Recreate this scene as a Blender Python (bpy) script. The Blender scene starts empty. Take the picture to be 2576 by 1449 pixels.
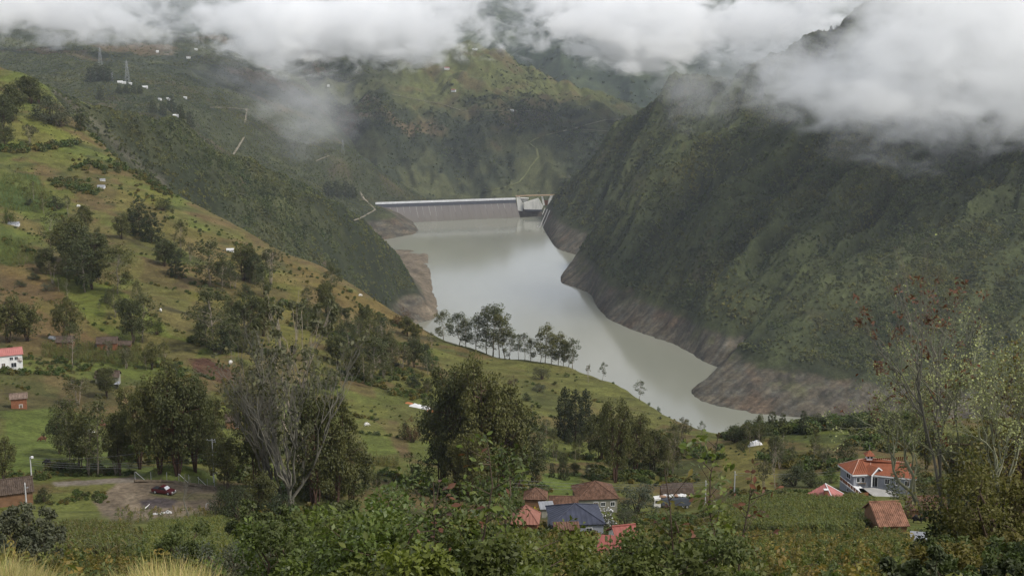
import bpy, bmesh, math, random
import numpy as np
from mathutils import Vector, Matrix

random.seed(7)
RNG = np.random.default_rng(11)
SC = bpy.context.scene
COL = SC.collection
R = math.radians

# ---------------------------------------------------------------- camera
CAM_Z = 500.0                      # metres above the reservoir surface
PITCH = 11.6                       # degrees below the horizontal
FPX, CX, CY = 3539.0, 1288.0, 724.5    # focal length and centre for a 2576 px wide picture
cam_data = bpy.data.cameras.new("camera")
cam_data.sensor_width = 36.0
cam_data.lens = 36.0 * FPX / 2576.0
cam_data.clip_start = 0.2
cam_data.clip_end = 40000.0
cam = bpy.data.objects.new("camera", cam_data)
COL.objects.link(cam)
cam.location = (0, 0, CAM_Z)
cam.rotation_euler = (R(90 - PITCH), 0, 0)
SC.camera = cam

# ---------------------------------------------------------------- sky, sun, exposure
SUN_EL, SUN_AZ = 50.0, 122.0       # azimuth measured from +Y towards +X
world = bpy.data.worlds.new("World")
SC.world = world
world.use_nodes = True
wn, wl = world.node_tree.nodes, world.node_tree.links
wn.clear()
sky = wn.new("ShaderNodeTexSky")
sky.sky_type = 'NISHITA'
sky.sun_disc = False
sky.sun_elevation = R(SUN_EL)
sky.sun_rotation = R(SUN_AZ)
sky.altitude = 2500
sky.dust_density = 3.0
hsv = wn.new("ShaderNodeHueSaturation")       # overcast: the clear-sky blue is mostly veiled
hsv.inputs["Saturation"].default_value = 0.28
hsv.inputs["Value"].default_value = 1.0
bg = wn.new("ShaderNodeBackground")
bg.inputs["Strength"].default_value = 0.10
wo = wn.new("ShaderNodeOutputWorld")
wl.new(sky.outputs[0], hsv.inputs["Color"])
wl.new(hsv.outputs[0], bg.inputs["Color"])
wl.new(bg.outputs[0], wo.inputs["Surface"])

sun_data = bpy.data.lights.new("sun", 'SUN')
sun_data.energy = 1.5
sun_data.angle = R(10)
sun_data.color = (1.0, 0.95, 0.86)
sun = bpy.data.objects.new("sun", sun_data)
COL.objects.link(sun)
_az, _el = R(SUN_AZ), R(SUN_EL)
sdir = Vector((math.sin(_az) * math.cos(_el), math.cos(_az) * math.cos(_el), math.sin(_el)))
sun.rotation_euler = (-sdir).to_track_quat('-Z', 'Y').to_euler()
sun.location = (0, 0, 900)

SC.view_settings.view_transform = 'Standard'
SC.view_settings.look = 'None'
SC.view_settings.gamma = 1.0
SC.view_settings.use_curve_mapping = False
SC.view_settings.exposure = 1.28
SC.render.engine = 'CYCLES'
SC.cycles.max_bounces = 14
SC.cycles.diffuse_bounces = 3
SC.cycles.glossy_bounces = 3
SC.cycles.transmission_bounces = 3
SC.cycles.transparent_max_bounces = 6
SC.cycles.volume_bounces = 12
SC.cycles.volume_step_rate = 0.45
SC.cycles.volume_max_steps = 512
SC.cycles.use_denoising = True
SC.cycles.use_adaptive_sampling = True
SC.cycles.adaptive_threshold = 0.01

# ---------------------------------------------------------------- small helpers
SP, CP = math.sin(R(PITCH)), math.cos(R(PITCH))

def ray(X, Y):
    """pixel of a 2576x1449 picture -> (x/y, z/y) slopes of its ray"""
    rx = (np.asarray(X, float) - CX) / FPX
    ry = -(np.asarray(Y, float) - CY) / FPX
    w = CP + ry * SP
    return rx / w, (-SP + ry * CP) / w

def pt(X, Y, d):
    a, s = ray(X, Y)
    return Vector((float(a) * d, d, CAM_Z + float(s) * d))

def project(x, y, z):
    z = z - CAM_Z
    depth = y * CP - z * SP
    up = y * SP + z * CP
    return CX + FPX * x / depth, CY - FPX * up / depth

def smooth(e0, e1, x):
    t = np.clip((x - e0) / (e1 - e0), 0, 1)
    return t * t * (3 - 2 * t)

_P = np.random.default_rng(5).permutation(512)
_G = np.random.default_rng(6).normal(size=(512, 2))
_G /= np.linalg.norm(_G, axis=1)[:, None]
def perlin(x, y, seed=0):
    x = np.asarray(x, float) + seed * 37.17
    y = np.asarray(y, float) - seed * 91.73
    xi, yi = np.floor(x).astype(int), np.floor(y).astype(int)
    xf, yf = x - xi, y - yi
    u, v = xf * xf * xf * (xf * (xf * 6 - 15) + 10), yf * yf * yf * (yf * (yf * 6 - 15) + 10)
    def g(ix, iy, fx, fy):
        h = _P[(_P[ix & 511] + iy) & 511]
        return _G[h, 0] * fx + _G[h, 1] * fy
    n0 = g(xi, yi, xf, yf) * (1 - u) + g(xi + 1, yi, xf - 1, yf) * u
    n1 = g(xi, yi + 1, xf, yf - 1) * (1 - u) + g(xi + 1, yi + 1, xf - 1, yf - 1) * u
    return (n0 * (1 - v) + n1 * v) * 1.5
def fbm(x, y, seed=0, octaves=4, gain=0.5):
    t, a, n = 0, 1.0, 0
    for o in range(octaves):
        t = t + a * perlin(x * 2 ** o, y * 2 ** o, seed + o)
        n += a
        a *= gain
    return t / n
def ridged(x, y, seed=0, octaves=4):
    t, a, n = 0, 1.0, 0
    for o in range(octaves):
        t = t + a * (1 - 2 * np.abs(perlin(x * 2 ** o, y * 2 ** o, seed + o)))
        n += a
        a *= 0.5
    return t / n
def gblur(m, s0, s1):
    def k(s):
        r = int(3 * s) + 1
        w = np.exp(-0.5 * (np.arange(-r, r + 1) / s) ** 2)
        return w / w.sum(), r
    for ax, s in ((0, s0), (1, s1)):
        if s <= 0: continue
        w, r = k(s)
        p = np.pad(m, [(r, r) if i == ax else (0, 0) for i in (0, 1)], mode='edge')
        o = np.zeros_like(m)
        for i, wi in enumerate(w):
            o += wi * (p[i:i + m.shape[0], :] if ax == 0 else p[:, i:i + m.shape[1]])
        m = o
    return m
def in_poly(X, Y, poly):
    """mask of points inside a polygon (even-odd)"""
    inside = np.zeros(X.shape, bool)
    n = len(poly)
    for i in range(n):
        x0, y0 = poly[i]; x1, y1 = poly[(i + 1) % n]
        if y0 == y1: continue
        c = ((Y >= min(y0, y1)) & (Y < max(y0, y1)))
        xi = x0 + (Y - y0) * (x1 - x0) / (y1 - y0)
        inside ^= c & (X < xi)
    return inside

def tag(o, label=None, cat=None, group=None, kind=None):
    if label: o["label"] = label
    if cat: o["category"] = cat
    if group: o["group"] = group
    if kind: o["kind"] = kind
    return o
def link(o, parent=None):
    COL.objects.link(o)
    if parent is not None: o.parent = parent
    return o
def empty(name, loc=(0, 0, 0), rz=0.0):
    o = bpy.data.objects.new(name, None)
    o.empty_display_size = 0.5
    o.location = loc
    o.rotation_euler = (0, 0, rz)
    return link(o)
def mesh_np(name, verts, faces, mats=None, smooth_shade=False, face_mat=None):
    """mesh from arrays; faces is an (n,3) or (n,4) array"""
    me = bpy.data.meshes.new(name)
    verts = np.ascontiguousarray(verts, np.float32)
    faces = np.ascontiguousarray(faces, np.int32)
    k = faces.shape[1]
    me.vertices.add(len(verts)); me.vertices.foreach_set("co", verts.ravel())
    me.loops.add(faces.size); me.loops.foreach_set("vertex_index", faces.ravel())
    me.polygons.add(len(faces))
    me.polygons.foreach_set("loop_start", np.arange(0, faces.size, k, dtype=np.int32))
    me.polygons.foreach_set("loop_total", np.full(len(faces), k, np.int32))
    if face_mat is not None: me.polygons.foreach_set("material_index", np.asarray(face_mat, np.int32))
    if smooth_shade: me.polygons.foreach_set("use_smooth", np.ones(len(faces), bool))
    me.update(calc_edges=True)
    for m in (mats if isinstance(mats, (list, tuple)) else [mats]):
        if m is not None: me.materials.append(m)
    return me
class MB:
    """collects polygons, then becomes one mesh object"""
    def __init__(s): s.v, s.f, s.mi, s.cur = [], [], [], 0
    def poly(s, pts):
        i = len(s.v); s.v += [tuple(p) for p in pts]; s.f.append(tuple(range(i, i + len(pts)))); s.mi.append(s.cur)
    def box(s, c, size, rz=0.0, M=None):
        x, y, z = (k / 2 for k in size)
        cs = [(-x, -y, -z), (x, -y, -z), (x, y, -z), (-x, y, -z), (-x, -y, z), (x, -y, z), (x, y, z), (-x, y, z)]
        ca, sa = math.cos(rz), math.sin(rz)
        i = len(s.v)
        for p in cs:
            q = Vector((p[0] * ca - p[1] * sa, p[0] * sa + p[1] * ca, p[2])) + Vector(c)
            s.v.append(tuple(M @ q if M else q))
        for f in ((0, 3, 2, 1), (4, 5, 6, 7), (0, 1, 5, 4), (1, 2, 6, 5), (2, 3, 7, 6), (3, 0, 4, 7)):
            s.f.append(tuple(i + k for k in f)); s.mi.append(s.cur)
        return s
    def bar(s, a, b, w, h=None):
        a, b = Vector(a), Vector(b)
        d = (b - a); L = d.length
        if L < 1e-6: return s
        q = d.to_track_quat('X', 'Z').to_matrix().to_4x4()
        s.box((0, 0, 0), (L, w, h or w), 0, Matrix.Translation((a + b) / 2) @ q)
        return s
    def tube(s, pts, radii, n=6, cap=True):
        pts = [Vector(p) for p in pts]
        if not isinstance(radii, (list, tuple)): radii = [radii] * len(pts)
        i0 = len(s.v)
        up = None
        for k, p in enumerate(pts):
            t = (pts[min(k + 1, len(pts) - 1)] - pts[max(k - 1, 0)])
            t = t.normalized() if t.length > 1e-9 else Vector((0, 0, 1))
            ref = up if up is not None else (Vector((1, 0, 0)) if abs(t.z) > 0.9 else Vector((0, 0, 1)))
            u = (ref - t * ref.dot(t))
            u = u.normalized() if u.length > 1e-6 else t.orthogonal().normalized()
            up = u
            w = t.cross(u)
            for j in range(n):
                an = 2 * math.pi * j / n
                s.v.append(tuple(p + (u * math.cos(an) + w * math.sin(an)) * radii[k]))
        for k in range(len(pts) - 1):
            for j in range(n):
                a, b = i0 + k * n + j, i0 + k * n + (j + 1) % n
                s.f.append((a, b, b + n, a + n)); s.mi.append(s.cur)
        if cap:
            e = i0 + (len(pts) - 1) * n
            s.f.append(tuple(range(e, e + n))); s.mi.append(s.cur)
            s.f.append(tuple(range(i0 + n - 1, i0 - 1, -1))); s.mi.append(s.cur)
        return s
    def mesh(s, name, mats, smooth_shade=False):
        me = bpy.data.meshes.new(name)
        me.from_pydata(s.v, [], s.f)
        for m in (mats if isinstance(mats, (list, tuple)) else [mats]): me.materials.append(m)
        me.polygons.foreach_set("material_index", s.mi)
        if smooth_shade: me.polygons.foreach_set("use_smooth", [True] * len(s.f))
        me.update()
        return me
    def build(s, name, mats, parent=None, smooth_shade=False):
        return link(bpy.data.objects.new(name, s.mesh(name, mats, smooth_shade)), parent)
def put(name, me, parent=None, loc=None, rot=None, scale=None):
    o = bpy.data.objects.new(name, me)
    if loc is not None: o.location = loc
    if rot is not None: o.rotation_euler = rot
    if scale is not None: o.scale = scale if hasattr(scale, '__len__') else (scale,) * 3
    return link(o, parent)

# ---------------------------------------------------------------- materials
class NT:
    def __init__(s, mat):
        mat.use_nodes = True
        s.n, s.l = mat.node_tree.nodes, mat.node_tree.links
        s.n.clear()
        s.out = s.n.new("ShaderNodeOutputMaterial")
    def new(s, t, **kw):
        n = s.n.new(t)
        for k, v in kw.items():
            if k in n.inputs: n.inputs[k].default_value = v
            else: setattr(n, k, v)
        return n
    def noise(s, vec, scale, detail=4, rough=0.55, dist=0.0):
        n = s.new("ShaderNodeTexNoise", Scale=scale, Detail=detail, Roughness=rough, Distortion=dist)
        if vec is not None: s.l.new(vec, n.inputs["Vector"])
        return n.outputs["Fac"]
    def ramp(s, fac, stops, interp='LINEAR'):
        n = s.n.new("ShaderNodeValToRGB")
        n.color_ramp.interpolation = interp
        e = n.color_ramp.elements
        while len(e) < len(stops): e.new(0.5)
        for k, (p, c) in enumerate(stops):
            e[k].position = p
            e[k].color = (c, c, c, 1) if not hasattr(c, '__len__') else (*c[:3], 1)
        s.l.new(fac, n.inputs["Fac"])
        return n.outputs["Color"]
    def mix(s, fac, a, b, mode='MIX'):
        n = s.n.new("ShaderNodeMix"); n.data_type = 'RGBA'; n.blend_type = mode
        for sock, v in ((n.inputs[0], fac), (n.inputs[6], a), (n.inputs[7], b)):
            if isinstance(v, (int, float)): sock.default_value = v
            elif isinstance(v, tuple): sock.default_value = (*v[:3], 1)
            else: s.l.new(v, sock)
        return n.outputs[2]
    def math(s, op, a, b=None, c=None, clamp=False):
        n = s.n.new("ShaderNodeMath"); n.operation = op; n.use_clamp = clamp
        for k, v in enumerate((a, b, c)):
            if v is None: continue
            if isinstance(v, (int, float)): n.inputs[k].default_value = v
            else: s.l.new(v, n.inputs[k])
        return n.outputs[0]
    def pos(s): return s.n.new("ShaderNodeNewGeometry").outputs["Position"]
    def obj(s): return s.n.new("ShaderNodeTexCoord").outputs["Object"]
    def rand(s): return s.n.new("ShaderNodeObjectInfo").outputs["Random"]
    def bump(s, h, strength=0.5, dist=0.1):
        n = s.new("ShaderNodeBump", Strength=strength, Distance=dist)
        s.l.new(h, n.inputs["Height"])
        return n.outputs[0]
    def bsdf(s, color, rough=0.9, spec=0.2, normal=None, metal=0.0, **kw):
        n = s.new("ShaderNodeBsdfPrincipled", Roughness=rough, Metallic=metal)
        n.inputs["Specular IOR Level"].default_value = spec
        if isinstance(color, tuple): n.inputs["Base Color"].default_value = (*color[:3], 1)
        else: s.l.new(color, n.inputs["Base Color"])
        if normal is not None: s.l.new(normal, n.inputs["Normal"])
        s.l.new(n.outputs[0], s.out.inputs["Surface"])
        return n
MATS = {}
def simple_mat(name, col, rough=0.85, spec=0.2, var=0.25, scale=1.5, metal=0.0, bump=0.0, streak=None):
    """a painted / weathered surface: base colour mottled by two noises"""
    if name in MATS: return MATS[name]
    m = bpy.data.materials.new(name); t = NT(m)
    o = t.obj()
    if streak:
        mp = t.new("ShaderNodeMapping"); mp.inputs["Scale"].default_value = streak
        t.l.new(o, mp.inputs["Vector"]); o = mp.outputs[0]
    n1 = t.noise(o, scale, 5, 0.6)
    k = t.ramp(n1, [(0.25, 1 - var), (0.75, 1 + var)])
    c = t.mix(1.0, tuple(col), k, 'MULTIPLY')
    nb = t.bump(t.noise(o, scale * 6, 3), bump, 0.05) if bump else None
    t.bsdf(c, rough, spec, nb, metal)
    MATS[name] = m
    return m
# ---------------------------------------------------------------- terrain
# One height field z(x, y), sampled finely near the camera and coarser with distance.  Each hill is a layer
# made of feature lines (foot, bench, crest); the land is the highest layer at every place.
DW = {'g': None}
NA = 640
_u = np.linspace(-1, 1, NA)
A = np.where(np.abs(_u) < 0.90, _u * 0.375 / 0.90, np.sign(_u) * (0.375 + (np.abs(_u) - 0.90) / 0.10 * 0.30))
def _seg(d0, d1, n): return np.exp(np.linspace(math.log(d0), math.log(d1), n, endpoint=False))
D = np.concatenate([_seg(1.5, 60, 60), _seg(60, 260, 80), _seg(260, 700, 330), _seg(700, 1350, 160),
                    _seg(1350, 1650, 30), _seg(1650, 3350, 330), _seg(3350, 4900, 160), _seg(4900, 10500, 90)])
ND = len(D)
AA, DD = np.meshgrid(A, D, indexing='ij')
XX, YY = AA * DD, DD

def line(pts):
    """pts: (X px, distance, Y px) or (X px, distance, None, height over the water) -> arrays of y and z over A"""
    aa, yy, zz = [], [], []
    for p in pts:
        X, d = p[0], p[1]
        if len(p) == 3:
            a, s = ray(X, p[2]); z = CAM_Z + float(s) * d
        else:
            a, s = ray(X, 700); z = p[3]
        aa.append(float(a)); yy.append(d); zz.append(z)
    o = np.argsort(aa); aa, yy, zz = (np.array(q)[o] for q in (aa, yy, zz))
    return np.interp(A, aa, yy), np.interp(A, aa, zz)
def W(X, Y):
    """a point of the shore: on the water plane"""
    a, s = ray(X, Y)
    return (X, CAM_Z / -float(s), None, 0.0)

def layer(lines, pre=-0.5, post=-0.6, blur=(2, 2)):
    ls = [line(l) for l in lines]
    ys, zs = np.array([l[0] for l in ls]), np.array([l[1] for l in ls])
    for k in range(1, len(ys)): ys[k] = np.maximum(ys[k], ys[k - 1] + 2.0)
    H = np.empty((NA, ND))
    for i in range(NA):
        y, z = ys[:, i], zs[:, i]
        h = np.interp(D, y, z)
        b, e = D < y[0], D > y[-1]
        h[b] = z[0] + pre * (y[0] - D[b])
        h[e] = z[-1] + post * (D[e] - y[-1])
        H[i] = h
    return gblur(H, *blur) if blur else H

near = layer([
    [(0, 1.5, None, 498.35), (2576, 1.5, None, 498.35)],
    [(-400, 9, None, 496.1), (300, 9, None, 496.05), (470, 9, None, 496.1), (640, 9, None, 495.3), (1300, 9, None, 494.6), (2576, 9, None, 495.2)],
    [(0, 20, None, 490.6), (600, 20, None, 490.0), (1300, 20, None, 488.8), (2000, 20, None, 490), (2576, 20, None, 490.5)],
    [(0, 60, None, 473.4), (1300, 60, None, 471.5), (2000, 60, None, 473.5), (2576, 60, None, 474.0)],
    [(0, 120, 1405), (300, 120, 1405), (1300, 120, 1440), (2000, 120, 1415), (2576, 120, 1420)],
    [(0, 200, 1345), (560, 200, 1352), (1300, 200, 1395), (1700, 200, 1380), (2000, 200, 1355), (2576, 200, 1370)],
    [(0, 265, 1310), (300, 268, 1306), (560, 268, 1306), (900, 262, 1340), (1300, 262, 1345), (1550, 258, 1372), (1750, 262, 1345), (2000, 262, 1312), (2300, 262, 1325), (2576, 262, 1340)],
    [(0, 292, 1216), (300, 291, 1217), (560, 292, 1217), (1000, 310, 1248), (1300, 300, 1300), (1500, 318, 1298), (1720, 345, 1285), (1900, 318, 1250), (2150, 312, 1250), (2576, 302, 1275)],
    [(0, 305, 1200), (300, 306, 1196), (540, 318, 1216), (900, 350, 1200), (1300, 345, 1232), (1500, 368, 1238), (1720, 378, 1232), (1900, 360, 1205), (2200, 350, 1205), (2576, 350, 1205)],
    [(0, 360, 1090), (300, 365, 1120), (600, 380, 1120), (900, 400, 1130), (1300, 410, 1155), (1500, 440, 1150), (1720, 430, 1142), (1900, 420, 1130), (2200, 410, 1120), (2576, 410, 1120)],
    [(0, 420, 980), (300, 430, 990), (600, 450, 1000), (900, 490, 1010), (1200, 500, 1040), (1450, 520, 1040), (1650, 500, 1078), (1830, 465, 1100), (1900, 450, 1088), (2200, 440, 1068), (2576, 440, 1070)],
    [(0, 510, 850), (300, 510, 870), (600, 530, 880), (900, 560, 920), (1100, 575, 940), (1300, 590, 955), (1450, 600, 960), (1600, 570, 1000), (1700, 525, 1067), (1830, 476, 1094), (2200, 452, 1054), (2576, 448, 1060)],
    [(0, 620, 700), (300, 620, 720), (600, 630, 760), (800, 640, 800), (950, 670, 830), (1110, 690, 850), (1250, 655, 898), (1440, 636, 924), (1600, 575, 992), (1700, 528, 1063), (1830, 478, 1092), (2576, 449, 1057)],
    [(0, 780, 500), (200, 780, 530), (430, 780, 560), (650, 760, 640), (850, 730, 710), (1000, 715, 785), (1110, 698, 842), (1250, 658, 894), (1440, 638, 919), (1600, 578, 988), (1700, 530, 1061), (1830, 480, 1091), (2576, 450, 1055)],
    [(0, 950, 330), (200, 940, 380), (430, 880, 490), (650, 825, 595), (850, 768, 684), (1000, 728, 773), (1110, 700, 838), (1250, 660, 891), (1440, 640, 916), (1600, 580, 986), (1700, 531, 1060), (1830, 481, 1090), (2576, 451, 1053)],
    [(-600, 1300, 80), (0, 1200, 150), (110, 1150, 190), (200, 1060, 300), (310, 980, 400), (430, 900, 472), (650, 832, 590), (850, 772, 681), (1000, 732, 770), (1110, 702, 835), (1250, 662, 889), (1440, 642, 914), (1560, 600, 950), (1640, 560, 1010), (1700, 533, 1059), (1760, 505, 1092), (1830, 483, 1088), (2000, 472, 1060), (2200, 462, 1042), (2576, 453, 1050)],
], post=-0.75, blur=(3, 4))

scrub_ridge = layer([
    [(-800, 1350, None, 60), (600, 1450, None, 20), (900, 1800, None, 0), (1000, 2050, None, -5), (1055, 2150, None, -5), (1095, 2190, None, -5), (1112, 2230, None, -8), (1122, 2230, None, -60)],
    [(-800, 1700, 100), (130, 1700, 190), (300, 1750, 270), (408, 1800, 328), (563, 1900, 408), (680, 1950, 470), (854, 2080, 546), (920, 2150, 596), (965, 2220, 640), (1000, 2330, 662), (1055, 2230, 742), (1088, 2187, 795), (1112, 2240, None, -10), (1122, 2240, None, -60)],
    [(-800, 2100, None, 250), (130, 2100, None, 200), (408, 2200, None, 180), (680, 2400, None, 80), (854, 2550, None, 16), (960, 2500, None, 15), (1000, 2550, None, 15), (1055, 2450, None, 10), (1078, 2400, None, 5), (1104, 2262, None, 1), (1115, 2262, None, -30), (1122, 2262, None, -60)],
    [(-800, 2500, None, 150), (680, 2700, None, 30), (850, 2870, None, 0), (985, 2822, None, 0), (1050, 2806, None, 0), (1086, 2785, None, -0.5), (1093, 2400, None, -1), (1107, 2290, None, -1), (1115, 2290, None, -30), (1122, 2290, None, -60)],
], post=-0.25, blur=(1.2, 2))

left_mountain = layer([
    [(-800, 2500, None, 150), (400, 2500, None, 140), (600, 2600, None, 80), (850, 2880, None, 0), W(940, 607), W(985, 600), W(1053, 588), W(1062, 581), (1072, 3060, None, -50)],
    [(-800, 2700, None, 300), (400, 2600, 300), (600, 2750, 425), (750, 2850, 490), (850, 2950, 535), (900, 3000, 543), (950, 3040, 536), (984, 3050, 538), (1009, 3058, 552), (1055, 3066, 578), (1063, 3066, None, -1), (1072, 3066, None, -50)],
    [(-800, 2900, None, 320), (400, 2850, 262), (600, 3000, 392), (760, 3120, 440), (850, 3200, 480), (900, 3230, 505), (944, 3230, 512), (1000, 3230, None, 20), (1050, 3230, None, -10), (1072, 3230, None, -50)],
    [(-800, 3200, 150), (200, 3200, 185), (400, 3200, 232), (520, 3200, 268), (640, 3200, 330), (700, 3230, 368), (760, 3250, 376), (863, 3300, 386), (910, 3330, 405), (950, 3350, 428), (1000, 3390, 458), (1065, 3420, 497), (1100, 3440, None, 8), (1150, 3440, None, -60)],
    [(-800, 3900, 110), (200, 3900, 120), (400, 4000, 135), (600, 4000, 165), (800, 3900, 265), (900, 3750, None, 100), (1000, 3750, None, -60)],
    [(-800, 4700, 10), (0, 4700, 40), (400, 4700, 70), (600, 4700, 105), (750, 4650, 160), (850, 4600, None, 150), (950, 4600, None, 0)],
], post=-0.4, blur=(2, 2))

mid_mountain = layer([
    [(500, 3500, None, -70), (1700, 3480, None, -90)],
    [(600, 4000, None, 60), (800, 3950, 330), (900, 3950, 305), (1100, 3950, 325), (1300, 3920, 340), (1450, 3850, 365), (1600, 3900, 395), (1900, 3900, None, 30)],
    [(500, 4900, 100), (700, 4850, 105), (900, 4750, 120), (1000, 4680, 115), (1160, 4600, 118), (1270, 4550, 150), (1320, 4520, 185), (1360, 4500, 212), (1450, 4450, 240), (1560, 4400, 272), (1700, 4400, 330), (1900, 4400, 420), (2200, 4400, None, 0)],
], post=-0.5, blur=(2, 2))

far_mountain = layer([
    [(-800, 5200, None, -80), (3400, 5200, None, -80)],
    [(-800, 6800, 60), (300, 6800, 40), (900, 6600, 60), (1250, 6600, 75), (1500, 6600, 30), (1900, 6500, 60), (3400, 6500, 40)],
    [(-800, 9000, -260), (300, 9000, -180), (900, 8800, -240), (1250, 8800, -140), (1600, 8800, -260), (3400, 9000, -260)],
], post=-0.3, blur=(2, 2))

right_back = layer([
    [(1345, 3160, None, -60), W(1362, 572), W(1380, 606), W(1400, 628), W(1450, 642), W(1500, 650), W(1700, 690), (2000, 2500, None, 0), (3400, 2300, None, 0)],
    [(1345, 3280, None, -60), (1372, 3280, 520), (1395, 3250, 497), (1430, 3210, 468), (1480, 3160, 420), (1530, 3120, 362), (1580, 3080, 312), (1630, 3040, 268), (1700, 3000, 228), (1760, 2980, 220), (1850, 2970, 192), (1950, 2950, 155), (2000, 2940, 132), (2060, 2920, 98), (2120, 2900, 62), (2300, 2830, -20), (2576, 2750, -130), (3400, 2600, -200)],
], post=-0.6, blur=(1.2, 2))
right_face = layer([
    [(1396, 2500, None, -60), W(1404, 711), W(1431, 719), W(1489, 741), W(1494, 764), W(1525, 800), W(1600, 833), W(1702, 866), W(1779, 911), (1830, 1880, None, 0), (2000, 1850, None, 0), (3400, 1700, None, 0)],
    [(1396, 2560, None, -60), (1406, 2530, None, 2), (1425, 2570, None, 14), (1449, 2600, None, 30), (1500, 2620, None, 74), (1600, 2620, None, 150), (1700, 2590, None, 210), (1800, 2550, None, 262), (2000, 2520, None, 330), (2100, 2500, None, 362), (2576, 2420, None, 440), (3400, 2400, None, 480)],
], post=-0.55, blur=(1.1, 2))
right_spur = layer([
    [(1732, 1757, None, -40), W(1740, 992), W(1769, 1010), W(1860, 1031), W(1932, 1042), W(2100, 1062), W(2576, 1105), (3400, 1500, None, 0)],
    [(1732, 1770, None, -40), (1742, 1772, None, 2), (1800, 1802, None, 16), (1850, 1835, None, 34), (2000, 1940, None, 95), (2200, 2000, None, 150), (2576, 2020, None, 205), (3400, 2000, None, 230)],
], post=-0.4, blur=(1.1, 2))

LAYERS = [near, scrub_ridge, left_mountain, mid_mountain, far_mountain, right_back, right_face, right_spur]
(L_NEAR, L_SCRUB, L_LEFT, L_MID, L_FAR, L_RB, L_RF, L_RS) = range(8)
# relief of each hill: gullies and spurs, kept off the shore line
rdg = ridged(XX / 420 + 0.25 * YY / 420, YY / 900, 3, 4)
rdm = ridged(XX / 300, YY / 620, 13, 5)
rdf = fbm(XX / 160, YY / 160, 21, 4)
# right mountain: gullies fall towards the lower left
gx, gy = XX * 0.76 + YY * 0.65, -XX * 0.65 + YY * 0.76
_wx, _wy = 60 * fbm(XX / 300, YY / 300, 61, 3), 25 * fbm(XX / 90, YY / 90, 63, 2)
rdr = 0.62 * ridged((gx + _wx) / 900, (gy + _wx) / 175, 31, 2) + 0.38 * ridged((gx + _wy) / 330, (gy + _wy) / 62, 37, 3)
for k, (amp_r, field, amp_f) in {L_SCRUB: (44, rdm, 9), L_LEFT: (22, rdm, 11), L_MID: (62, rdm, 18), L_FAR: (90, rdg, 30),
                                 L_RB: (84, rdr, 14), L_RF: (92, rdr, 16), L_RS: (22, rdr, 6)}.items():
    fade = smooth(0, 110, LAYERS[k]) if k != L_MID and k != L_FAR else 1.0
    LAYERS[k] = LAYERS[k] + fade * (amp_r * (field - 0.25) + amp_f * rdf) + (4.2 * fbm(XX / 55, YY / 55, 44, 4) + 2.2 * (ridged(XX / 30, YY / 30, 46, 2) - .3)) * smooth(-25, -5, LAYERS[k])
# finer knobs and side gullies
lump = fbm(XX / 34, YY / 34, 151, 3)
for k, am in ((L_SCRUB, 5), (L_RB, 8), (L_RF, 8), (L_RS, 4), (L_LEFT, 6)):
    LAYERS[k] = LAYERS[k] + am * lump * smooth(20, 70, LAYERS[k])
LAYERS[L_MID] = LAYERS[L_MID] + 26 * ridged(XX / 90 + 0.4 * YY / 90, YY / 260, 155, 3)
nz = smooth(350, 700, DD)
LAYERS[L_NEAR] = near + (0.8 + 3.2 * nz) * fbm(XX / 60, YY / 60, 51, 4) * smooth(12, 60, DD) * np.where((DD > 255) & (DD < 330), 0.35, 1) \
    + 0.07 * fbm(XX / 1.5, YY / 1.5, 57, 3) * (1 - smooth(20, 60, DD))
# the grassy mound behind the gravel yard
_m = pt(445, 1190, 304)
LAYERS[L_NEAR] += 3.8 * np.exp(-(((XX - _m.x) / 7.5) ** 2 + ((YY - 306) / 5.0) ** 2) ** 1.5)
ST = np.stack(LAYERS + [np.full_like(near, -45.0)])
REG = np.argmax(ST, axis=0)
ZZ = np.max(ST, axis=0)
S_MAP = (ZZ - CAM_Z) / DD
LD = np.log(D)
# cells that the camera can see (running horizon along every column)
_hor = np.maximum.accumulate(S_MAP, axis=1)
VIS = S_MAP >= _hor - 0.004

def gidx(a, ld):
    fi = np.interp(a, A, np.arange(NA)); fj = np.interp(ld, LD, np.arange(ND))
    i, j = np.clip(fi.astype(int), 0, NA - 2), np.clip(fj.astype(int), 0, ND - 2)
    return i, j, fi - i, fj - j
def height(x, y):
    x, y = np.atleast_1d(np.asarray(x, float)), np.atleast_1d(np.asarray(y, float))
    i, j, u, v = gidx(x / y, np.log(y))
    return (ZZ[i, j] * (1 - u) + ZZ[i + 1, j] * u) * (1 - v) + (ZZ[i, j + 1] * (1 - u) + ZZ[i + 1, j + 1] * u) * v
def ground(X, Y, dmin=3.0):
    """where the ray through pixel (X, Y) meets the land"""
    a, s = (float(q) for q in ray(X, Y))
    fi = np.interp(a, A, np.arange(NA)); i = min(int(fi), NA - 2); u = fi - i
    prof = S_MAP[i] * (1 - u) + S_MAP[i + 1] * u
    ok = np.nonzero((prof >= s) & (D > dmin))[0]
    if len(ok) == 0: return pt(X, Y, 4000.0)
    j = ok[0]
    if j > 0 and prof[j - 1] < s:
        t = (s - prof[j - 1]) / (prof[j] - prof[j - 1])
        d = math.exp(LD[j - 1] + t * (LD[j] - LD[j - 1]))
    else: d = D[j]
    return Vector((a * d, d, CAM_Z + s * d))
def near_ground(X, Y):
    """like ground(), but never past the rim of the near hillside"""
    p = ground(X, Y)
    if p.y < 1320: return p
    a = float(ray(X, Y)[0])
    i = int(np.clip(np.interp(a, A, np.arange(NA)), 0, NA - 1))
    ok = (D > 300) & (D < 1320)
    d = float(D[ok][np.argmax(S_MAP[i][ok])])
    return Vector((a * d, d, float(height(a * d, d)[0])))
def stand(X, d):
    """the point of the land at picture column X and distance d"""
    a = float(ray(X, 900)[0])
    x = a * d
    return Vector((x, d, float(height(x, d)[0])))

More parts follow.
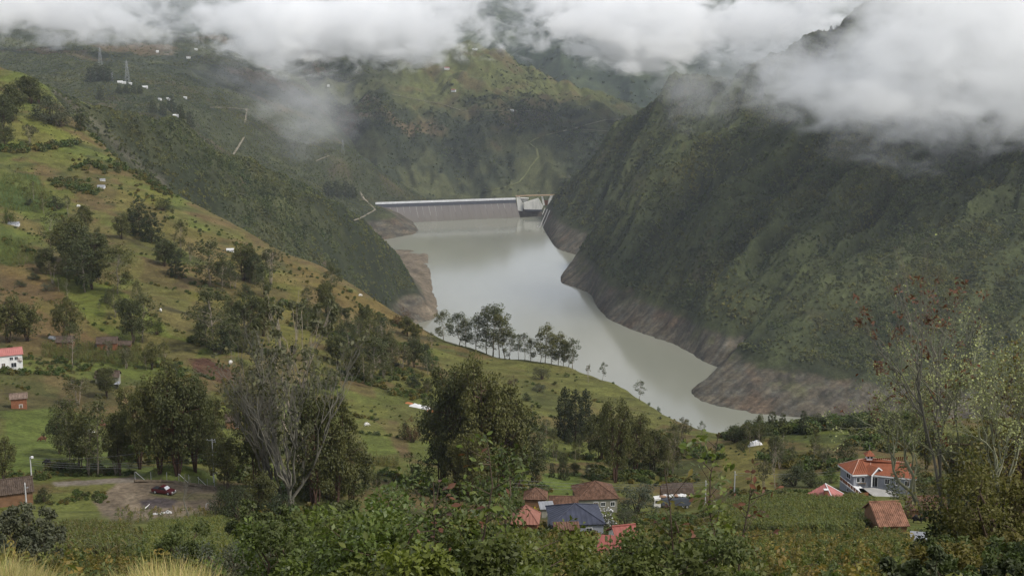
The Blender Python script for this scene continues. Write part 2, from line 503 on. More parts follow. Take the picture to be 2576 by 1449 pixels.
PXX, PYY = project(XX, YY, ZZ)
# ---------------------------------------------------------------- ground colours
def c3(*c): return np.array(c, float)
GRASS, OLIVE, BROWN = c3(.092, .108, .026), c3(.102, .099, .030), c3(.106, .079, .034)
SOIL, SCRUB, MUD, ROCK = c3(.105, .058, .032), c3(.026, .031, .015), c3(.106, .090, .064), c3(.083, .078, .063)
n_big = fbm(XX / 55, YY / 70, 71, 4)
n_mid = fbm(XX / 16, YY / 20, 75, 4)
n_fine = fbm(XX / 5, YY / 6, 79, 3)
n_hill = fbm(XX / 260, YY / 300, 83, 5)
CC = np.zeros((NA, ND, 3))
def lerp(a, b, t): return a * (1 - t[..., None]) + b * t[..., None]
# near hillside: grass and olive pasture with brown, grazed-off ground towards the rim
CC[:] = lerp(OLIVE * np.ones_like(CC), GRASS, smooth(-0.10, 0.35, n_big + 0.3 * n_mid))
CC = lerp(CC, BROWN, smooth(0.0, 0.30, -n_big + 0.6 * n_mid + 0.10))
CC = lerp(CC, c3(.052, .060, .022), 0.75 * smooth(0.10, 0.30, fbm(XX / 24, YY / 30, 73, 4)))
rim_d = np.interp(A, *zip(*[(float(ray(X, 600)[0]), v) for X, v in [(0, 1250), (430, 900), (650, 832), (850, 772), (1000, 732), (1110, 702)]]))[:, None]
strip = smooth(-95, -25, DD - rim_d) * (PXX < 1090) * smooth(440, 520, PXX + 40 * n_mid)
CC = lerp(CC, c3(.112, .082, .037), np.clip(strip * (0.75 + n_mid), 0, 1))
JIT = fbm(XX / 9, YY / 12, 91, 3) * 1.8, fbm(XX / 9, YY / 12, 95, 3) * 1.8
def paint(poly, col, soft=6.0, mott=0.0, k=1.0, lay=L_NEAR):
    """a field or patch of the near hillside, its outline roughened"""
    if col[1] > col[0]: col = (col[0] * 1.10, col[1] * 0.92, col[2] * 1.1)
    jx, jy = soft * JIT[0], soft * 0.6 * JIT[1]
    xs, ys = [p[0] for p in poly], [p[1] for p in poly]
    m = in_poly(PXX + jx, PYY + jy, poly) & (REG == lay) & VIS
    t = m * k * np.clip(1 - mott * (0.5 + 1.2 * n_mid), 0, 1)
    global CC
    ii, jj = np.nonzero(t)
    if len(ii):
        sl = (slice(max(ii.min() - 4, 0), ii.max() + 5), slice(max(jj.min() - 4, 0), jj.max() + 5))
        CC[sl] = lerp(CC[sl], c3(*col), gblur(t[sl].astype(float), 0.7, 0.7))
    return m
paint([(0, 1035), (120, 1020), (260, 1060), (330, 1200), (0, 1215)], (.076, .116, .022), 8, .3)
paint([(0, 930), (260, 960), (310, 1020), (0, 1030)], (.062, .066, .022), 10, 0.4)
paint([(0, 640), (120, 640), (330, 780), (260, 860), (0, 850)], (.120, .078, .034), 12, 0.5)
paint([(100, 670), (230, 690), (420, 800), (520, 890), (380, 880), (240, 830), (160, 740)], (.086, .122, .020), 10, 0.3)
paint([(330, 640), (400, 670), (540, 790), (560, 860), (440, 850), (330, 740)], (.100, .092, .030), 10, 0.3)
paint([(0, 430), (90, 440), (150, 520), (60, 530), (0, 520)], (.050, .085, .022), 5)
paint([(0, 560), (60, 600), (110, 660), (30, 670), (0, 660)], (.066, .098, .022), 6)
paint([(20, 310), (90, 300), (200, 345), (170, 370), (60, 365), (0, 370)], (.105, .135, .026), 5)
paint([(290, 480), (440, 480), (400, 560), (290, 530)], (.110, .125, .026), 8, 0.3)
paint([(470, 720), (760, 690), (800, 800), (900, 850), (620, 880), (500, 830)], (.100, .112, .024), 12, 0.35)
paint([(700, 640), (900, 740), (1060, 810), (1080, 850), (900, 800), (760, 720)], (.120, .088, .030), 10, 0.4)
plow = paint([(470, 903), (520, 900), (612, 945), (612, 968), (560, 965), (490, 935)], (.078, .042, .028), 2)
paint([(610, 930), (660, 905), (760, 950), (700, 990), (610, 985)], (.105, .090, .034), 8, 0.4)
paint([(880, 985), (1060, 1000), (1100, 1060), (1040, 1140), (930, 1120)], (.086, .112, .026), 6, 0.3)
paint([(900, 1080), (960, 1070), (1000, 1140), (930, 1150)], (.084, .118, .024), 3, .2)
paint([(905, 1045), (960, 1070), (1010, 1150), (1040, 1150), (1000, 1060)], (.105, .075, .036), 4, 0.3)
paint([(905, 1145), (1000, 1160), (1000, 1175), (905, 1165)], (.130, .115, .024), 2)
paint([(1100, 900), (1330, 900), (1480, 930), (1640, 1010), (1700, 1070), (1500, 1080), (1330, 1060), (1150, 1000)], (.092, .110, .028), 8, 0.35)
paint([(1360, 1100), (1560, 1120), (1560, 1160), (1370, 1165)], (.090, .118, .026), 5)
paint([(1360, 1190), (1460, 1190), (1460, 1250), (1370, 1240)], (.076, .116, .022), 4)
paint([(1800, 1115), (1900, 1100), (1960, 1130), (1950, 1250), (1830, 1235)], (.120, .128, .030), 6, 0.2)
paint([(330, 1180), (450, 1165), (545, 1195), (545, 1222), (340, 1210)], (.086, .124, .026), 3)
paint([(60, 1240), (240, 1240), (290, 1320), (560, 1300), (560, 1350), (60, 1345)], (.092, .122, .028), 8, 0.3)
yard = paint([(235, 1262), (262, 1240), (300, 1212), (350, 1207), (545, 1222), (550, 1290), (430, 1300), (340, 1310), (262, 1302)], (.165, .130, .092), 3)
road_m = paint([(130, 1213), (260, 1204), (350, 1200), (350, 1212), (270, 1216), (140, 1224)], (.175, .150, .120), 1.5)
paint([(400, 1236), (540, 1240), (540, 1258), (430, 1256), (380, 1244)], (.115, .110, .045), 5, 0.5)
paint([(352, 1258), (400, 1250), (445, 1256), (430, 1276), (360, 1282)], (.040, .042, .045), 5, 0.5, 0.9)
for q in range(4):                      # wheel ruts curving over the yard
    x = 300 + q * 9
    paint([(x + 18, 1240), (x + 22, 1240), (x + 12, 1268), (x + 52, 1297), (x + 44, 1297), (x + 8, 1268)], (.250, .205, .145), 1.5, 0.3, 0.8)
# a patchwork of small fields: grazed, fallow, cropped
FIELD_EDGES = []
_fr = random.Random(17)
for (X0, Y0) in [(60, 330), (150, 400), (90, 470), (230, 450), (340, 510), (420, 540), (60, 560), (230, 560), (330, 610), (470, 590), (540, 640), (620, 640), (120, 650), (60, 720), (250, 690),
                 (420, 690), (520, 720), (650, 720), (740, 700), (180, 800), (300, 800), (430, 790), (560, 800), (700, 790), (820, 760), (920, 800), (1000, 830), (80, 880), (430, 870), (560, 940), (700, 900), (880, 880),
                 (980, 900), (620, 1010), (900, 960), (1060, 950), (930, 1030), (1010, 1080), (160, 970), (60, 960), (1180, 960), (1380, 1000), (1480, 1020), (1560, 1060), (1400, 1060)]:
    w, h = _fr.uniform(45, 95), _fr.uniform(18, 38); sl = _fr.uniform(.1, .5)
    q = [(X0 - w + _fr.uniform(-14, 14), Y0 - h * .6 - w * sl), (X0 + w + _fr.uniform(-14, 14), Y0 - h * .5 + w * sl), (X0 + w * .9 + _fr.uniform(-14, 14), Y0 + h + w * sl), (X0 - w * 1.1 + _fr.uniform(-14, 14), Y0 + h * .8 - w * sl)]
    paint(q, _fr.choice([(.108, .118, .030), (.098, .100, .026), (.128, .098, .040), (.092, .064, .034), (.062, .080, .022), (.112, .112, .030), (.118, .084, .038)]), 4, .25, _fr.uniform(.45, .85))
    FIELD_EDGES.append(q)
# brown cut banks and terraces across the near pasture
for (x0, y0, x1, y1) in [(300, 590, 420, 640), (410, 770, 600, 815), (430, 880, 540, 860), (1000, 840, 1100, 850), (60, 470, 100, 560), (540, 1010, 640, 1000)]:
    paint([(x0, y0), (x1, y1), (x1, y1 + 9), (x0, y0 + 9)], (.055, .050, .024), 5, 0.3)
_e = in_poly(PXX, PYY, [(0, 0), (2576, 0), (2576, 1), (0, 1)])
# the other hills
def region(k): return REG == k
S0 = lerp(SCRUB * np.ones_like(CC), c3(.050, .053, .023), smooth(-0.25, 0.35, n_hill + 0.6 * n_big))
S1 = lerp(S0, c3(.075, .058, .034), smooth(0.28, 0.48, n_hill * 0.5 - n_big * 0.7 + n_mid * 0.3))
far_n = fbm(XX / 420, YY / 300, 101, 5)
far_m = fbm(XX / 110, YY / 80, 105, 4)
G0 = lerp(c3(.036, .043, .025) * np.ones_like(CC), c3(.068, .073, .034), smooth(-0.10, 0.35, far_n + 0.6 * far_m))
G0 = lerp(G0, c3(.098, .074, .042), smooth(0.10, 0.40, -far_n + 0.5 * far_m - 0.05))
G1 = lerp(c3(.034, .046, .030) * np.ones_like(CC), c3(.062, .076, .040), smooth(-0.10, 0.35, far_n + 0.6 * far_m))
for k, F in ((L_SCRUB, S1), (L_LEFT, S1 * 0.55 + G0 * 0.45), (L_MID, G0), (L_FAR, G1), (L_RB, S1), (L_RF, S1), (L_RS, S1)):
    CC[region(k)] = F[region(k)]
# green fields high on the left mountain, grassy top of the middle mountain
t = region(L_LEFT) * smooth(3350, 3700, DD)
CC = lerp(CC, G0 * 1.08, t)
t = region(L_MID) * smooth(160, 230, ZZ + 60 * far_m) * smooth(950, 1060, PXX)
CC = lerp(CC, lerp(c3(.100, .108, .036) * np.ones_like(CC), c3(.100, .082, .036), smooth(0.0, 0.3, far_m - 0.2 * far_n)), t * 0.85)
t = region(L_SCRUB) * in_poly(PXX, PYY, [(700, 480), (740, 470), (735, 560), (700, 570)])
CC = lerp(CC, c3(.074, .080, .030), gblur(t * 0.8, 1.5, 1.5))
t = region(L_SCRUB) * smooth(14, 4, np.abs(PYY - np.interp(PXX, [150, 330, 420], [230, 400, 470]) - 10 * n_mid)) * (PXX < 420)
CC = lerp(CC, c3(.12, .105, .08), gblur(t * 0.75, 1, 1))
# red-brown scar on the right mountain
t = region(L_RB) * np.exp(-((PXX - 1610 - 12 * n_mid) / 22) ** 2 - ((PYY - 520) / 60) ** 2)
CC = lerp(CC, c3(.13, .070, .038), np.clip(t, 0, 0.85))
t = region(L_RB) * np.exp(-((PXX - 1840) / 14) ** 2 - ((PYY - 322) / 7) ** 2)
CC = lerp(CC, c3(.14, .16, .03), np.clip(t * 1.2, 0, 1))
# the bare belt between the drawn-down water and the old shore line
lake = (REG >= L_SCRUB) & (REG != L_MID) & (REG != L_FAR) & (DD < 3290)
belt = smooth(35, 28, ZZ + 5.5 * n_big + 3 * n_mid) * lake
bm = lerp(MUD * np.ones_like(CC), ROCK, smooth(-0.2, 0.3, n_mid + n_fine * 0.5))
bm = lerp(bm, c3(.102, .075, .051), smooth(0.05, 0.4, n_big))
bm = lerp(bm, c3(.092, .090, .046), smooth(0.10, 0.45, -n_big + 0.4 * n_mid) * smooth(6, 25, ZZ))
_st = fbm(gx / 70, gy / 7, 171, 3)
bm = bm * (1 + 0.75 * _st[..., None])
bm = lerp(bm, c3(.052, .046, .036), smooth(.12, .34, fbm(gx / 40, gy / 14, 175, 3)) * .8)
bm = bm * (0.92 + 0.10 * np.sin(ZZ * 0.9 + 5 * n_mid))[..., None]
CC = lerp(CC, bm, belt)
t = lake * (REG == L_SCRUB) * smooth(22, 14, ZZ) * (DD > 2180)
CC = lerp(CC, c3(.180, .145, .102) * (0.9 + 0.5 * n_mid[..., None]), t * 0.8)
# on the right mountain rib grass is painted paler, standing in for lit relief
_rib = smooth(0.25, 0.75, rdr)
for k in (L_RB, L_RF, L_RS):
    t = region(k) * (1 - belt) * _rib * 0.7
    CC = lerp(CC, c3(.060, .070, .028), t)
CC *= np.where(REG == L_NEAR, 0.92, 0.9)[..., None]
CC = np.clip(CC * (1 + 0.22 * n_fine[..., None]), 0.004, 0.6)

# ---------------------------------------------------------------- land meshes
def land_material(name, s1, s2, k, bump):
    m = bpy.data.materials.new(name); t = NT(m)
    at = t.new("ShaderNodeAttribute"); at.attribute_name = "col"
    p = t.pos()
    a = t.ramp(t.noise(p, s1, 5, 0.65), [(0.28, 1 - k), (0.72, 1 + k)])
    b = t.ramp(t.noise(p, s2, 4, 0.6), [(0.3, 1 - k * 0.7), (0.7, 1 + k * 0.7)])
    c = t.mix(1.0, t.mix(1.0, at.outputs["Color"], a, 'MULTIPLY'), b, 'MULTIPLY')
    t.bsdf(c, 0.95, 0.08, t.bump(t.noise(p, s1 * 2, 5, 0.6), 0.6, bump))
    return m
M_NEAR = land_material("pasture_turf", 0.9, 0.12, 0.45, 0.4)
M_FARL = land_material("scrub_slope", 0.22, 0.035, 0.45, 2.0)
I = np.arange(NA * ND).reshape(NA, ND)
QUADS = np.stack([I[:-1, :-1], I[1:, :-1], I[1:, 1:], I[:-1, 1:]], -1).reshape(-1, 4)
VXYZ = np.stack([XX, YY, ZZ], -1).reshape(-1, 3)
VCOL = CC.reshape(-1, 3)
qreg = REG[:-1, :-1].ravel().copy()
zmax = ZZ.ravel()[QUADS].max(1)
keep = zmax > -14
keep |= np.isin(qreg, (L_MID, L_FAR))
def sub_mesh(name, mask, mat, label):
    f = QUADS[mask]
    ids, inv = np.unique(f, return_inverse=True)
    me = mesh_np(name, VXYZ[ids], inv.reshape(-1, 4), mat, True)
    at = me.attributes.new("col", 'FLOAT_COLOR', 'POINT')
    at.data.foreach_set("color", np.concatenate([VCOL[ids], np.ones((len(ids), 1))], 1).astype(np.float32).ravel())
    return tag(put(name, me), label, None, None, 'structure')
def cellmask(m): return (m[:-1, :-1] & m[1:, 1:]).ravel()
near_q = keep & (qreg == L_NEAR)
yq, rq, pq = cellmask(yard), cellmask(road_m) & ~cellmask(yard), cellmask(plow)
sub_mesh("ground", near_q & ~yq & ~rq & ~pq, M_NEAR, "grassy farmed hillside falling from the viewpoint to the rim above the reservoir")
sub_mesh("gravel_yard", near_q & yq, M_NEAR, "bare gravel yard with wheel ruts around the red pickup")
sub_mesh("road", near_q & rq, M_NEAR, "pale dirt road leading into the gravel yard")
# ridges of the ploughed field: furrows are part of its relief
fx = VXYZ[:, 0] * 0.8 + VXYZ[:, 1] * 0.6
VXYZ[:, 2] += np.where(plow.ravel(), 0.25 * np.sin(fx * 2.2), 0)
sub_mesh("field", near_q & pq, M_NEAR, "ploughed red brown field on the left hillside")
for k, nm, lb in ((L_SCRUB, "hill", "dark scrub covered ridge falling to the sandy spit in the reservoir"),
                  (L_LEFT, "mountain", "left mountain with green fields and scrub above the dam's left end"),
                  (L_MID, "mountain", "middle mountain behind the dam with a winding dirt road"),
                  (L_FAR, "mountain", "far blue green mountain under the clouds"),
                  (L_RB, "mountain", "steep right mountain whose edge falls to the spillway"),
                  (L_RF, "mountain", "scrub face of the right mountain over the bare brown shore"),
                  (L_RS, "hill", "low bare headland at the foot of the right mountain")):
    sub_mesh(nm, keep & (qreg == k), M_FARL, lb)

# ---------------------------------------------------------------- water
wm = bpy.data.materials.new("turbid_water"); t = NT(wm)
p = t.pos()
mp = t.new("ShaderNodeMapping"); mp.inputs["Scale"].default_value = (0.02, 0.006, 1); t.l.new(p, mp.inputs["Vector"])
wc = t.mix(t.ramp(t.noise(mp.outputs[0], 1.0, 3), [(0.3, 0.0), (0.7, 1.0)]), (.192, .195, .155), (.210, .212, .170))
hb = t.math('ADD', t.noise(p, 0.35, 2), t.math('MULTIPLY', t.noise(p, 2.0, 2), 0.4))
wb = t.bsdf(wc, 0.10, 0.42, t.bump(hb, 0.04, 0.12))
wb.inputs["IOR"].default_value = 1.33
dl, dr = pt(900, 600, 3140), pt(1430, 560, 3290)
wv = [(-900, 1250, 0), (1500, 1250, 0), (1500, 2900, 0), (dr.x, dr.y, 0), (dl.x, dl.y, 0), (-900, 2900, 0)]
me = bpy.data.meshes.new("water"); me.from_pydata(wv, [], [tuple(range(6))]); me.materials.append(wm)
tag(put("water", me), "calm grey green reservoir water between the slopes", None, None, 'structure')
# ---------------------------------------------------------------- plants: materials and prototypes
def leaf_mat(name, base, var=0.48, hue=(1.25, 1.05, 0.8), trans=0.22, rough=0.55, ns=0.6, big=0):
    """foliage: every copy of a plant differs a little, so does every spray of leaves"""
    m = bpy.data.materials.new(name); t = NT(m)
    r = t.rand()
    n = t.noise(t.pos(), ns, 3, 0.6)
    b = tuple(base)
    b2 = tuple(b[i] * hue[i] for i in range(3))
    c = t.mix(r, b, b2)
    k = t.ramp(n, [(0.28, 1 - var), (0.72, 1 + var)])
    c = t.mix(1.0, c, k, 'MULTIPLY')
    if big: c = t.mix(1.0, c, t.ramp(t.noise(t.pos(), big, 4, .6), [(.32, (.62, .74, .66)), (.5, (1, 1, 1)), (.68, (1.45, 1.22, .95))]), 'MULTIPLY')
    dif = t.new("ShaderNodeBsdfPrincipled", Roughness=rough); dif.inputs["Specular IOR Level"].default_value = 0.25
    t.l.new(c, dif.inputs["Base Color"])
    tr = t.new("ShaderNodeBsdfTranslucent"); t.l.new(t.mix(1.0, c, (1.1, 1.25, 0.55), 'MULTIPLY'), tr.inputs["Color"])
    ms = t.new("ShaderNodeMixShader"); ms.inputs[0].default_value = trans
    t.l.new(dif.outputs[0], ms.inputs[1]); t.l.new(tr.outputs[0], ms.inputs[2])
    t.l.new(ms.outputs[0], t.out.inputs["Surface"])
    return m
def bark_mat(name, col, sc=3.0):
    return simple_mat(name, col, 0.9, 0.1, 0.4, sc, bump=0.4, streak=(1, 1, 0.25))
LM = {
    'euc': leaf_mat("eucalyptus_leaf", (.056, .066, .027), hue=(1.75, 1.45, 1.05)),
    'euc2': leaf_mat("eucalyptus_leaf_pale", (.078, .082, .040)),
    'dark': leaf_mat("dark_leaf", (.034, .044, .020), 0.35, hue=(1.5, 1.35, 1.0)),
    'pine': leaf_mat("pine_needle", (.024, .034, .018), 0.3),
    'round': leaf_mat("bright_leaf", (.050, .078, .018), 0.35),
    'shrub': leaf_mat("shrub_leaf", (.092, .124, .032), 0.40, trans=0.3, rough=0.4, ns=2.0),
    'shrubdark': leaf_mat("dark_shrub_leaf", (.064, .086, .028), 0.4, trans=0.25, ns=1.5),
    'olive': leaf_mat("olive_leaf", (.105, .098, .028), 0.4, trans=0.3, ns=1.5),
    'grey': leaf_mat("grey_leaf", (.070, .080, .052), 0.3),
    'brown': leaf_mat("brown_leaf", (.075, .050, .026), 0.35),
    'red': leaf_mat("rusty_leaf", (.105, .048, .030), 0.4, ns=2.0),
    'lichen': leaf_mat("lichen", (.250, .262, .115), 0.35, hue=(.9, .95, .8), trans=0.1, rough=0.9),
    'yellow': leaf_mat("yellow_flower", (.42, .30, .03), 0.3),
    'scrub': leaf_mat("scrub_leaf", (.066, .082, .034), 0.45, hue=(1.7, 1.45, 1.1), ns=0.05, big=.011),
    'scrubfar': leaf_mat("far_scrub_leaf", (.048, .062, .030), 0.4, hue=(1.7, 1.5, 1.1), ns=0.02, big=.006),
    'maize': leaf_mat("maize_leaf", (.088, .115, .028), 0.4, hue=(1.5, 1.1, .8), trans=0.3),
    'maizedry': leaf_mat("dry_maize_leaf", (.120, .092, .028), 0.45, hue=(.55, .9, .7), trans=0.3),
    'weed': leaf_mat("weed_leaf", (.120, .140, .042), 0.5, hue=(1.7, 1.0, .85), trans=0.3, ns=0.35),
    'straw': leaf_mat("dry_grass", (.40, .295, .140), 0.35, hue=(.62, .85, .55), trans=0.35, ns=1.2),
}
BK = {'pale': bark_mat("pale_bark", (.26, .22, .17)), 'brown': bark_mat("brown_bark", (.085, .062, .045)),
      'red': bark_mat("reddish_bark", (.082, .050, .036)), 'grey': bark_mat("grey_bark", (.135, .125, .10)), 'lich': bark_mat("lichened_bark", (.205, .205, .135))}

def kites(c, size, rng, up=0.35, out=None, aspect=0.55, bend=0.18):
    """leaf-shaped faces at the centres c, pointing anywhere but leaning outwards and drooping"""
    n = len(c)
    d = rng.normal(size=(n, 3))
    if out is not None: d += out * 1.2
    d[:, 2] += -0.25
    d /= np.linalg.norm(d, axis=1)[:, None]
    nn = rng.normal(size=(n, 3)); nn[:, 2] = np.abs(nn[:, 2]) + up * 2
    if out is not None: nn += out * 0.9
    w = np.cross(nn, d); w /= np.linalg.norm(w, axis=1)[:, None] + 1e-9
    nn = np.cross(d, w)
    s = (size * rng.uniform(0.6, 1.35, n))[:, None]
    v = np.stack([c - d * s * 0.5, c + w * s * aspect * 0.5 + nn * s * bend, c + d * s * 0.5, c - w * s * aspect * 0.5 + nn * s * bend * 0.6], 1)
    return v.reshape(-1, 3), np.arange(4 * n).reshape(n, 4)
def blob(c, r, n, rng, shell=0.55):
    """n points in an ellipsoid, thicker near its shell; returns points and outward directions"""
    d = rng.normal(size=(n, 3)); d /= np.linalg.norm(d, axis=1)[:, None]
    k = (shell + (1 - shell) * rng.uniform(size=n) ** 0.5)[:, None]
    return np.array(c) + d * np.array(r) * k, d
def crown_mesh(name, blobs, leaf, mat, rng, **kw):
    C, O = [], []
    for c, r, n in blobs:
        p, o = blob(c, r, n, rng)
        C.append(p); O.append(o)
    v, f = kites(np.concatenate(C), leaf, rng, out=np.concatenate(O), **kw)
    return mesh_np(name, v, f, mat)
def curve_pts(a, b, sag, rng, n=5, wob=0.03):
    a, b = np.array(a, float), np.array(b, float)
    L = np.linalg.norm(b - a)
    ts = np.linspace(0, 1, n)
    p = a + (b - a) * ts[:, None]
    p[:, 2] += sag * L * np.sin(np.pi * ts)
    p[1:-1] += rng.normal(size=(n - 2, 3)) * wob * L
    return p

PROTO = {}
def proto(key, trunk, crown, h):
    PROTO.setdefault(key, []).append((trunk, crown, h))
def tall_euc(seed, H=24.0, mat='euc', nb=24, r=0.060, n=64, lo=0.32, spread=0.13, leaf=0.62):
    rng = np.random.default_rng(seed); m = MB(); bl = []
    top = np.array([rng.normal() * 0.03 * H, rng.normal() * 0.03 * H, H * 0.97])
    tr = curve_pts((0, 0, -0.6), top, 0, rng, 7, 0.012)
    m.tube(tr, [0.010 * H * (1 - 0.88 * k / 6) + 0.02 for k in range(7)], 6)
    for i in range(nb):
        t = lo + (1 - lo) * (i + rng.uniform()) / nb
        b = np.array([np.interp(t, np.linspace(0, 1, 7), tr[:, k]) for k in range(3)])
        az = rng.uniform(0, 6.283)
        L = H * spread * (0.45 + 0.75 * math.sin(math.pi * min(1, (t - lo) / (1 - lo) * 0.85 + 0.15))) * rng.uniform(0.6, 1.3)
        e = b + np.array([math.cos(az) * L, math.sin(az) * L, L * rng.uniform(0.3, 0.9)])
        m.tube(curve_pts(b, e, 0.05, rng, 3), [0.0035 * H, 0.002 * H, 0.001 * H], 4, False)
        q = r * H * rng.uniform(0.6, 1.35)
        bl.append((e, (q, q, q * rng.uniform(0.8, 1.3)), int(n * rng.uniform(0.5, 1.4))))
    bl.append((top, (r * H * 0.7, r * H * 0.7, r * H * 1.2), n))
    return m.mesh("trunk", BK['pale'], True), crown_mesh("crown", bl, leaf, LM[mat], rng), H
def broad_euc(seed, H=26.0, mat='euc', stems=5, nb=60, r=0.095, n=120, lo=0.25, spread=0.25, leaf=0.78, bark='brown', lean=0.1):
    rng = np.random.default_rng(seed); m = MB(); bl = []
    for s in range(stems):
        az = 6.283 * s / stems + rng.uniform(-.5, .5)
        tp = np.array([math.cos(az) * H * lean * rng.uniform(0.5, 1.6), math.sin(az) * H * lean * rng.uniform(0.5, 1.6), H * rng.uniform(0.72, 0.93)])
        b0 = np.array([math.cos(az) * 0.012 * H, math.sin(az) * 0.012 * H, -0.8])
        tr = curve_pts(b0, tp, 0.02, rng, 7, 0.018)
        m.tube(tr, [0.012 * H * (1 - 0.85 * k / 6) + 0.02 for k in range(7)], 6)
        for i in range(nb // stems):
            t = lo + (1 - lo) * (i + rng.uniform()) / (nb // stems)
            b = np.array([np.interp(t, np.linspace(0, 1, 7), tr[:, k]) for k in range(3)])
            a2 = az + rng.normal() * 1.3
            f = math.sin(math.pi * min(1, 0.22 + 0.72 * (t - lo) / (1 - lo)))
            L = H * spread * f * rng.uniform(0.35, 1.2)
            e = b + np.array([math.cos(a2) * L, math.sin(a2) * L, L * rng.uniform(0.0, 0.75)])
            m.tube(curve_pts(b, e, 0.10, rng, 4), [0.005 * H, 0.0035 * H, 0.002 * H, 0.001 * H], 4, False)
            q = r * H * rng.uniform(0.55, 1.25)
            bl.append((e, (q, q, q * rng.uniform(0.6, 1.0)), int(n * rng.uniform(0.4, 1.4))))
            if rng.uniform() < 0.5: bl.append((e + np.array([rng.normal() * q * .5, rng.normal() * q * .5, -q * 1.1]), (q * .6, q * .6, q * 1.0), int(n * 0.35)))
    return m.mesh("trunk", BK[bark], True), crown_mesh("crown", bl, leaf, LM[mat], rng), H
def conifer(seed, H=20.0, w=0.2, mat='pine', tiers=16, leaf=0.6, n=34, blunt=0.35):
    rng = np.random.default_rng(seed); m = MB(); bl = []
    m.tube(curve_pts((0, 0, -0.5), (0, 0, H * 0.97), 0, rng, 5, 0.004), [0.014 * H, 0.012 * H, 0.009 * H, 0.005 * H, 0.001 * H], 6)
    for i in range(tiers):
        t = 0.07 + 0.90 * i / tiers
        R0 = H * w * ((1 - t) ** 0.75 * (1 - blunt) + blunt * math.sqrt(max(0, 1 - t * t)))
        k = max(4, int(9 * (1 - t) + 4))
        for j in range(k):
            az = 6.283 * (j + rng.uniform()) / k
            L = R0 * rng.uniform(0.45, 1.1)
            b, e = (0, 0, H * t), (math.cos(az) * L, math.sin(az) * L, H * t - 0.12 * L + rng.normal() * 0.02 * H)
            if j % 2 == 0: m.tube([b, e], [0.003 * H, 0.001 * H], 3, False)
            bl.append((e, (0.050 * H, 0.050 * H, 0.035 * H), n))
    bl.append(((0, 0, H * 0.96), (0.02 * H, 0.02 * H, 0.05 * H), n))
    return m.mesh("trunk", BK['brown'], True), crown_mesh("crown", bl, leaf, LM[mat], rng), H
def dome(seed, H=8.0, w=0.5, mat='round', nb=34, r=0.17, n=95, leaf=0.34, base=0.12, stems=5, bark='brown'):
    rng = np.random.default_rng(seed); m = MB(); bl = []
    for i in range(nb):
        d = rng.normal(size=3); d[2] = abs(d[2]); d /= np.linalg.norm(d)
        q = rng.uniform(0.5, 1.0)
        e = np.array([d[0] * w * H * q, d[1] * w * H * q, H * (base + (1 - base - r * 0.8) * d[2] * q * 1.0)])
        k = r * H * rng.uniform(0.55, 1.15)
        bl.append((e, (k, k, k * 0.85), int(n * rng.uniform(0.5, 1.3))))
        if i < stems * 3:
            m.tube(curve_pts((d[0] * 0.03 * H, d[1] * 0.03 * H, -0.3), e, 0.06, rng, 4), [0.020 * H, 0.013 * H, 0.008 * H, 0.003 * H], 5, False)
    return m.mesh("trunk", BK[bark], True), crown_mesh("crown", bl, leaf, LM[mat], rng), H
def branching(rng, m, a, d, L, rad, depth, ends, spread=0.5, up=0.25, mids=None, k=3):
    """a bare limb that forks again and again"""
    b = a + d * L
    p = curve_pts(a, b, 0.0, rng, 4, 0.05)
    m.tube(p, [rad, rad * 0.88, rad * 0.75, rad * 0.62], 6 if rad > 0.03 else 4, False)
    if mids is not None: mids += [(q, rad) for q in p[1:]]
    if depth == 0: ends.append(b); return
    for i in range(k if rng.uniform() < 0.7 else 2):
        nd = d + rng.normal(size=3) * spread; nd[2] += up; nd /= np.linalg.norm(nd)
        branching(rng, m, p[rng.integers(2, 4)], nd, L * rng.uniform(0.58, 0.88), rad * 0.6, depth - 1, ends, spread, up, mids, k)
def bare_tree(seed, H=20.0, bark='grey', depth=5, mat='euc2', leaf=0.4, n=7, spread=0.36, up=0.28, L0=0.34, r0=0.012, stems=1, prob=0.3, k=3):
    rng = np.random.default_rng(seed); m = MB(); ends = []
    for s in range(stems):
        d = np.array([rng.normal() * 0.06 * stems, rng.normal() * 0.06 * stems, 1.0]); d /= np.linalg.norm(d)
        branching(rng, m, np.array([0, 0, -0.5]), d, H * L0, r0 * H, depth, ends, spread, up, None, k)
    zz = max(e[2] for e in ends)
    bl = [(e, (0.02 * H,) * 3, n) for e in ends if rng.uniform() < prob]
    return m.mesh("trunk", BK[bark], True), crown_mesh("crown", bl or [((0, 0, H * .5), (.2, .2, .2), 4)], leaf, LM[mat], rng), zz
for s in (1, 2, 3, 4): proto('slim', *tall_euc(s))
for s in (5, 6): proto('slimfull', *tall_euc(s, nb=38, n=95, r=0.078, lo=0.15, spread=0.16))
for s in (11, 12, 13, 14): proto('broad', *broad_euc(s))
for s in (15, 16): proto('broadpale', *broad_euc(s, mat='euc2', nb=40, n=60, r=0.075, stems=3, bark='pale', lo=0.4))
for s in (17, 18, 19): proto('big', *broad_euc(s, H=30, nb=96, n=125, r=0.076, leaf=0.68, stems=6, spread=0.22, lo=0.22, lean=0.13, bark='red'))
for s in (21, 22): proto('conifer', *conifer(s, w=0.24))
for s in (23, 24): proto('dense', *conifer(s, w=0.28, mat='dark', blunt=0.85, n=44))
for s in (31, 32, 33): proto('round', *dome(s))
for s in (34, 35): proto('rounddark', *dome(s, mat='dark', w=0.45))
for s in (36, 37): proto('roundgrey', *dome(s, mat='grey', w=0.55))
for s in (38,): proto('roundbrown', *dome(s, mat='brown', w=0.5, nb=26, n=60))
for s in (41, 42): proto('bare', *bare_tree(s, depth=5, spread=.34, up=.5, L0=.24, r0=.008, n=6, prob=.25, stems=4))
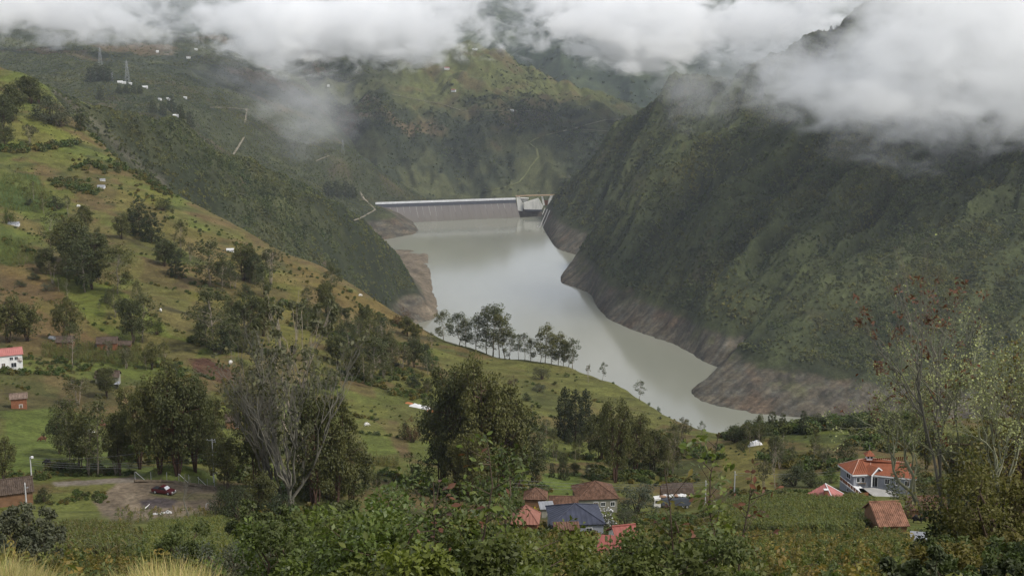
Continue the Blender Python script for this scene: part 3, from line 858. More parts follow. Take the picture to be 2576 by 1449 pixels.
for s in (43,): proto('sparse', *bare_tree(s, bark='pale', depth=4, n=26, prob=0.8, leaf=0.5, mat='euc2'))

_cnt = {}
def tree(kind, X, Yb, Yt, label, wide=1.0, var=None, group=None, cat="tree", name=None, d=None, loc=None, lean=0.0, near=True):
    """a tree whose foot stands on the land seen at (X, Yb) and whose top reaches Yt"""
    P = PROTO[kind]
    k = _cnt[kind] = _cnt.get(kind, -1) + 1
    trunk, crown, H = P[(k if var is None else var) % len(P)]
    p = loc or (stand(X, d) if d else near_ground(X, Yb) if near else ground(X, Yb))
    if d: h = max(0.5, CAM_Z + float(ray(X, Yt)[1]) * p.y - p.z)
    else: h = (float(project(p.x, p.y, p.z)[1]) - Yt) / FPX * p.y * 1.0
    s = h / H
    nm = name or {'conifer': 'conifer', 'dense': 'conifer', 'round': 'tree', 'rounddark': 'tree', 'bare': 'bare_tree'}.get(kind, 'eucalyptus_tree' if kind in ('slim', 'slimfull', 'broad', 'broadpale', 'big') else 'tree')
    r = empty(nm, p, random.uniform(0, 6.28))
    r.rotation_euler.y = lean
    r.scale = (s * wide, s * wide, s)
    put("trunk", trunk, r); put("crown", crown, r)
    tag(r, label, cat, group)
    return r

# ---------------------------------------------------------------- cover that nobody could count
_srcs = []
def source(name, me):
    o = bpy.data.objects.new(name, me)
    _srcs.append(o)
    return o
def scatter(name, pts, scl, srcs, label, rng, tilt=0.15, kind='stuff', zs=None):
    """one object that sets copies of a few small plants on the given points"""
    n = len(pts)
    me = bpy.data.meshes.new(name)
    me.vertices.add(n); me.vertices.foreach_set("co", np.ascontiguousarray(pts, np.float32).ravel())
    rot = np.stack([rng.normal(size=n) * tilt, rng.normal(size=n) * tilt, rng.uniform(0, 6.283, n)], 1)
    s3 = np.stack([scl, scl, scl if zs is None else zs], 1)
    for nm, a in (("rot", rot), ("scl", s3)):
        at = me.attributes.new(nm, 'FLOAT_VECTOR', 'POINT'); at.data.foreach_set("vector", np.ascontiguousarray(a, np.float32).ravel())
    at = me.attributes.new("pick", 'INT', 'POINT'); at.data.foreach_set("value", rng.integers(0, len(srcs), n).astype(np.int32))
    o = put(name, me)
    g = bpy.data.node_groups.new(name, 'GeometryNodeTree')
    g.interface.new_socket("Geometry", in_out='INPUT', socket_type='NodeSocketGeometry')
    g.interface.new_socket("Geometry", in_out='OUTPUT', socket_type='NodeSocketGeometry')
    N, L = g.nodes, g.links
    gi, go = N.new("NodeGroupInput"), N.new("NodeGroupOutput")
    iop = N.new("GeometryNodeInstanceOnPoints"); iop.inputs["Pick Instance"].default_value = True
    j = N.new("GeometryNodeJoinGeometry")
    for s in reversed(srcs):
        oi = N.new("GeometryNodeObjectInfo"); oi.inputs["Object"].default_value = s; oi.inputs["As Instance"].default_value = True
        L.new(oi.outputs["Geometry"], j.inputs[0])
    def attr(nm, ty):
        q = N.new("GeometryNodeInputNamedAttribute"); q.data_type = ty; q.inputs["Name"].default_value = nm
        return [k for k in q.outputs if k.enabled and k.name == "Attribute"][0]
    L.new(gi.outputs[0], iop.inputs["Points"]); L.new(j.outputs[0], iop.inputs["Instance"])
    L.new(attr("rot", 'FLOAT_VECTOR'), iop.inputs["Rotation"]); L.new(attr("scl", 'FLOAT_VECTOR'), iop.inputs["Scale"])
    L.new(attr("pick", 'INT'), iop.inputs["Instance Index"])
    L.new(iop.outputs[0], go.inputs[0])
    md = o.modifiers.new("cover", 'NODES'); md.node_group = g
    return tag(o, label, None, None, kind)

def clump_mesh(seed, mat, n=60, leaf=0.34, flat=0.75):
    """a bush about 1 unit across: leaf faces over a lumpy dome"""
    rng = np.random.default_rng(seed)
    bl = []
    for i in range(5):
        a = rng.uniform(0, 6.28); q = rng.uniform(0, 0.28)
        k = rng.uniform(0.22, 0.36)
        bl.append(((math.cos(a) * q, math.sin(a) * q, flat * rng.uniform(0.2, 0.5)), (k, k, k * 0.9), n // 5))
    return crown_mesh("clump", bl, leaf, LM[mat], rng, aspect=0.8)
SRC_SCRUB = [source("scrub_bush", clump_mesh(s, 'scrub')) for s in (1, 2, 3)]
SRC_FAR = [source("far_scrub_bush", clump_mesh(s, 'scrubfar', 40, 0.42)) for s in (4, 5)]
SRC_BUSH = [source("bush", clump_mesh(s, m, 150, 0.20)) for s, m in ((6, 'shrubdark'), (7, 'euc'), (8, 'olive'), (9, 'round'))]

AREA = np.abs(np.gradient(XX, axis=0) * np.gradient(YY, axis=1))
def sample(mask, dens, rng, per_cell=False):
    """random places on visible land; dens in plants per square metre"""
    lam = AREA * np.where(mask & VIS, dens, 0)
    lam[(PXX < -200) | (PXX > 2776)] *= 0
    n = rng.poisson(lam)
    ii, jj = np.nonzero(n)
    ii, jj = np.repeat(ii, n[ii, jj]), np.repeat(jj, n[ii, jj])
    fi = np.clip(ii + rng.uniform(-.5, .5, len(ii)), 0, NA - 1.001); fj = np.clip(jj + rng.uniform(-.5, .5, len(jj)), 0, ND - 1.001)
    a = np.interp(fi, np.arange(NA), A); y = np.exp(np.interp(fj, np.arange(ND), LD))
    x = a * y
    return np.stack([x, y, height(x, y)], 1), ii, jj
dry = (ZZ > 40 + 4 * n_mid) | ~lake
for k, nm, dens, lo, hi, src, lb in (
        (L_SCRUB, "scrub", 1 / 7, 2.2, 8.0, SRC_SCRUB, "low dark scrub covering the ridge beyond the pasture"),
        (L_RB, "scrub", 1 / 8, 2.8, 10.0, SRC_SCRUB, "dense scrub on the steep slope above the spillway"),
        (L_RF, "scrub", 1 / 7, 2.6, 9.5, SRC_SCRUB, "dense dark scrub on the right mountain's face"),
        (L_RS, "scrub", 1 / 8, 2.2, 8.0, SRC_SCRUB, "scrub above the bare headland at the right"),
        (L_LEFT, "scrub", 1 / 20, 2.5, 6.5, SRC_SCRUB, "patchy scrub on the left mountain above the dam"),
        (L_MID, "scrub", 1 / 35, 3.5, 12.0, SRC_FAR, "thin scrub in the gullies of the middle mountain"),
        (L_FAR, "scrub", 1 / 900, 8.0, 24.0, SRC_FAR, "woods on the far mountain under the clouds")):
    den = np.full_like(ZZ, dens) * np.clip(0.55 + 1.9 * (n_hill * 0.5 + n_mid * 0.5) if k not in (L_MID, L_FAR) else 0.25 - 2.2 * far_n - 0.8 * far_m, 0.04, 1.6)
    if k in (L_RB, L_RF, L_RS): den *= np.clip(1.75 - 2.1 * _rib + 1.8 * n_mid + .5 * n_hill, .30, 2.0)
    if k == L_SCRUB: den *= np.clip(1.2 + 2.4 * n_mid + 1.6 * n_hill, .25, 2.0)
    if k == L_LEFT: den *= 1 - 0.75 * smooth(3350, 3600, DD)
    if k == L_MID: den *= 1 - 0.8 * smooth(180, 240, ZZ) * (PXX > 1000)
    pts, ii, jj = sample((REG == k) & dry, den, RNG)
    scl = lo + (hi - lo) * RNG.beta(1.3, 3.2, len(pts))
    pts[:, 2] -= 0.12 * scl
    scatter(nm, pts, scl, src, lb, RNG)
    print("scatter", k, len(pts))
# ---------------------------------------------------------------- built things: helpers and materials
def at_z(X, Y, z):
    """where the ray through a pixel meets the level z"""
    a, s = (float(q) for q in ray(X, Y))
    d = (z - CAM_Z) / s
    return Vector((a * d, d, z))
def prism(mb, front, t):
    """extrude a polygon away from the viewpoint by the vector t"""
    t = Vector(t); n = len(front)
    f = [Vector(p) for p in front]; b = [p + t for p in f]
    mb.poly(f); mb.poly(b[::-1])
    for i in range(n): mb.poly([f[(i + 1) % n], f[i], b[i], b[(i + 1) % n]])
M_TILE = simple_mat("clay_tile", (.118, .068, .047), 0.9, 0.1, 0.55, 1.3, bump=0.4)
M_TILEB = simple_mat("old_clay_tile", (.078, .058, .045), 0.9, 0.1, 0.5, 1.2, bump=0.4)
M_TILEO = simple_mat("orange_tile", (.205, .070, .036), 0.8, 0.2, 0.22, 0.9)
M_PINK = simple_mat("pink_roof_sheet", (.330, .125, .110), 0.6, 0.3, 0.2, 0.6)
M_RED = simple_mat("red_roof_sheet", (.220, .066, .052), 0.6, 0.3, 0.25, 0.6)
M_ORTENT = simple_mat("orange_roof_sheet", (.225, .100, .072), 0.7, 0.2, 0.2, 0.8)
M_BLUE = simple_mat("blue_roof_sheet", (.034, .038, .058), 0.65, 0.3, 0.4, 0.5)
M_GREYR = simple_mat("grey_roof_sheet", (.22, .225, .24), 0.5, 0.4, 0.25, 0.6)
M_WHITE = simple_mat("white_wall", (.62, .61, .58), 0.85, 0.2, 0.15, 0.7)
M_GREYW = simple_mat("grey_wall", (.245, .255, .285), 0.85, 0.2, 0.15, 0.6)
M_ADOBE = simple_mat("adobe_wall", (.175, .100, .058), 0.95, 0.1, 0.3, 1.0, bump=0.3)
M_BEIGE = simple_mat("beige_wall", (.235, .225, .185), 0.9, 0.1, 0.25, 0.7)
M_BRICK = simple_mat("orange_brick", (.205, .088, .048), 0.9, 0.1, 0.35, 2.0)
M_TRIM = simple_mat("white_trim", (.66, .66, .66), 0.6, 0.3, 0.1, 1.0)
M_DARK = simple_mat("dark_opening", (.018, .018, .020), 0.5, 0.3, 0.2, 1.0)
M_WOOD = simple_mat("weathered_wood", (.140, .112, .082), 0.9, 0.1, 0.4, 2.0, streak=(1, 1, .3))
M_CONC = simple_mat("concrete", (.30, .29, .27), 0.9, 0.2, 0.22, 0.5)
M_POLE = simple_mat("concrete_pole", (.42, .42, .41), 0.8, 0.2, 0.15, 1.0)
M_STEEL = simple_mat("galvanised_steel", (.30, .31, .32), 0.5, 0.4, 0.15, 1.0)
M_WIRE = simple_mat("wire", (.10, .10, .10), 0.5, 0.3, 0.1, 1.0)
M_TARPB = simple_mat("blue_tarp", (.030, .085, .230), 0.6, 0.3, 0.2, 1.0)
M_CLOTH = simple_mat("white_sheet", (.55, .55, .55), 0.7, 0.2, 0.12, 1.5)
M_GLASS = simple_mat("window_glass", (.022, .026, .030), 0.12, 0.5, 0.2, 1.0)
M_EARTH = simple_mat("orange_earth", (.30, .125, .055), 0.95, 0.05, 0.35, 1.0)

def roof_plane(mb, e0, e1, r0, r1, step=0.45, hgt=0.09, rows=1, rng=random, thick=0.12):
    """one slope of a roof: sheet plus rounded tile rows or sheet ribs running down it"""
    e0, e1, r0, r1 = (Vector(p) for p in (e0, e1, r0, r1))
    ax = (e1 - e0); L = ax.length; ax = ax / L
    n = ax.cross(r0 - e0 if (r0 - e0).length > (r1 - e0).length * .5 else r1 - e0).normalized()
    if n.z < 0: n = -n
    up = n.cross(ax)
    if up.z < 0: up = -up
    u0, u1 = (r0 - e0).dot(ax), (r1 - e0).dot(ax)
    S0, S1 = (r0 - e0).dot(up), (r1 - e0).dot(up)
    q = [e0, e1, r1, r0] if (r1 - r0).length > 0.05 else [e0, e1, r0]
    if (q[1] - q[0]).cross(q[2] - q[0]).dot(n) < 0: q = q[::-1]
    mb.poly(q); mb.poly([p - n * thick for p in q[::-1]])
    for i in range(len(q)): mb.poly([q[i], q[i] - n * thick, q[(i + 1) % len(q)] - n * thick, q[(i + 1) % len(q)]])
    k = max(2, int(L / step))
    for i in range(k):
        u = (i + 0.5) * L / k
        v = S0 + (S1 - S0) * (u - u0) / max(u1 - u0, .05) if u1 - u0 > .05 else S0
        if u < u0: v = S0 * u / u0
        elif u > u1: v = S1 * (L - u) / (L - u1)
        w = L / k * 0.32
        for j in range(rows):
            v0, v1 = v * j / rows, v * (j + 1) / rows
            if v1 - v0 < 0.05: continue
            h = hgt * (1 + (rng.uniform(-.45, .45) if rows > 1 else 0))
            o = rng.uniform(-.03, .03) if rows > 1 else 0
            a, b = e0 + ax * (u + o) + up * v0, e0 + ax * (u + o) + up * v1
            A_, B_ = a + n * h, b + n * h * 0.75
            mb.poly([a - ax * w, A_ - ax * w * .35, B_ - ax * w * .35, b - ax * w][::-1])
            mb.poly([a + ax * w, A_ + ax * w * .35, B_ + ax * w * .35, b + ax * w])
            mb.poly([A_ - ax * w * .35, A_ + ax * w * .35, B_ + ax * w * .35, B_ - ax * w * .35])
            mb.poly([a - ax * w, a + ax * w, A_ + ax * w * .35, A_ - ax * w * .35])
def opening(parent, name, c, ax, w, h, mat, frame=M_TRIM, fw=0.09, out=None, sill=True):
    """a window or door let into a wall: frame pieces standing proud of a recessed pane"""
    c, ax = Vector(c), Vector(ax).normalized()
    out = out or Vector((ax.y, -ax.x, 0))
    up = Vector((0, 0, 1))
    M = Matrix(((ax.x, out.x, 0, c.x), (ax.y, out.y, 0, c.y), (0, 0, 1, c.z), (0, 0, 0, 1)))
    p = MB(); p.box((0, 0.015, 0), (w, 0.03, h), 0, M)
    o = p.build(name, mat, parent)
    f = MB()
    for s in (-1, 1): f.box((s * (w + fw) / 2, 0.05, 0), (fw, 0.1, h + 2 * fw), 0, M)
    f.box((0, 0.05, (h + fw) / 2), (w, 0.1, fw), 0, M)
    if sill: f.box((0, 0.07, -(h + fw) / 2), (w, 0.14, fw), 0, M)
    if w > 0.8: f.box((0, 0.045, 0), (fw * 0.6, 0.05, h), 0, M)
    f.build("frame", frame, o)
    return o
def house(label, FL, FR, depth, z_e=None, h=2.6, rise=1.8, roof='gable', wall=M_BEIGE, tile=M_TILE, over=0.4, step=0.45, rows=4,
          wins=(), doors=(), name="house", cat="house", ridge=0.45, group=None, zg=None, hgt=0.09, back=True):
    """FL, FR: pixels of the front eave's ends; the ground below them sets the eave height"""
    if zg is None:
        g = ground((FL[0] + FR[0]) / 2, max(FL[1], FR[1]) + h * 10.5)
        zg = g.z
    ze = (zg + h) if z_e is None else z_e
    a, b = at_z(*FL, ze), at_z(*FR, ze)
    ax = (b - a).normalized(); bk = Vector((-ax.y, ax.x, 0))
    Wd = (b - a).length
    c0 = a
    root = empty(name, (a + b) / 2 + bk * depth / 2 - Vector((0, 0, ze - zg + 0.3)))
    inv = Matrix.Translation(-root.location)
    L = lambda u, v, w: Vector((a.x, a.y, ze)) + ax * u + bk * v + Vector((0, 0, w)) - root.location
    rw = MB()
    lo = -(ze - zg) - 1.2
    f = [L(over, over, lo), L(Wd - over, over, lo), L(Wd - over, depth - over, lo), L(over, depth - over, lo)]
    tp = [Vector((p.x, p.y, L(0, 0, 0).z + 0.02)) for p in f]
    for i in range(4): rw.poly([f[i], f[(i + 1) % 4], tp[(i + 1) % 4], tp[i]])
    rm = MB(); rng = random.Random(int(a.x * 7) & 1023)
    if roof == 'gable':
        R0, R1 = L(0, depth * ridge, rise), L(Wd, depth * ridge, rise)
        roof_plane(rm, L(0, 0, 0), L(Wd, 0, 0), R0, R1, step, hgt, rows, rng)
        roof_plane(rm, L(Wd, depth, 0), L(0, depth, 0), R1, R0, step, hgt, rows, rng)
        k = over / (depth * ridge)
        for u in (over, Wd - over):
            rw.poly([L(u, over, 0), L(u, depth - over, 0), L(u, depth * ridge, rise * (1 - k))])
    elif roof == 'hip':
        hr = min(Wd, depth) * 0.5
        R0, R1 = L(Wd / 2 - max(0.05, Wd / 2 - hr), depth * 0.5, rise), L(Wd / 2 + max(0.05, Wd / 2 - hr), depth * 0.5, rise)
        roof_plane(rm, L(0, 0, 0), L(Wd, 0, 0), R0, R1, step, hgt, rows, rng)
        roof_plane(rm, L(Wd, 0, 0), L(Wd, depth, 0), R1, R1, step, hgt, rows, rng)
        roof_plane(rm, L(Wd, depth, 0), L(0, depth, 0), R1, R0, step, hgt, rows, rng)
        roof_plane(rm, L(0, depth, 0), L(0, 0, 0), R0, R0, step, hgt, rows, rng)
    else:   # lean-to rising to the back
        R0, R1 = L(0, depth, rise), L(Wd, depth, rise)
        roof_plane(rm, L(0, 0, 0), L(Wd, 0, 0), R0, R1, step, hgt, rows, rng)
        for u in (over, Wd - over): rw.poly([L(u, over, 0), L(u, depth - over, 0), L(u, depth - over, rise * 0.9)])
    rw.build("wall", wall, root)
    ro = rm.build("roof", tile, root)
    if roof != 'lean':
        rc = MB(); rc.tube([R0 + Vector((0, 0, .06)), R1 + Vector((0, 0, .06))], 0.14, 6)
        if roof == 'hip':
            for e, r in ((L(0, 0, 0), R0), (L(Wd, 0, 0), R1), (L(Wd, depth, 0), R1), (L(0, depth, 0), R0)): rc.tube([e + Vector((0, 0, .06)), r + Vector((0, 0, .06))], 0.11, 5)
        rc.build("ridge_cap", tile, ro)
    for (u, w, ww, hh) in wins:
        opening(root, "window", L(u * Wd, over, w - (ze - zg) - 0.0), ax, ww, hh, M_GLASS)
    for (u, ww, hh) in doors:
        opening(root, "door", L(u * Wd, over, hh / 2 - (ze - zg)), ax, ww, hh, M_WOOD, sill=False)
    tag(root, label, cat, group)
    root["_h"] = 1; del root["_h"]
    return root
def ribbon(name, px, width, mat, label, lift=0.9, dense=3, z=None):
    """a road laid on the land along a line of pixels"""
    P = []
    for (x0, y0), (x1, y1) in zip(px[:-1], px[1:]):
        k = max(2, int(math.hypot(x1 - x0, y1 - y0) / dense))
        for i in range(k): P.append(ground(x0 + (x1 - x0) * i / k, y0 + (y1 - y0) * i / k))
    P.append(ground(*px[-1]))
    m = MB(); rows = []
    for i, p in enumerate(P):
        t = P[min(i + 1, len(P) - 1)] - P[max(i - 1, 0)]; t.z = 0
        t = t.normalized() if t.length > 1e-6 else Vector((1, 0, 0)); s = Vector((-t.y, t.x, 0)) * width / 2 * random.uniform(0.8, 1.2)
        rows.append([p - s + Vector((0, 0, lift - 1.2)), p - s + Vector((0, 0, lift)), p + s + Vector((0, 0, lift)), p + s + Vector((0, 0, lift - 1.2))])
    for a, b in zip(rows[:-1], rows[1:]):
        for k in range(3): m.poly([a[k], a[k + 1], b[k + 1], b[k]])
    o = m.build(name, mat)
    return tag(o, label, None, None, 'structure')

# ---------------------------------------------------------------- the dam
def dam_material():
    m = bpy.data.materials.new("dam_face_concrete"); t = NT(m)
    o = t.obj()
    mp = t.new("ShaderNodeMapping"); mp.inputs["Scale"].default_value = (0.35, 0.012, 0.012); t.l.new(o, mp.inputs["Vector"])
    st = t.ramp(t.noise(mp.outputs[0], 1.0, 4, 0.7), [(0.52, 0.0), (0.80, 1.0)])
    r = t.ramp(t.rand(), [(0, 0.95), (1, 1.05)])
    sp = t.new("ShaderNodeSeparateXYZ"); t.l.new(o, sp.inputs[0])
    lev = t.ramp(t.math('ADD', t.math('MULTIPLY', sp.outputs[2], 0.020), t.math('MULTIPLY', t.noise(o, 0.05, 3), 0.12)), [(0.02, (.115, .104, .088)), (0.45, (.122, .110, .102)), (0.80, (.112, .107, .106))])
    c = t.mix(1.0, lev, r, 'MULTIPLY')
    c = t.mix(t.math('MULTIPLY', st, 0.35), c, (.22, .215, .205))
    t.bsdf(c, 0.85, 0.15)
    return m
M_DAM = dam_material()
M_DAMD = simple_mat("dark_concrete", (.055, .058, .070), 0.8, 0.2, 0.2, 0.1)  # dark tone of the band under the parapet, the ledge and the fill
M_PARA = simple_mat("pale_parapet", (.52, .53, .54), 0.8, 0.2, 0.2, 0.12)
M_SPILL = simple_mat("spillway_concrete", (.58, .57, .53), 0.85, 0.2, 0.3, 0.12, streak=(1, 1, .25))
M_DROCK = simple_mat("blasted_rock", (.150, .125, .098), 0.95, 0.1, 0.5, 0.12, bump=0.6)
P0, P1 = pt(949, 513, 3213), pt(1298, 498, 3290)
HC = 41.5                                         # crest level
P0.z = P1.z = 0
U = (P1 - P0); DL = U.length; U = U / DL; UP = Vector((U.y, -U.x, 0))     # UP: upstream, towards the viewpoint
dam = empty("dam", P0 + U * DL / 2)
dam.rotation_euler.z = math.atan2(U.y, U.x)       # local x along the crest, -y upstream
NS = 22; SL = 1.42; zt = 29.5
for i in range(NS):
    x0, x1 = -DL / 2 + DL * i / NS + 0.12, -DL / 2 + DL * (i + 1) / NS - 0.12
    dz = random.uniform(-.06, .06)
    m = MB()
    fr = [(x0, -SL * (zt + 18), -18 + dz), (x1, -SL * (zt + 18), -18 + dz), (x1, 0, zt + dz), (x0, 0, zt + dz)]
    prism(m, fr, (0, 1.0, -1.4))
    m.build("face_slab", M_DAM, dam)
m = MB()
for i in range(NS + 1):                           # fill behind the open joints
    pass
prism(m, [(-DL / 2, -SL * (zt + 18) + 0.35, -18.5), (DL / 2, -SL * (zt + 18) + 0.35, -18.5), (DL / 2, 0.35, zt - .5), (-DL / 2, 0.35, zt - .5)], (0, 30, -45))
m.build("fill", M_DAMD, dam)
rs = random.Random(4)
for i in range(1, NS):
    left = i <= 9
    if not left and i < 17 and rs.random() < 0.6: continue
    ln = rs.uniform(.35, .8) if left else rs.uniform(.25, .5)
    x = -DL / 2 + DL * i / NS + rs.uniform(-.5, .5)
    z1 = zt - (zt * ln)
    w = rs.uniform(.22, .5)
    m = MB(); prism(m, [(x - w * .5, -SL * (zt - z1) - .25, z1), (x + w * .5, -SL * (zt - z1) - .25, z1), (x + w, -.25, zt), (x - w, -.25, zt)], (0, .2, -.1))
    m.build("joint_seal", M_CONC, dam)
m = MB(); prism(m, [(-DL / 2, -1.2, zt + 0.1), (DL / 2, -1.2, zt + 0.1), (DL / 2, 0.6, zt + 7.4), (-DL / 2, 0.6, zt + 7.4)], (0, 12, 0))
m.build("footing_wall", M_DAMD, dam)
for i in range(26):
    x0, x1 = -DL / 2 - 4 + (DL + 4) * i / 26, -DL / 2 - 4 + (DL + 4) * (i + 1) / 26 - .25
    m = MB(); prism(m, [(x0, -0.4, zt + 7.4), (x1, -0.4, zt + 7.4), (x1, .5, HC - 0.2), (x0, .5, HC - 0.2)], (0, .8, 0))
    m.build("parapet_panel", M_PARA, dam)
m = MB(); m.box((0, 7.5, HC - 2.2), (DL, 11, 1.6)); m.build("crest_road", M_CONC, dam)
m = MB()
for i in range(40):
    x = -DL / 2 + DL * (i + .5) / 40
    m.box((x, 12.4, HC - 0.2), (.5, .5, 2.6))
m.bar((-DL / 2, 12.4, HC + 0.8), (DL / 2, 12.4, HC + 0.8), .35, .35)
m.build("railing", M_DARK, dam)
tag(dam, "concrete faced dam with white parapet closing the far end of the reservoir", "dam")
# spillway
sw = empty("spillway", pt(1350, 560, 3292)); sl = sw.location
def spart(name, px, d, t, mat):
    m = MB(); prism(m, [pt(x, y, d) - sl for x, y in px], (0, t, 0)); return m.build(name, mat, sw)
spart("rock_base", [(1299, 592), (1372, 592), (1366, 545), (1358, 529), (1322, 528), (1312, 524), (1299, 512)], 3294, 30, M_DROCK)
spart("pier", [(1299, 497), (1307, 498), (1317, 516), (1315, 532), (1303, 530)], 3288, 22, M_SPILL)
spart("pier", [(1309, 499), (1330, 500), (1322, 511), (1313, 507)], 3300, 14, M_SPILL)
spart("wall", [(1318, 527), (1363, 527.5), (1366, 520), (1359, 507), (1354, 500), (1345, 503), (1317, 511.5)], 3284, 16, M_SPILL)
spart("pier", [(1378, 520), (1391, 516), (1399, 493.5), (1384, 496), (1380, 505)], 3290, 18, M_SPILL)
spart("pier", [(1362, 497), (1366, 497), (1371, 516), (1366, 518)], 3292, 14, M_SPILL)
spart("ledge", [(1320, 527.6), (1364, 528.2), (1364, 532), (1321, 531)], 3281, 6, M_DAMD)
spart("gate", [(1366.5, 505), (1380, 504), (1378, 517), (1371, 517)], 3303, 2, M_EARTH)
spart("deck", [(1297, 493.5), (1340, 491.8), (1399, 490.5), (1399, 492.6), (1340, 494), (1297, 495.8)], 3289, 10, simple_mat("rusty_deck", (.28, .20, .12), .8, .2, .3, .1))
tag(sw, "white concrete spillway with piers and a bridge deck at the dam's right end", "spillway")
for i in range(3):
    m = MB(); a, b = ground(1371 + i * 6, 524 + i * 3), pt(1351 + i * 6, 572 + i * 3, 3105)
    a = a + (Vector((0, 0, CAM_Z)) - a) * .004
    o = put("intake_pipe", None); 
    bpy.data.objects.remove(o)
    m.tube([Vector((0, 0, 0)), b - a], 1.1, 6)
    o = m.build("intake_pipe", M_CONC); o.location = a
    tag(o, ["intake pipe running down to the water beside the dam, nearest to the dam face", "middle one of three intake pipes below the spillway", "intake pipe below the spillway nearest to the right mountain"][i], "pipe", "pipes below the spillway")

# ---------------------------------------------------------------- far roads and houses
M_TRACK = simple_mat("dirt_track", (.215, .190, .145), 0.95, 0.05, 0.2, 0.05)
M_TRACKG = simple_mat("grassy_track", (.125, .130, .060), 0.95, 0.05, 0.25, 0.05)
ribbon("road", [(1573, 300), (1525, 302), (1481, 313), (1444, 324), (1383, 338)], 5.5, M_TRACK, "pale road crossing the middle mountain above the spillway")
ribbon("road", [(1383, 338), (1346, 350), (1331, 360), (1350, 375), (1354, 396), (1334, 420), (1319, 444), (1305, 459), (1268, 472), (1215, 484)], 5.5, M_TRACKG, "yellow green track winding down the middle mountain to the dam")
ribbon("road", [(987, 238), (1058, 253), (1110, 262), (1160, 279), (1288, 279), (1397, 282)], 3.5, M_TRACK, "thin level track across the middle mountain's slope")
ribbon("road", [(1464, 326), (1532, 331)], 3.5, M_TRACK, "short side track by the pale road on the middle mountain")
ribbon("road", [(525, 271), (560, 271), (626, 276)], 6, M_TRACK, "level pale track on the misty left mountain")
ribbon("road", [(620, 275), (616, 310)], 5, M_TRACK, "steep pale track falling from the level one on the left mountain")
ribbon("road", [(613, 346), (600, 368), (586, 390)], 5, M_TRACK, "pale cut track low on the left mountain under the mist")
ribbon("road", [(794, 406), (812, 398), (828, 392)], 4, M_TRACK, "short pale track below the pylon on the spur")
ribbon("path", [(906, 483), (915, 500), (938, 522), (944, 528), (915, 545), (888, 556)], 4, M_TRACK, "access track zigzagging down beside the dam's left end")
M_FARW = simple_mat("far_white_wall", (.52, .52, .51), 0.8, 0.2, 0.1, 0.3)
def far_house(X, Y, w, h, label, roofm=M_FARW, cat="house", group=None, wall=M_FARW, rise=0.5, dep=None):
    p = ground(X, Y)
    r = empty("farmhouse", p, random.uniform(-.5, .5))
    W_, H_ = w / FPX * p.y, h / FPX * p.y * 0.62
    D_ = dep or W_ * 0.7
    m = MB(); m.box((0, 0, H_ / 2 - .6), (W_, D_, H_ + 1.2)); m.build("wall", wall, r)
    m = MB(); q = W_ / 2 * 1.06; e = D_ / 2 * 1.1; rh = rise * D_ * 0.5
    roof_plane(m, (-q, -e, H_), (q, -e, H_), (-q, 0, H_ + rh), (q, 0, H_ + rh), W_ / 6, .05, 1)
    roof_plane(m, (q, e, H_), (-q, e, H_), (q, 0, H_ + rh), (-q, 0, H_ + rh), W_ / 6, .05, 1)
    m.build("roof", roofm, r)
    if w > 9:
        for k in (-.25, .25): opening(r, "window", (k * W_, -D_ / 2, H_ * .5), (1, 0, 0), W_ * .12, H_ * .35, M_GLASS, fw=W_ * .015)
    tag(r, label, cat, group)
    return r
g = "small houses scattered over the left mountain"
far_house(302, 210, 13, 6, "long white farmhouse above a dark row of trees, left of its small neighbour", group=g)
far_house(313, 211, 8, 6, "white annex joined to the right end of the long farmhouse on the left mountain", group=g)
far_house(328, 213, 8, 5, "small white house right of the long farmhouse on the left mountain", group=g)
far_house(365, 222, 13, 5, "pale house on a brown clearing, between long farmhouse and white pair below", group=g)
far_house(402, 252, 8, 5, "left of two white houses close together above a dark wood", group=g)
far_house(423, 252, 10, 6, "right of two white houses close together above a dark wood", group=g)
far_house(466, 249, 8, 6, "lone white house on the slope right of the white pair", group=g)
far_house(442, 294, 14, 6, "white shed lowest on the left mountain, among dark trees", group=g)
far_house(474, 147, 10, 7, "dark roofed house under the cloud's edge high on the left mountain", roofm=M_TILEB, group=g)
far_house(396, 132, 7, 5, "tiny white house touching the cloud's lower edge", group=g)
far_house(493, 127, 7, 5, "tiny white house in a green field just below the bright cloud", group=g)
far_house(674, 175, 14, 7, "red roofed house in pale fields below the long cloud", roofm=M_RED, group=g)
far_house(826, 218, 6, 5, "tiny white house in the mist near the middle mountain", group=g)
g = "small houses on the middle mountain"
far_house(1124, 175, 12, 6, "faint reddish roofed house just below the cloud on the middle mountain", roofm=M_RED, group=g)
far_house(1141, 231, 11, 7, "orange roofed white house on the sharp spur of the middle mountain", roofm=M_ORTENT, group=g)
far_house(1288, 280, 8, 5, "white house beside the level track on the middle mountain", group=g)
far_house(1190, 127, 6, 5, "left of two tiny white houses on the middle mountain's top", group=g)
far_house(1198, 127, 6, 5, "right of two tiny white houses on the middle mountain's top", group=g)
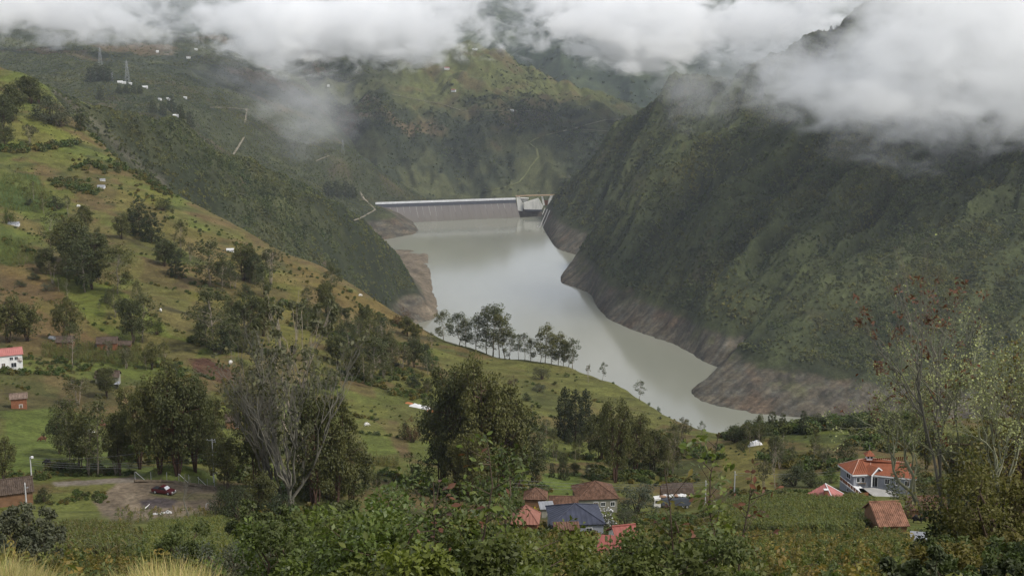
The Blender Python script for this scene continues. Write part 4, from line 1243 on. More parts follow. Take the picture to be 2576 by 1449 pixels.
def pylon(X, Yb, Yt, label):
    p = ground(X, Yb); h = (Yb - Yt) / FPX * p.y
    r = empty("power_pylon", p); w = h * .10
    for sx in (-1, 1):
        for sy in (-1, 1):
            m = MB(); m.bar((sx * w, sy * w, -2), (sx * w * .15, sy * w * .15, h), h * .007, h * .007); m.build("leg", M_STEEL, r)
    m = MB()
    for k in range(7):
        z0, z1 = h * k / 7, h * (k + 1) / 7
        a, b = w * (1 - .85 * k / 7), w * (1 - .85 * (k + 1) / 7)
        for s in (-1, 1):
            m.bar((-a, s * a, z0), (b, s * b, z1), h * .0035); m.bar((a, s * a, z0), (-b, s * b, z1), h * .0035)
    m.build("bracing", M_STEEL, r)
    for z in (.72, .84, .95):
        m = MB(); m.bar((-h * .13, 0, h * z), (h * .13, 0, h * z), h * .006); m.build("cross_arm", M_STEEL, r)
    tag(r, label, "pylon", "power pylons on the hills")
pylon(253, 167, 120, "lattice power pylon rising behind the dark grove on the left mountain")
pylon(321, 212, 155, "lattice power pylon beside the small white house on the left mountain")
pylon(283, 207, 183, "short lattice power pylon left of the long white farmhouse")
pylon(863, 388, 352, "lattice power pylon on the spur in front of the middle mountain")

# ---------------------------------------------------------------- houses in the valley
house("large tiled house, biggest brown roof of the hamlet behind the blue roof", (1452, 1258), (1558, 1254), 10.5, h=2.8, rise=2.9, roof='hip', wall=M_BEIGE, rows=6, step=.32, wins=((.62, 1.4, 1.0, 1.0), (.85, 1.4, 1.0, 1.0)), doors=((.45, 1.0, 2.0),))
house("low tiled house joined to the left of the large tiled house", (1379, 1272), (1455, 1273), 5.0, h=2.4, rise=1.6, wall=M_WHITE, rows=5, step=.32, wins=((.3, 1.3, .9, .8),))
house("small rusty tiled hut half hidden by trees left of the hamlet", (1316, 1256), (1377, 1257), 5.5, h=2.2, rise=2.0, roof='hip', wall=M_ADOBE, rows=4)
house("house with a dark blue sheet roof in the middle of the hamlet", (1386, 1322), (1524, 1318), 10.5, h=2.6, rise=2.3, roof='hip', wall=M_GREYW, tile=M_BLUE, rows=1, step=.9, hgt=.04, wins=((.3, 1.3, 1.1, 1.0), (.7, 1.3, 1.1, 1.0)))
house("small shed under a grey sheet roof behind the blue roof's left corner", (1359, 1281), (1396, 1279), 3.0, h=2.2, rise=.8, roof='lean', wall=M_BEIGE, tile=M_GREYR, rows=1, step=.6, hgt=.03, name="shed", cat="shed")
house("small building with an orange pyramid roof left of the blue roof", (1284, 1318), (1356, 1320), 6.3, h=2.3, rise=2.6, roof='hip', wall=M_BRICK, tile=M_ORTENT, rows=1, step=.6, hgt=.05)
house("long low tiled lean-to in front of the blue roofed house", (1394, 1334), (1460, 1332), 2.6, h=1.8, rise=.7, roof='lean', wall=M_ADOBE, rows=3, name="shed", cat="shed")
house("upper of two red sheet roofs showing between the foreground bushes", (1552, 1366), (1612, 1360), 5.0, h=2.4, rise=1.5, wall=M_WHITE, tile=M_RED, rows=1, step=.7, hgt=.04)
house("lower of two red sheet roofs showing between the foreground bushes", (1500, 1389), (1596, 1394), 3.6, h=2.2, rise=.6, roof='lean', wall=M_BRICK, tile=M_RED, rows=1, step=.7, hgt=.04)
house("brown tiled house behind the white lorry", (1664, 1243), (1747, 1242), 6.5, h=2.6, rise=2.0, wall=M_ADOBE, tile=M_TILEB, rows=5, step=.35)
house("tiled barn with a patchy orange roof below the patio, beside the black cow", (2211, 1325), (2290, 1323), 9.5, h=1.6, rise=2.4, wall=M_ADOBE, tile=simple_mat("patchy_tile", (.215, .112, .074), .9, .1, .6, .9, bump=.4), rows=7, step=.34, name="barn", cat="barn", ridge=.62)
house("reddish tiled roof half hidden in the trees right of the patchy barn", (2292, 1284), (2390, 1284), 6, h=2.2, rise=1.9, wall=M_ADOBE, rows=5, step=.35)
house("small shed with a pale sheet roof under the big bush at right", (2290, 1362), (2334, 1366), 2.6, h=1.6, rise=.5, roof='lean', wall=M_WOOD, tile=M_GREYR, rows=1, step=.4, hgt=.02, name="shed", cat="shed")
# left hillside
rh = house("white two storey farmhouse with a pink red roof on the left edge", (-45, 901), (59, 891), 7.5, h=4.6, rise=1.7, wall=M_WHITE, tile=M_PINK, rows=1, step=.6, hgt=.04, wins=((.70, 3.4, 1.0, 1.0), (.82, 3.4, 1.0, 1.0), (.75, 1.2, 1.6, 1.5)), doors=((.5, 1.1, 2.1),), name="farmhouse")
_e0, _e1 = at_z(28, 905, rh.location.z + 3.0) , at_z(58, 903, rh.location.z + 3.0)
m = MB(); _c = (_e0 + _e1) / 2 - rh.location
m.box(_c + Vector((0, -.5, -.4)), (3.6, 1.0, .15)); m.build("balcony", M_WOOD, rh)
m = MB()
for k in range(9): m.box(_c + Vector((-1.75 + k * .44, -1.0, .15)), (.07, .07, 1.0))
m.box(_c + Vector((0, -1.0, .65)), (3.7, .09, .09)); m.build("railing", M_BRICK, rh)
house("little brick hut with a shaggy tile roof on the green pasture", (23, 1006), (70, 1002), 3.6, h=2.7, rise=1.3, wall=M_BRICK, tile=simple_mat("mossy_tile", (.17, .125, .10), .95, .05, .5, 1.5, bump=.5), rows=5, step=.4, doors=((.6, .8, .9),), name="hut", cat="hut")
house("brown tiled cottage behind a tall slim tree near the white farmhouse", (138, 862), (184, 861), 5.5, h=2.2, rise=1.8, wall=M_ADOBE, tile=M_TILEB, rows=4)
far_house(132, 853, 16, 7, "tiny white tin shed left of the brown tiled cottage", cat="shed", dep=2.0)
house("brown tiled cottage with a blue tarp under its left eave", (240, 866), (296, 864), 5.5, h=2.4, rise=2.0, wall=M_BRICK, tile=M_TILEB, rows=4)
house("lower brown wing to the right of the cottage with the blue tarp", (288, 869), (330, 868), 4.2, h=1.8, rise=1.1, wall=M_ADOBE, tile=M_TILEB, rows=3)
house("dark old house half hidden behind the big trees on the left", (236, 952), (300, 950), 5.5, h=2.0, rise=1.7, wall=M_BEIGE, tile=M_TILEB, rows=4, wins=((.3, 1.2, .8, .8),))
house("grey sheet lean-to at the foot of the dark old house", (258, 968), (300, 966), 2.2, h=1.4, rise=.4, roof='lean', wall=M_DARK, tile=M_GREYR, rows=1, step=.5, hgt=.02, name="shed", cat="shed")
house("lone cottage with a grey brown roof between the two big tree groups", (566, 1062), (608, 1058), 4.5, h=2.1, rise=1.7, wall=M_ADOBE, tile=M_TILEB, rows=4, doors=((.7, .9, 1.7),))
house("old adobe house with a sagging brown roof beside the tall pole", (-40, 1252), (87, 1236), 8.0, h=2.6, rise=2.2, wall=M_ADOBE, tile=M_TILEB, rows=5, step=.4)
# sheds and sheets on the upper slope
far_house(258, 455, 13, 5, "upper of two pale tin sheds on the steep pasture", cat="shed", roofm=M_GREYR, group="tin sheds on the left pasture")
far_house(255, 473, 18, 7, "lower of two pale tin sheds on the steep pasture", cat="shed", roofm=M_GREYR, group="tin sheds on the left pasture")
far_house(35, 566, 26, 6, "low pale tin shed at the left edge of the pasture", cat="shed", roofm=M_GREYR, group="tin sheds on the left pasture")
far_house(579, 632, 18, 7, "white tin shelter on the brown grass near the rim", cat="shed", group="tin sheds on the left pasture")

# ---------------------------------------------------------------- the house with the orange roof
hz = ground(2170, 1247).z
mh = empty("house", at_z(2170, 1240, hz)); ml = mh.location
ZE, ZR, ZG = hz + 3.0, hz + 5.2, hz
def q(X, Y, z): return at_z(X, Y, z) - ml
eA, eB, eC, eD = q(2108, 1168, ZE), q(2144.5, 1194, ZE), q(2187, 1192.5, ZE), q(2306, 1205, ZE)
rA, rB, rC = q(2161, 1155.5, ZR), q(2192, 1152, ZR), q(2292, 1166, ZR)
def down(p, z): return Vector((p.x, p.y, z - ml.z))
m = MB()
roof_plane(m, eA, eB, rA, rA, .5, .05, 1); roof_plane(m, eB, eC, rA, rB, .5, .05, 1); roof_plane(m, eC, eD, rB, rC, .5, .05, 1)
bA, bD = rA + (rA - (eA + eB) / 2) * .9, rC + (rC - eD) * 0.8
bA.z = bD.z = eA.z
roof_plane(m, bA, eA, rA, rA, .5, .05, 1); roof_plane(m, bD, bA, rC, rA, .5, .004, 1); roof_plane(m, eD, bD, rC, rC, .5, .05, 1)
ro = m.build("roof", M_TILEO, mh)
m = MB()
for a, b in ((eA, rA), (eB, rA), (rA, rB), (rB, rC), (eC, rB)): m.tube([a + Vector((0, 0, .08)), b + Vector((0, 0, .08))], .10, 5)
m.build("ridge_cap", simple_mat("pale_ridge", (.42, .25, .19), .8, .2, .2, 1.0), ro)
m = MB()
for a, b in ((eA, eB), (eB, eC), (eC, eD)): m.bar(a - Vector((0, 0, .22)), b - Vector((0, 0, .22)), .12, .30)
m.build("fascia", M_TRIM, ro)
cen = (eA + eB + eC + eD) / 4 + Vector((0, 3, 0))
def inset(p, k=.7):
    v = cen - p; v.z = 0
    return p + v.normalized() * k
wA, wB, wC, wD = (inset(p) for p in (eA, eB, eC, eD))
m = MB(); foot = hz - 3.6 - ml.z
for a, b in ((wA, wB), (wB, wC), (wC, wD)):
    m.poly([Vector((a.x, a.y, foot)), Vector((b.x, b.y, foot)), Vector((b.x, b.y, eA.z - .05)), Vector((a.x, a.y, eA.z - .05))])
for a, b in ((wD, inset(bD)), (inset(bD), inset(bA)), (inset(bA), wA)):
    m.poly([Vector((a.x, a.y, foot)), Vector((b.x, b.y, foot)), Vector((b.x, b.y, eA.z - .05)), Vector((a.x, a.y, eA.z - .05))])
m.build("wall", M_GREYW, mh)
def on(a, b, u, z, w, h, name="window", mat=M_GLASS, sill=True):
    p = a.lerp(b, u); ax = (b - a); ax.z = 0
    o = Vector((ax.y, -ax.x, 0)).normalized()
    return opening(mh, name, Vector((p.x, p.y, z)) + o * .01, ax, w, h, mat, sill=sill)
on(wA, wB, .62, 1.7, 2.0, 1.2); on(wB, wC, .30, 1.5, .8, 1.2); on(wB, wC, .62, 1.5, .8, 1.2)
on(wC, wD, .14, 1.1, 1.4, 2.2, "door", M_DARK, False); on(wC, wD, .42, 1.5, 1.0, 1.2); on(wC, wD, .66, 1.5, 1.0, 1.2); on(wC, wD, .86, 1.5, 1.0, 1.2)
on(wA, wB, .35, -1.4, 1.1, .9); on(wA, wB, .8, -1.4, 1.1, .9)
# porch gable over the door
g0, g1, ga = q(2192, 1197, ZE - .05), q(2226, 1187, ZE + .15), q(2214, 1176.5, ZE + 1.6)
g0.z = g1.z = min(g0.z, g1.z)
mid = (g0 + g1) / 2; ga = Vector((mid.x, mid.y, ga.z)); bk = Vector((-(g1 - g0).y, (g1 - g0).x, 0)).normalized() * 3.2
m = MB(); roof_plane(m, g0 + bk, g0, ga + bk, ga, .5, .05, 1); roof_plane(m, g1, g1 + bk, ga, ga + bk, .5, .05, 1); pg = m.build("porch_roof", M_TILEO, mh)
m = MB(); m.bar(g0 - bk * .02, ga - bk * .02, .12, .28); m.bar(g1 - bk * .02, ga - bk * .02, .12, .28); m.build("fascia", M_TRIM, pg)
i0, i1 = g0.lerp(g1, .14) + bk * .12, g0.lerp(g1, .86) + bk * .12
m = MB(); m.poly([i0, i1, ga + bk * .12 - Vector((0, 0, .35))]); m.build("gable_wall", M_GREYW, mh)
for p in (i0, i1):
    m = MB(); m.box((p.x, p.y, (p.z + 0) / 2), (.28, .28, p.z)); m.build("porch_column", M_TRIM, mh)
# cupola
cp = rA.lerp(rB, .82)
m = MB(); m.box(cp + Vector((0, 0, .35)), (1.5, 1.5, 1.1)); cu = m.build("cupola", M_TRIM, mh)
for s in (-1, 1):
    m = MB(); m.box(cp + Vector((s * .4, -.76, .45)), (.5, .04, .5)); m.build("pane", M_GLASS, cu)
m = MB(); tp = cp + Vector((0, 0, 2.1)); cs = [cp + Vector((x * 1.2, y * 1.2, .9)) for x, y in ((-1, -1), (1, -1), (1, 1), (-1, 1))]
for i in range(4): roof_plane(m, cs[i], cs[(i + 1) % 4], tp, tp, .4, .04, 1)
m.build("cupola_roof", M_TILEO, cu)
m = MB(); m.tube([tp, tp + Vector((0, 0, 1.3))], .04, 5); m.build("finial", M_STEEL, cu)
# balcony along the left side, above the lower storey
b0, b1 = q(2113, 1197, hz + .95), q(2166, 1239, hz + .95)
ax = (b1 - b0).normalized(); nn = Vector((-ax.y, ax.x, 0))
if nn.x < 0: nn = -nn
m = MB(); f0, f1 = Vector((b0.x, b0.y, 0)), Vector((b1.x, b1.y, 0))
prism(m, [f0 + Vector((0, 0, -.25)), f1 + Vector((0, 0, -.25)), f1, f0], nn * 3.0); m.build("balcony", M_TRIM, mh)
n = 8
for i in range(n):
    a, b = f0.lerp(f1, i / n + .01), f0.lerp(f1, (i + 1) / n - .01)
    m = MB(); prism(m, [a + Vector((0, 0, .06)), b + Vector((0, 0, .06)), b + Vector((0, 0, .92)), a + Vector((0, 0, .92))], nn * .07); m.build("railing_panel", M_BRICK, mh)
m = MB(); m.bar(f0 + Vector((0, 0, .99)), f1 + Vector((0, 0, .99)), .12, .09); m.build("railing", M_TRIM, mh)
e = f1 + nn * 1.9
m = MB(); prism(m, [f1 + Vector((0, 0, .06)), e + Vector((0, 0, .06)), e + Vector((0, 0, .92)), f1 + Vector((0, 0, .92))], ax * -.07); m.build("railing_panel", M_BRICK, mh)
m = MB(); lo = f0 + nn * .6 - Vector((0, 0, .25)); l1 = f1 + nn * .6 - Vector((0, 0, .25))
prism(m, [lo + Vector((0, 0, -4.2)), l1 + Vector((0, 0, -4.2)), l1, lo], nn * 2.0); m.build("lower_wall", M_GREYW, mh)
for u in (.30, .75):
    p = lo.lerp(l1, u) + Vector((0, 0, -1.1)); opening(mh, "window", p - nn * .01, ax, 1.1, .8, M_GLASS, out=-nn)
# patio
m = MB(); prism(m, [q(2168, 1244, hz), q(2204, 1262, hz), q(2262, 1250, hz), q(2250, 1236, hz), q(2196, 1226, hz), q(2160, 1228, hz)], (0, 0, -3.0)); m.build("patio", M_CONC, mh)
tag(mh, "grey house with an orange tiled roof, small cupola and brick red balcony", "house")
def small(name, mb, mat, loc, label, cat, group=None):
    o = mb.build(name, mat); o.location = loc
    return tag(o, label, cat, group)
m = MB(); m.box((0, 0, .72), (1.9, .9, .07)); [m.box((x, y, .35), (.07, .07, .7)) for x in (-.8, .8) for y in (-.35, .35)]
small("table", m, M_WOOD, at_z(2168, 1222, hz) + Vector((0, 0, .01)), "wooden table under the eaves of the orange roofed house", "table")
# pink roofed outbuilding
pz = ground(2080, 1268).z + 1.7
po = empty("outbuilding", at_z(2080, 1245, pz - 2.4)); pl = po.location
k = [at_z(2031, 1241, pz) - pl, at_z(2096, 1257, pz) - pl, at_z(2130, 1246, pz) - pl]; k.append(k[0] + k[2] - k[1])
ap = at_z(2076, 1216, pz + 2.3) - pl
m = MB()
for i in range(4): roof_plane(m, k[i], k[(i + 1) % 4], ap, ap, .6, .04, 1)
pr = m.build("roof", M_PINK, po)
m = MB(); m.tube([k[1] + Vector((0, 0, .06)), ap + Vector((0, 0, .06))], .10, 5); m.tube([k[2] + Vector((0, 0, .06)), ap + Vector((0, 0, .06))], .08, 5); m.build("ridge_cap", M_TRIM, pr)
m = MB(); cc = (k[0] + k[1] + k[2] + k[3]) / 4
kk = [p + (cc - p) * .08 for p in k]
for i in range(4): m.poly([Vector((kk[i].x, kk[i].y, -2)), Vector((kk[(i + 1) % 4].x, kk[(i + 1) % 4].y, -2)), kk[(i + 1) % 4], kk[i]])
m.build("wall", M_BEIGE, po)
chp = k[0].lerp(k[1], .72).lerp(ap, .25)
m = MB(); m.box(chp + Vector((0, 0, .4)), (.7, .7, 1.4)); ch = m.build("chimney", M_BRICK, pr)
m = MB(); m.box(chp + Vector((0, 0, 1.16)), (.95, .95, .14)); m.build("cap", M_TRIM, ch)
tag(po, "outbuilding with a pink pyramid roof below the orange roofed house", "outbuilding")
# ---------------------------------------------------------------- vehicles
def wheel(parent, c, r, w):
    m = MB(); m.tube([Vector((0, -w / 2, 0)), Vector((0, -w / 2 + .02, 0)), Vector((0, w / 2 - .02, 0)), Vector((0, w / 2, 0))], [r * .93, r, r, r * .93], 16)
    o = m.build("wheel", simple_mat("tyre_rubber", (.020, .020, .022), .9, .1, .2, 3), parent); o.location = c
    for s in (-1, 1):
        m = MB(); m.tube([(0, s * (w / 2 + .005), 0), (0, s * (w / 2 + .03), 0)], [r * .62, r * .5], 12); m.build("rim", M_RIM, o)
M_RIM = simple_mat("wheel_rim", (.45, .45, .46), .35, .5, .1, 2, metal=.6)
def loft(mb, secs):
    """closed skin over cross sections given as lists of points"""
    i0 = len(mb.v); n = len(secs[0])
    for s in secs: mb.v += [tuple(p) for p in s]
    for a in range(len(secs) - 1):
        for j in range(n):
            p, q_ = i0 + a * n + j, i0 + a * n + (j + 1) % n
            mb.f.append((p, q_, q_ + n, p + n)); mb.mi.append(mb.cur)
    mb.f.append(tuple(range(i0 + n - 1, i0 - 1, -1))); mb.mi.append(mb.cur)
    e = i0 + (len(secs) - 1) * n; mb.f.append(tuple(range(e, e + n))); mb.mi.append(mb.cur)
M_CAR = simple_mat("dark_red_paint", (.075, .010, .014), .28, .6, .12, 1.0)
gp = ground(412, 1241)
pk = empty("pickup_truck", gp + Vector((0, 0, .02)), R(-20))
def sec(x, w, z0, z1, t=.9): return [(x, -w, z0), (x, w, z0), (x, w * 1.0, (z0 + z1) / 2 + .1), (x, w * t, z1), (x, -w * t, z1), (x, -w, (z0 + z1) / 2 + .1)]
m = MB(); loft(m, [sec(2.52, .74, .42, .78), sec(2.42, .84, .38, .94), sec(1.3, .88, .36, 1.06, .92), sec(1.2, .88, .36, 1.08, .95), sec(-.55, .88, .36, 1.08, .97), sec(-.57, .88, .36, .62, .97), sec(-2.3, .88, .40, .62, .97), sec(-2.5, .86, .46, .62, .97)])
m.build("body", M_CAR, pk, False)
m = MB(); loft(m, [[(1.15, -.82, 1.06), (1.15, .82, 1.06), (.45, .68, 1.66), (.45, -.68, 1.66)], [(-.62, -.82, 1.06), (-.62, .82, 1.06), (-.45, .68, 1.70), (-.45, -.68, 1.70)]])
m.build("cab", M_CAR, pk)
m = MB(); m.poly([(1.12, -.72, 1.115), (1.12, .72, 1.115), (.54, .63, 1.615), (.54, -.63, 1.615)])
o = m.build("windscreen", simple_mat("reflection_tinted_glass", (.50, .52, .55), .08, .8, .1, 1.0), pk); o.location = (.035, 0, .03)  # bright reflection put into the windscreen's base colour
for s in (-1, 1):
    m = MB(); pts = [(.98, s * .835, 1.12), (.48, s * .715, 1.58), (-.02, s * .715, 1.60), (-.02, s * .835, 1.12)]
    m.poly(pts if s < 0 else pts[::-1]); o = m.build("side_window", M_GLASS, pk); o.location = (0, s * .012, .01)
    m = MB(); pts = [(-.10, s * .835, 1.12), (-.10, s * .715, 1.60), (-.44, s * .715, 1.60), (-.50, s * .835, 1.12)]
    m.poly(pts if s < 0 else pts[::-1]); o = m.build("side_window", M_GLASS, pk); o.location = (0, s * .012, .01)
    m = MB(); m.box((2.50, s * .58, .74), (.10, .34, .20)); m.build("headlight", M_TRIM, pk)
    m = MB(); m.box((-1.5, s * .84, .86), (1.95, .09, .48)); m.build("bed_side", M_CAR, pk)
    m = MB(); m.box((.98, s * 1.0, 1.16), (.12, .2, .16)); m.build("mirror", M_DARK, pk)
m = MB(); m.box((-1.5, 0, .70), (1.9, 1.56, .14)); m.build("bed_liner", M_DARK, pk)
m = MB(); m.box((-1.55, 0, 1.10), (1.7, 1.62, .08)); m.box((-.75, 0, 1.25), (.10, 1.5, .35)); m.build("bed_cover", M_DARK, pk)
m = MB(); m.box((-2.50, 0, .86), (.08, 1.66, .50)); m.build("tailgate", M_CAR, pk)
m = MB(); m.box((2.56, 0, .50), (.14, 1.62, .22)); m.build("bumper", M_RIM, pk)
m = MB(); m.box((2.53, 0, .76), (.06, .78, .20)); m.build("grille", M_DARK, pk)
for x in (1.62, -1.58):
    for s in (-1, 1): wheel(pk, (x, s * .80, .37), .37, .24)
tag(pk, "dark red pickup parked on the gravel yard", "pickup")
# lorry
tz = ground(1690, 1279)
lo = empty("lorry", at_z(1690, 1277, tz.z), R(184))      # cab to the left
ppm = FPX / lo.location.y
Lh = 4.6
m = MB(); loft(m, [[(4.85, -1.15, .7), (4.85, 1.15, .7), (4.75, 1.12, 2.9), (4.75, -1.12, 2.9)], [(3.1, -1.15, .7), (3.1, 1.15, .7), (3.1, 1.12, 3.1), (3.1, -1.12, 3.1)]]); cb = m.build("cab", M_WHITE, lo)
m = MB(); m.poly([(4.86, -1.0, 1.75), (4.86, 1.0, 1.75), (4.82, .98, 2.6), (4.82, -.98, 2.6)]); m.build("windscreen", M_GLASS, lo).location = (.03, 0, 0)
for s in (-1, 1):
    m = MB(); p4 = [(4.6, s * 1.16, 1.75), (3.8, s * 1.16, 1.75), (3.8, s * 1.145, 2.5), (4.5, s * 1.145, 2.5)]
    m.poly(p4 if s > 0 else p4[::-1]); m.build("side_window", M_GLASS, lo).location = (0, s * .012, 0)
    m = MB(); m.box((4.87, s * .85, .95), (.08, .35, .22)); m.build("headlight", M_TRIM, lo)
m = MB(); m.box((-.9, 0, 1.9), (7.6, 2.4, 1.9)); m.build("cargo_bed", simple_mat("slate_tarpaulin", (.075, .085, .105), .7, .3, .2, .8), lo)
m = MB(); m.box((0, 0, .8), (9.4, 1.0, .25)); m.build("chassis", M_DARK, lo)
for x in (4.0, -2.6, -3.8):
    for s in (-1, 1): wheel(lo, (x, s * 1.0, .5), .5, .3)
tag(lo, "white cabbed lorry with a slate grey cargo bed at the edge of the hamlet", "lorry")
rs = random.Random(3)
for i in range(9):
    mm = bmesh.new(); bmesh.ops.create_icosphere(mm, subdivisions=2, radius=1)
    for v in mm.verts: v.co *= 1 + rs.uniform(-.12, .12)
    me = bpy.data.meshes.new("sack"); mm.to_mesh(me); mm.free(); me.materials.append(M_CLOTH if i % 4 else simple_mat("brown_sack", (.25, .16, .11), .9, .1, .2, 2))
    M4 = lo.matrix_basis
    o = put("sack", me, None, M4 @ Vector((2.4 - i * .82, rs.uniform(-.35, .35), 3.12 + rs.uniform(0, .2))), (0, 0, rs.uniform(0, 3)), (.62, .95, .42))
    tag(o, "pale bulging sack piled on the lorry's cargo bed", "sack", "sacks on the lorry")
# ---------------------------------------------------------------- cattle
def cow(X, Y, Lm, rz, mat, label, head_down=True, patch=None):
    p = ground(X, Y)
    vs = [((0, 0, 1.05), .36), ((.45, 0, 1.08), .34), ((.80, 0, 1.10), .27), ((1.10, 0, 1.05 if head_down else 1.35), .19), ((1.38, 0, .72 if head_down else 1.50), .15), ((1.55, 0, .42 if head_down else 1.42), .11), ((1.62, 0, .25 if head_down else 1.32), .075),
          ((-.50, 0, 1.07), .35), ((-.85, 0, 1.10), .27), ((-1.02, 0, 1.05), .06), ((-1.10, 0, .55), .035)]
    es = [(0, 1), (1, 2), (2, 3), (3, 4), (4, 5), (5, 6), (0, 7), (7, 8), (8, 9), (9, 10)]
    for s in (-1, 1):
        for x, root, hind in ((.68, 2, False), (-.72, 8, True)):
            b = len(vs)
            if hind: vs += [((x, s * .22, .82), .17), ((x + .08, s * .22, .60), .11), ((x - .10, s * .22, .38), .065), ((x - .06, s * .22, .02), .06)]
            else: vs += [((x, s * .20, .80), .13), ((x + .02, s * .20, .55), .08), ((x + .02, s * .20, .36), .06), ((x, s * .20, .02), .055)]
            es += [(root, b), (b, b + 1), (b + 1, b + 2), (b + 2, b + 3)]
        b = len(vs); hd = vs[4][0]
        vs += [((hd[0] - .02, s * .22, hd[2] + .06), .05)]; es += [(4, b)]
    me = bpy.data.meshes.new("cow"); me.from_pydata([v[0] for v in vs], es, [])
    o = put("cow", me, None, p, (0, 0, rz), Lm / 2.6)
    md = o.modifiers.new("skin", 'SKIN')
    for k, v in enumerate(vs): me.skin_vertices[0].data[k].radius = (v[1] * 1.45, v[1] * (1.6 if v[1] > .2 else 1.35))
    me.skin_vertices[0].data[0].use_root = True
    o.modifiers.new("sub", 'SUBSURF').levels = 1
    o.modifiers["sub"].render_levels = 1
    me.materials.append(mat)
    return tag(o, label, "cow")
M_BLK = simple_mat("black_hide", (.012, .011, .011), .7, .2, .2, 3)
def hide2():
    m = bpy.data.materials.new("pied_hide"); t = NT(m)
    t.bsdf(t.ramp(t.noise(t.obj(), 1.6, 1), [(.48, (.65, .63, .60)), (.50, (.015, .015, .015))], 'CONSTANT'), .8, .2)
    return m
M_PIED = hide2(); M_WHT = simple_mat("white_hide", (.62, .60, .56), .8, .2, .1, 2); M_BRNH = simple_mat("brown_hide", (.12, .055, .03), .8, .2, .2, 2)
bc = cow(2308, 1315, 2.5, R(-14), M_BLK, "black cow grazing on the bank beside the patchy tiled barn")
cow(120, 1170, 2.3, R(170), M_BLK, "black cow lying low on the green pasture above the road", True)
cow(226, 1094, 2.4, R(30), M_PIED, "black and white cow grazing between the tree trunks", True)
cow(108, 1110, 2.3, R(200), M_BRNH, "dark brown cow on the green pasture near the slim trees", True)
cow(197, 522, 2.4, R(15), M_WHT, "white cow high on the brown pasture near the grove", True)
cow(404, 784, 2.2, R(120), M_WHT, "white cow on the yellowish terrace beside the dark twin trees", True)
cow(580, 916, 2.2, R(70), M_WHT, "white cow just above the ploughed red field", True)
cow(906, 746, 2.2, R(20), M_WHT, "white cow on the brown slope close to the rim", True)
cow(922, 1072, 2.0, R(20), M_WHT, "white cow on the brown strip below the white tarp", True)
# ---------------------------------------------------------------- poles, wires, lamps
def pole(X, Yb, Yt, label, kind, d=None):
    p = ground(X, Yb); h = (Yb - Yt) / FPX * p.y
    r = empty("utility_pole" if kind != 'lamp' else "street_lamp", p)
    m = MB(); m.tube([(0, 0, -.6), (0, 0, h)], [.19, .11], 8); m.build("shaft", M_POLE, r)
    if kind == 'big':
        m = MB(); m.box((-.2, 0, h - .35), (2.0, .12, .14)); m.build("cross_arm", M_STEEL, r)
        for x in (-1.05, -.2, .6):
            m = MB(); m.tube([(x, 0, h - .28), (x, 0, h - .02)], [.07, .05], 6); m.build("insulator", M_TRIM, r)
        for z in (.93, .70, .42, .22):
            m = MB(); m.box((.45, 0, h * z), (.7, .10, .12)); m.tube([(.75, 0, h * z - .25), (.75, 0, h * z + .2)], .08, 6); m.build("bracket", M_STEEL, r)
        m = MB(); m.box((-.3, -.2, h * .34), (.5, .06, .35)); m.build("sign_plate", simple_mat("yellow_plate", (.55, .50, .10), .6, .3, .1, 2), r)
    if kind == 'lamp':
        m = MB(); m.tube([(0, 0, h - .1), (.15, 0, h + .1), (.45, 0, h - .05)], .05, 5); m.build("arm", M_STEEL, r)
        m = MB(); m.tube([(.42, 0, h - .28), (.42, 0, h + .1), (.42, 0, h + .2)], [.30, .32, .1], 8); m.build("lamp_head", M_TRIM, r)
    if kind == 'plain':
        m = MB(); m.tube([(0, 0, h), (0, 0, h + .35)], [.10, .07], 6); m.build("cap", M_TRIM, r)
        m = MB(); m.box((.2, 0, h - .6), (.7, .1, .12)); m.build("bracket", M_STEEL, r)
    tag(r, label, "lamp post" if kind == 'lamp' else "utility pole")
    return p + Vector((0, 0, h)), r
pA, _ = pole(70, 1319, 1207, "pale concrete pole in front of the old adobe house", 'plain')
pB, _ = pole(80, 1210, 1143, "street lamp with a white head behind the adobe house's roof", 'lamp')
pC, _ = pole(538, 1213, 1093, "tall concrete power pole with cross arm at the yard's right end", 'big')
pD, _ = pole(1847, 1245, 1182, "wooden grey pole in front of the bright green lawn", 'plain')
pE, _ = pole(1774, 1268, 1205, "pale pole half hidden in leaves near the brown tiled house", 'plain')
def wire(a, b, sag, label, r=.03, n=14):
    c = [a.lerp(b, k / n) - Vector((0, 0, sag * 4 * (k / n) * (1 - k / n))) for k in range(n + 1)]
    m = MB(); m.tube([p - a for p in c], r, 4, False)
    o = m.build("power_line", M_WIRE); o.location = a
    tag(o, label, "wire", "power lines over the valley")
for k, (dx, dz, nm) in enumerate(((-1.05, -.1, "top"), (-.3, -3.2, "second"), (.1, -3.8, "third"), (.1, -4.4, "lowest"))):
    wire(pC + Vector((dx, 0, dz)), pB + Vector((0, 0, -.3 - k * .5)), 1.6, f"{nm} wire of the line from the tall power pole to the street lamp")
for k, nm in enumerate(("upper", "middle", "lower")):
    wire(pE + Vector((0, 0, -.1 - .45 * k)), pt(1290, 1206 + 9 * k, 330), 1.0, f"{nm} wire of the line strung behind the hamlet's roofs")
for k, nm in enumerate(("upper", "lower")):
    wire(pD + Vector((0, 0, -.1 - .6 * k)), pt(2140, 1180 + 7 * k, 345), .8, f"{nm} wire of the line from the lawn pole to the orange roofed house")
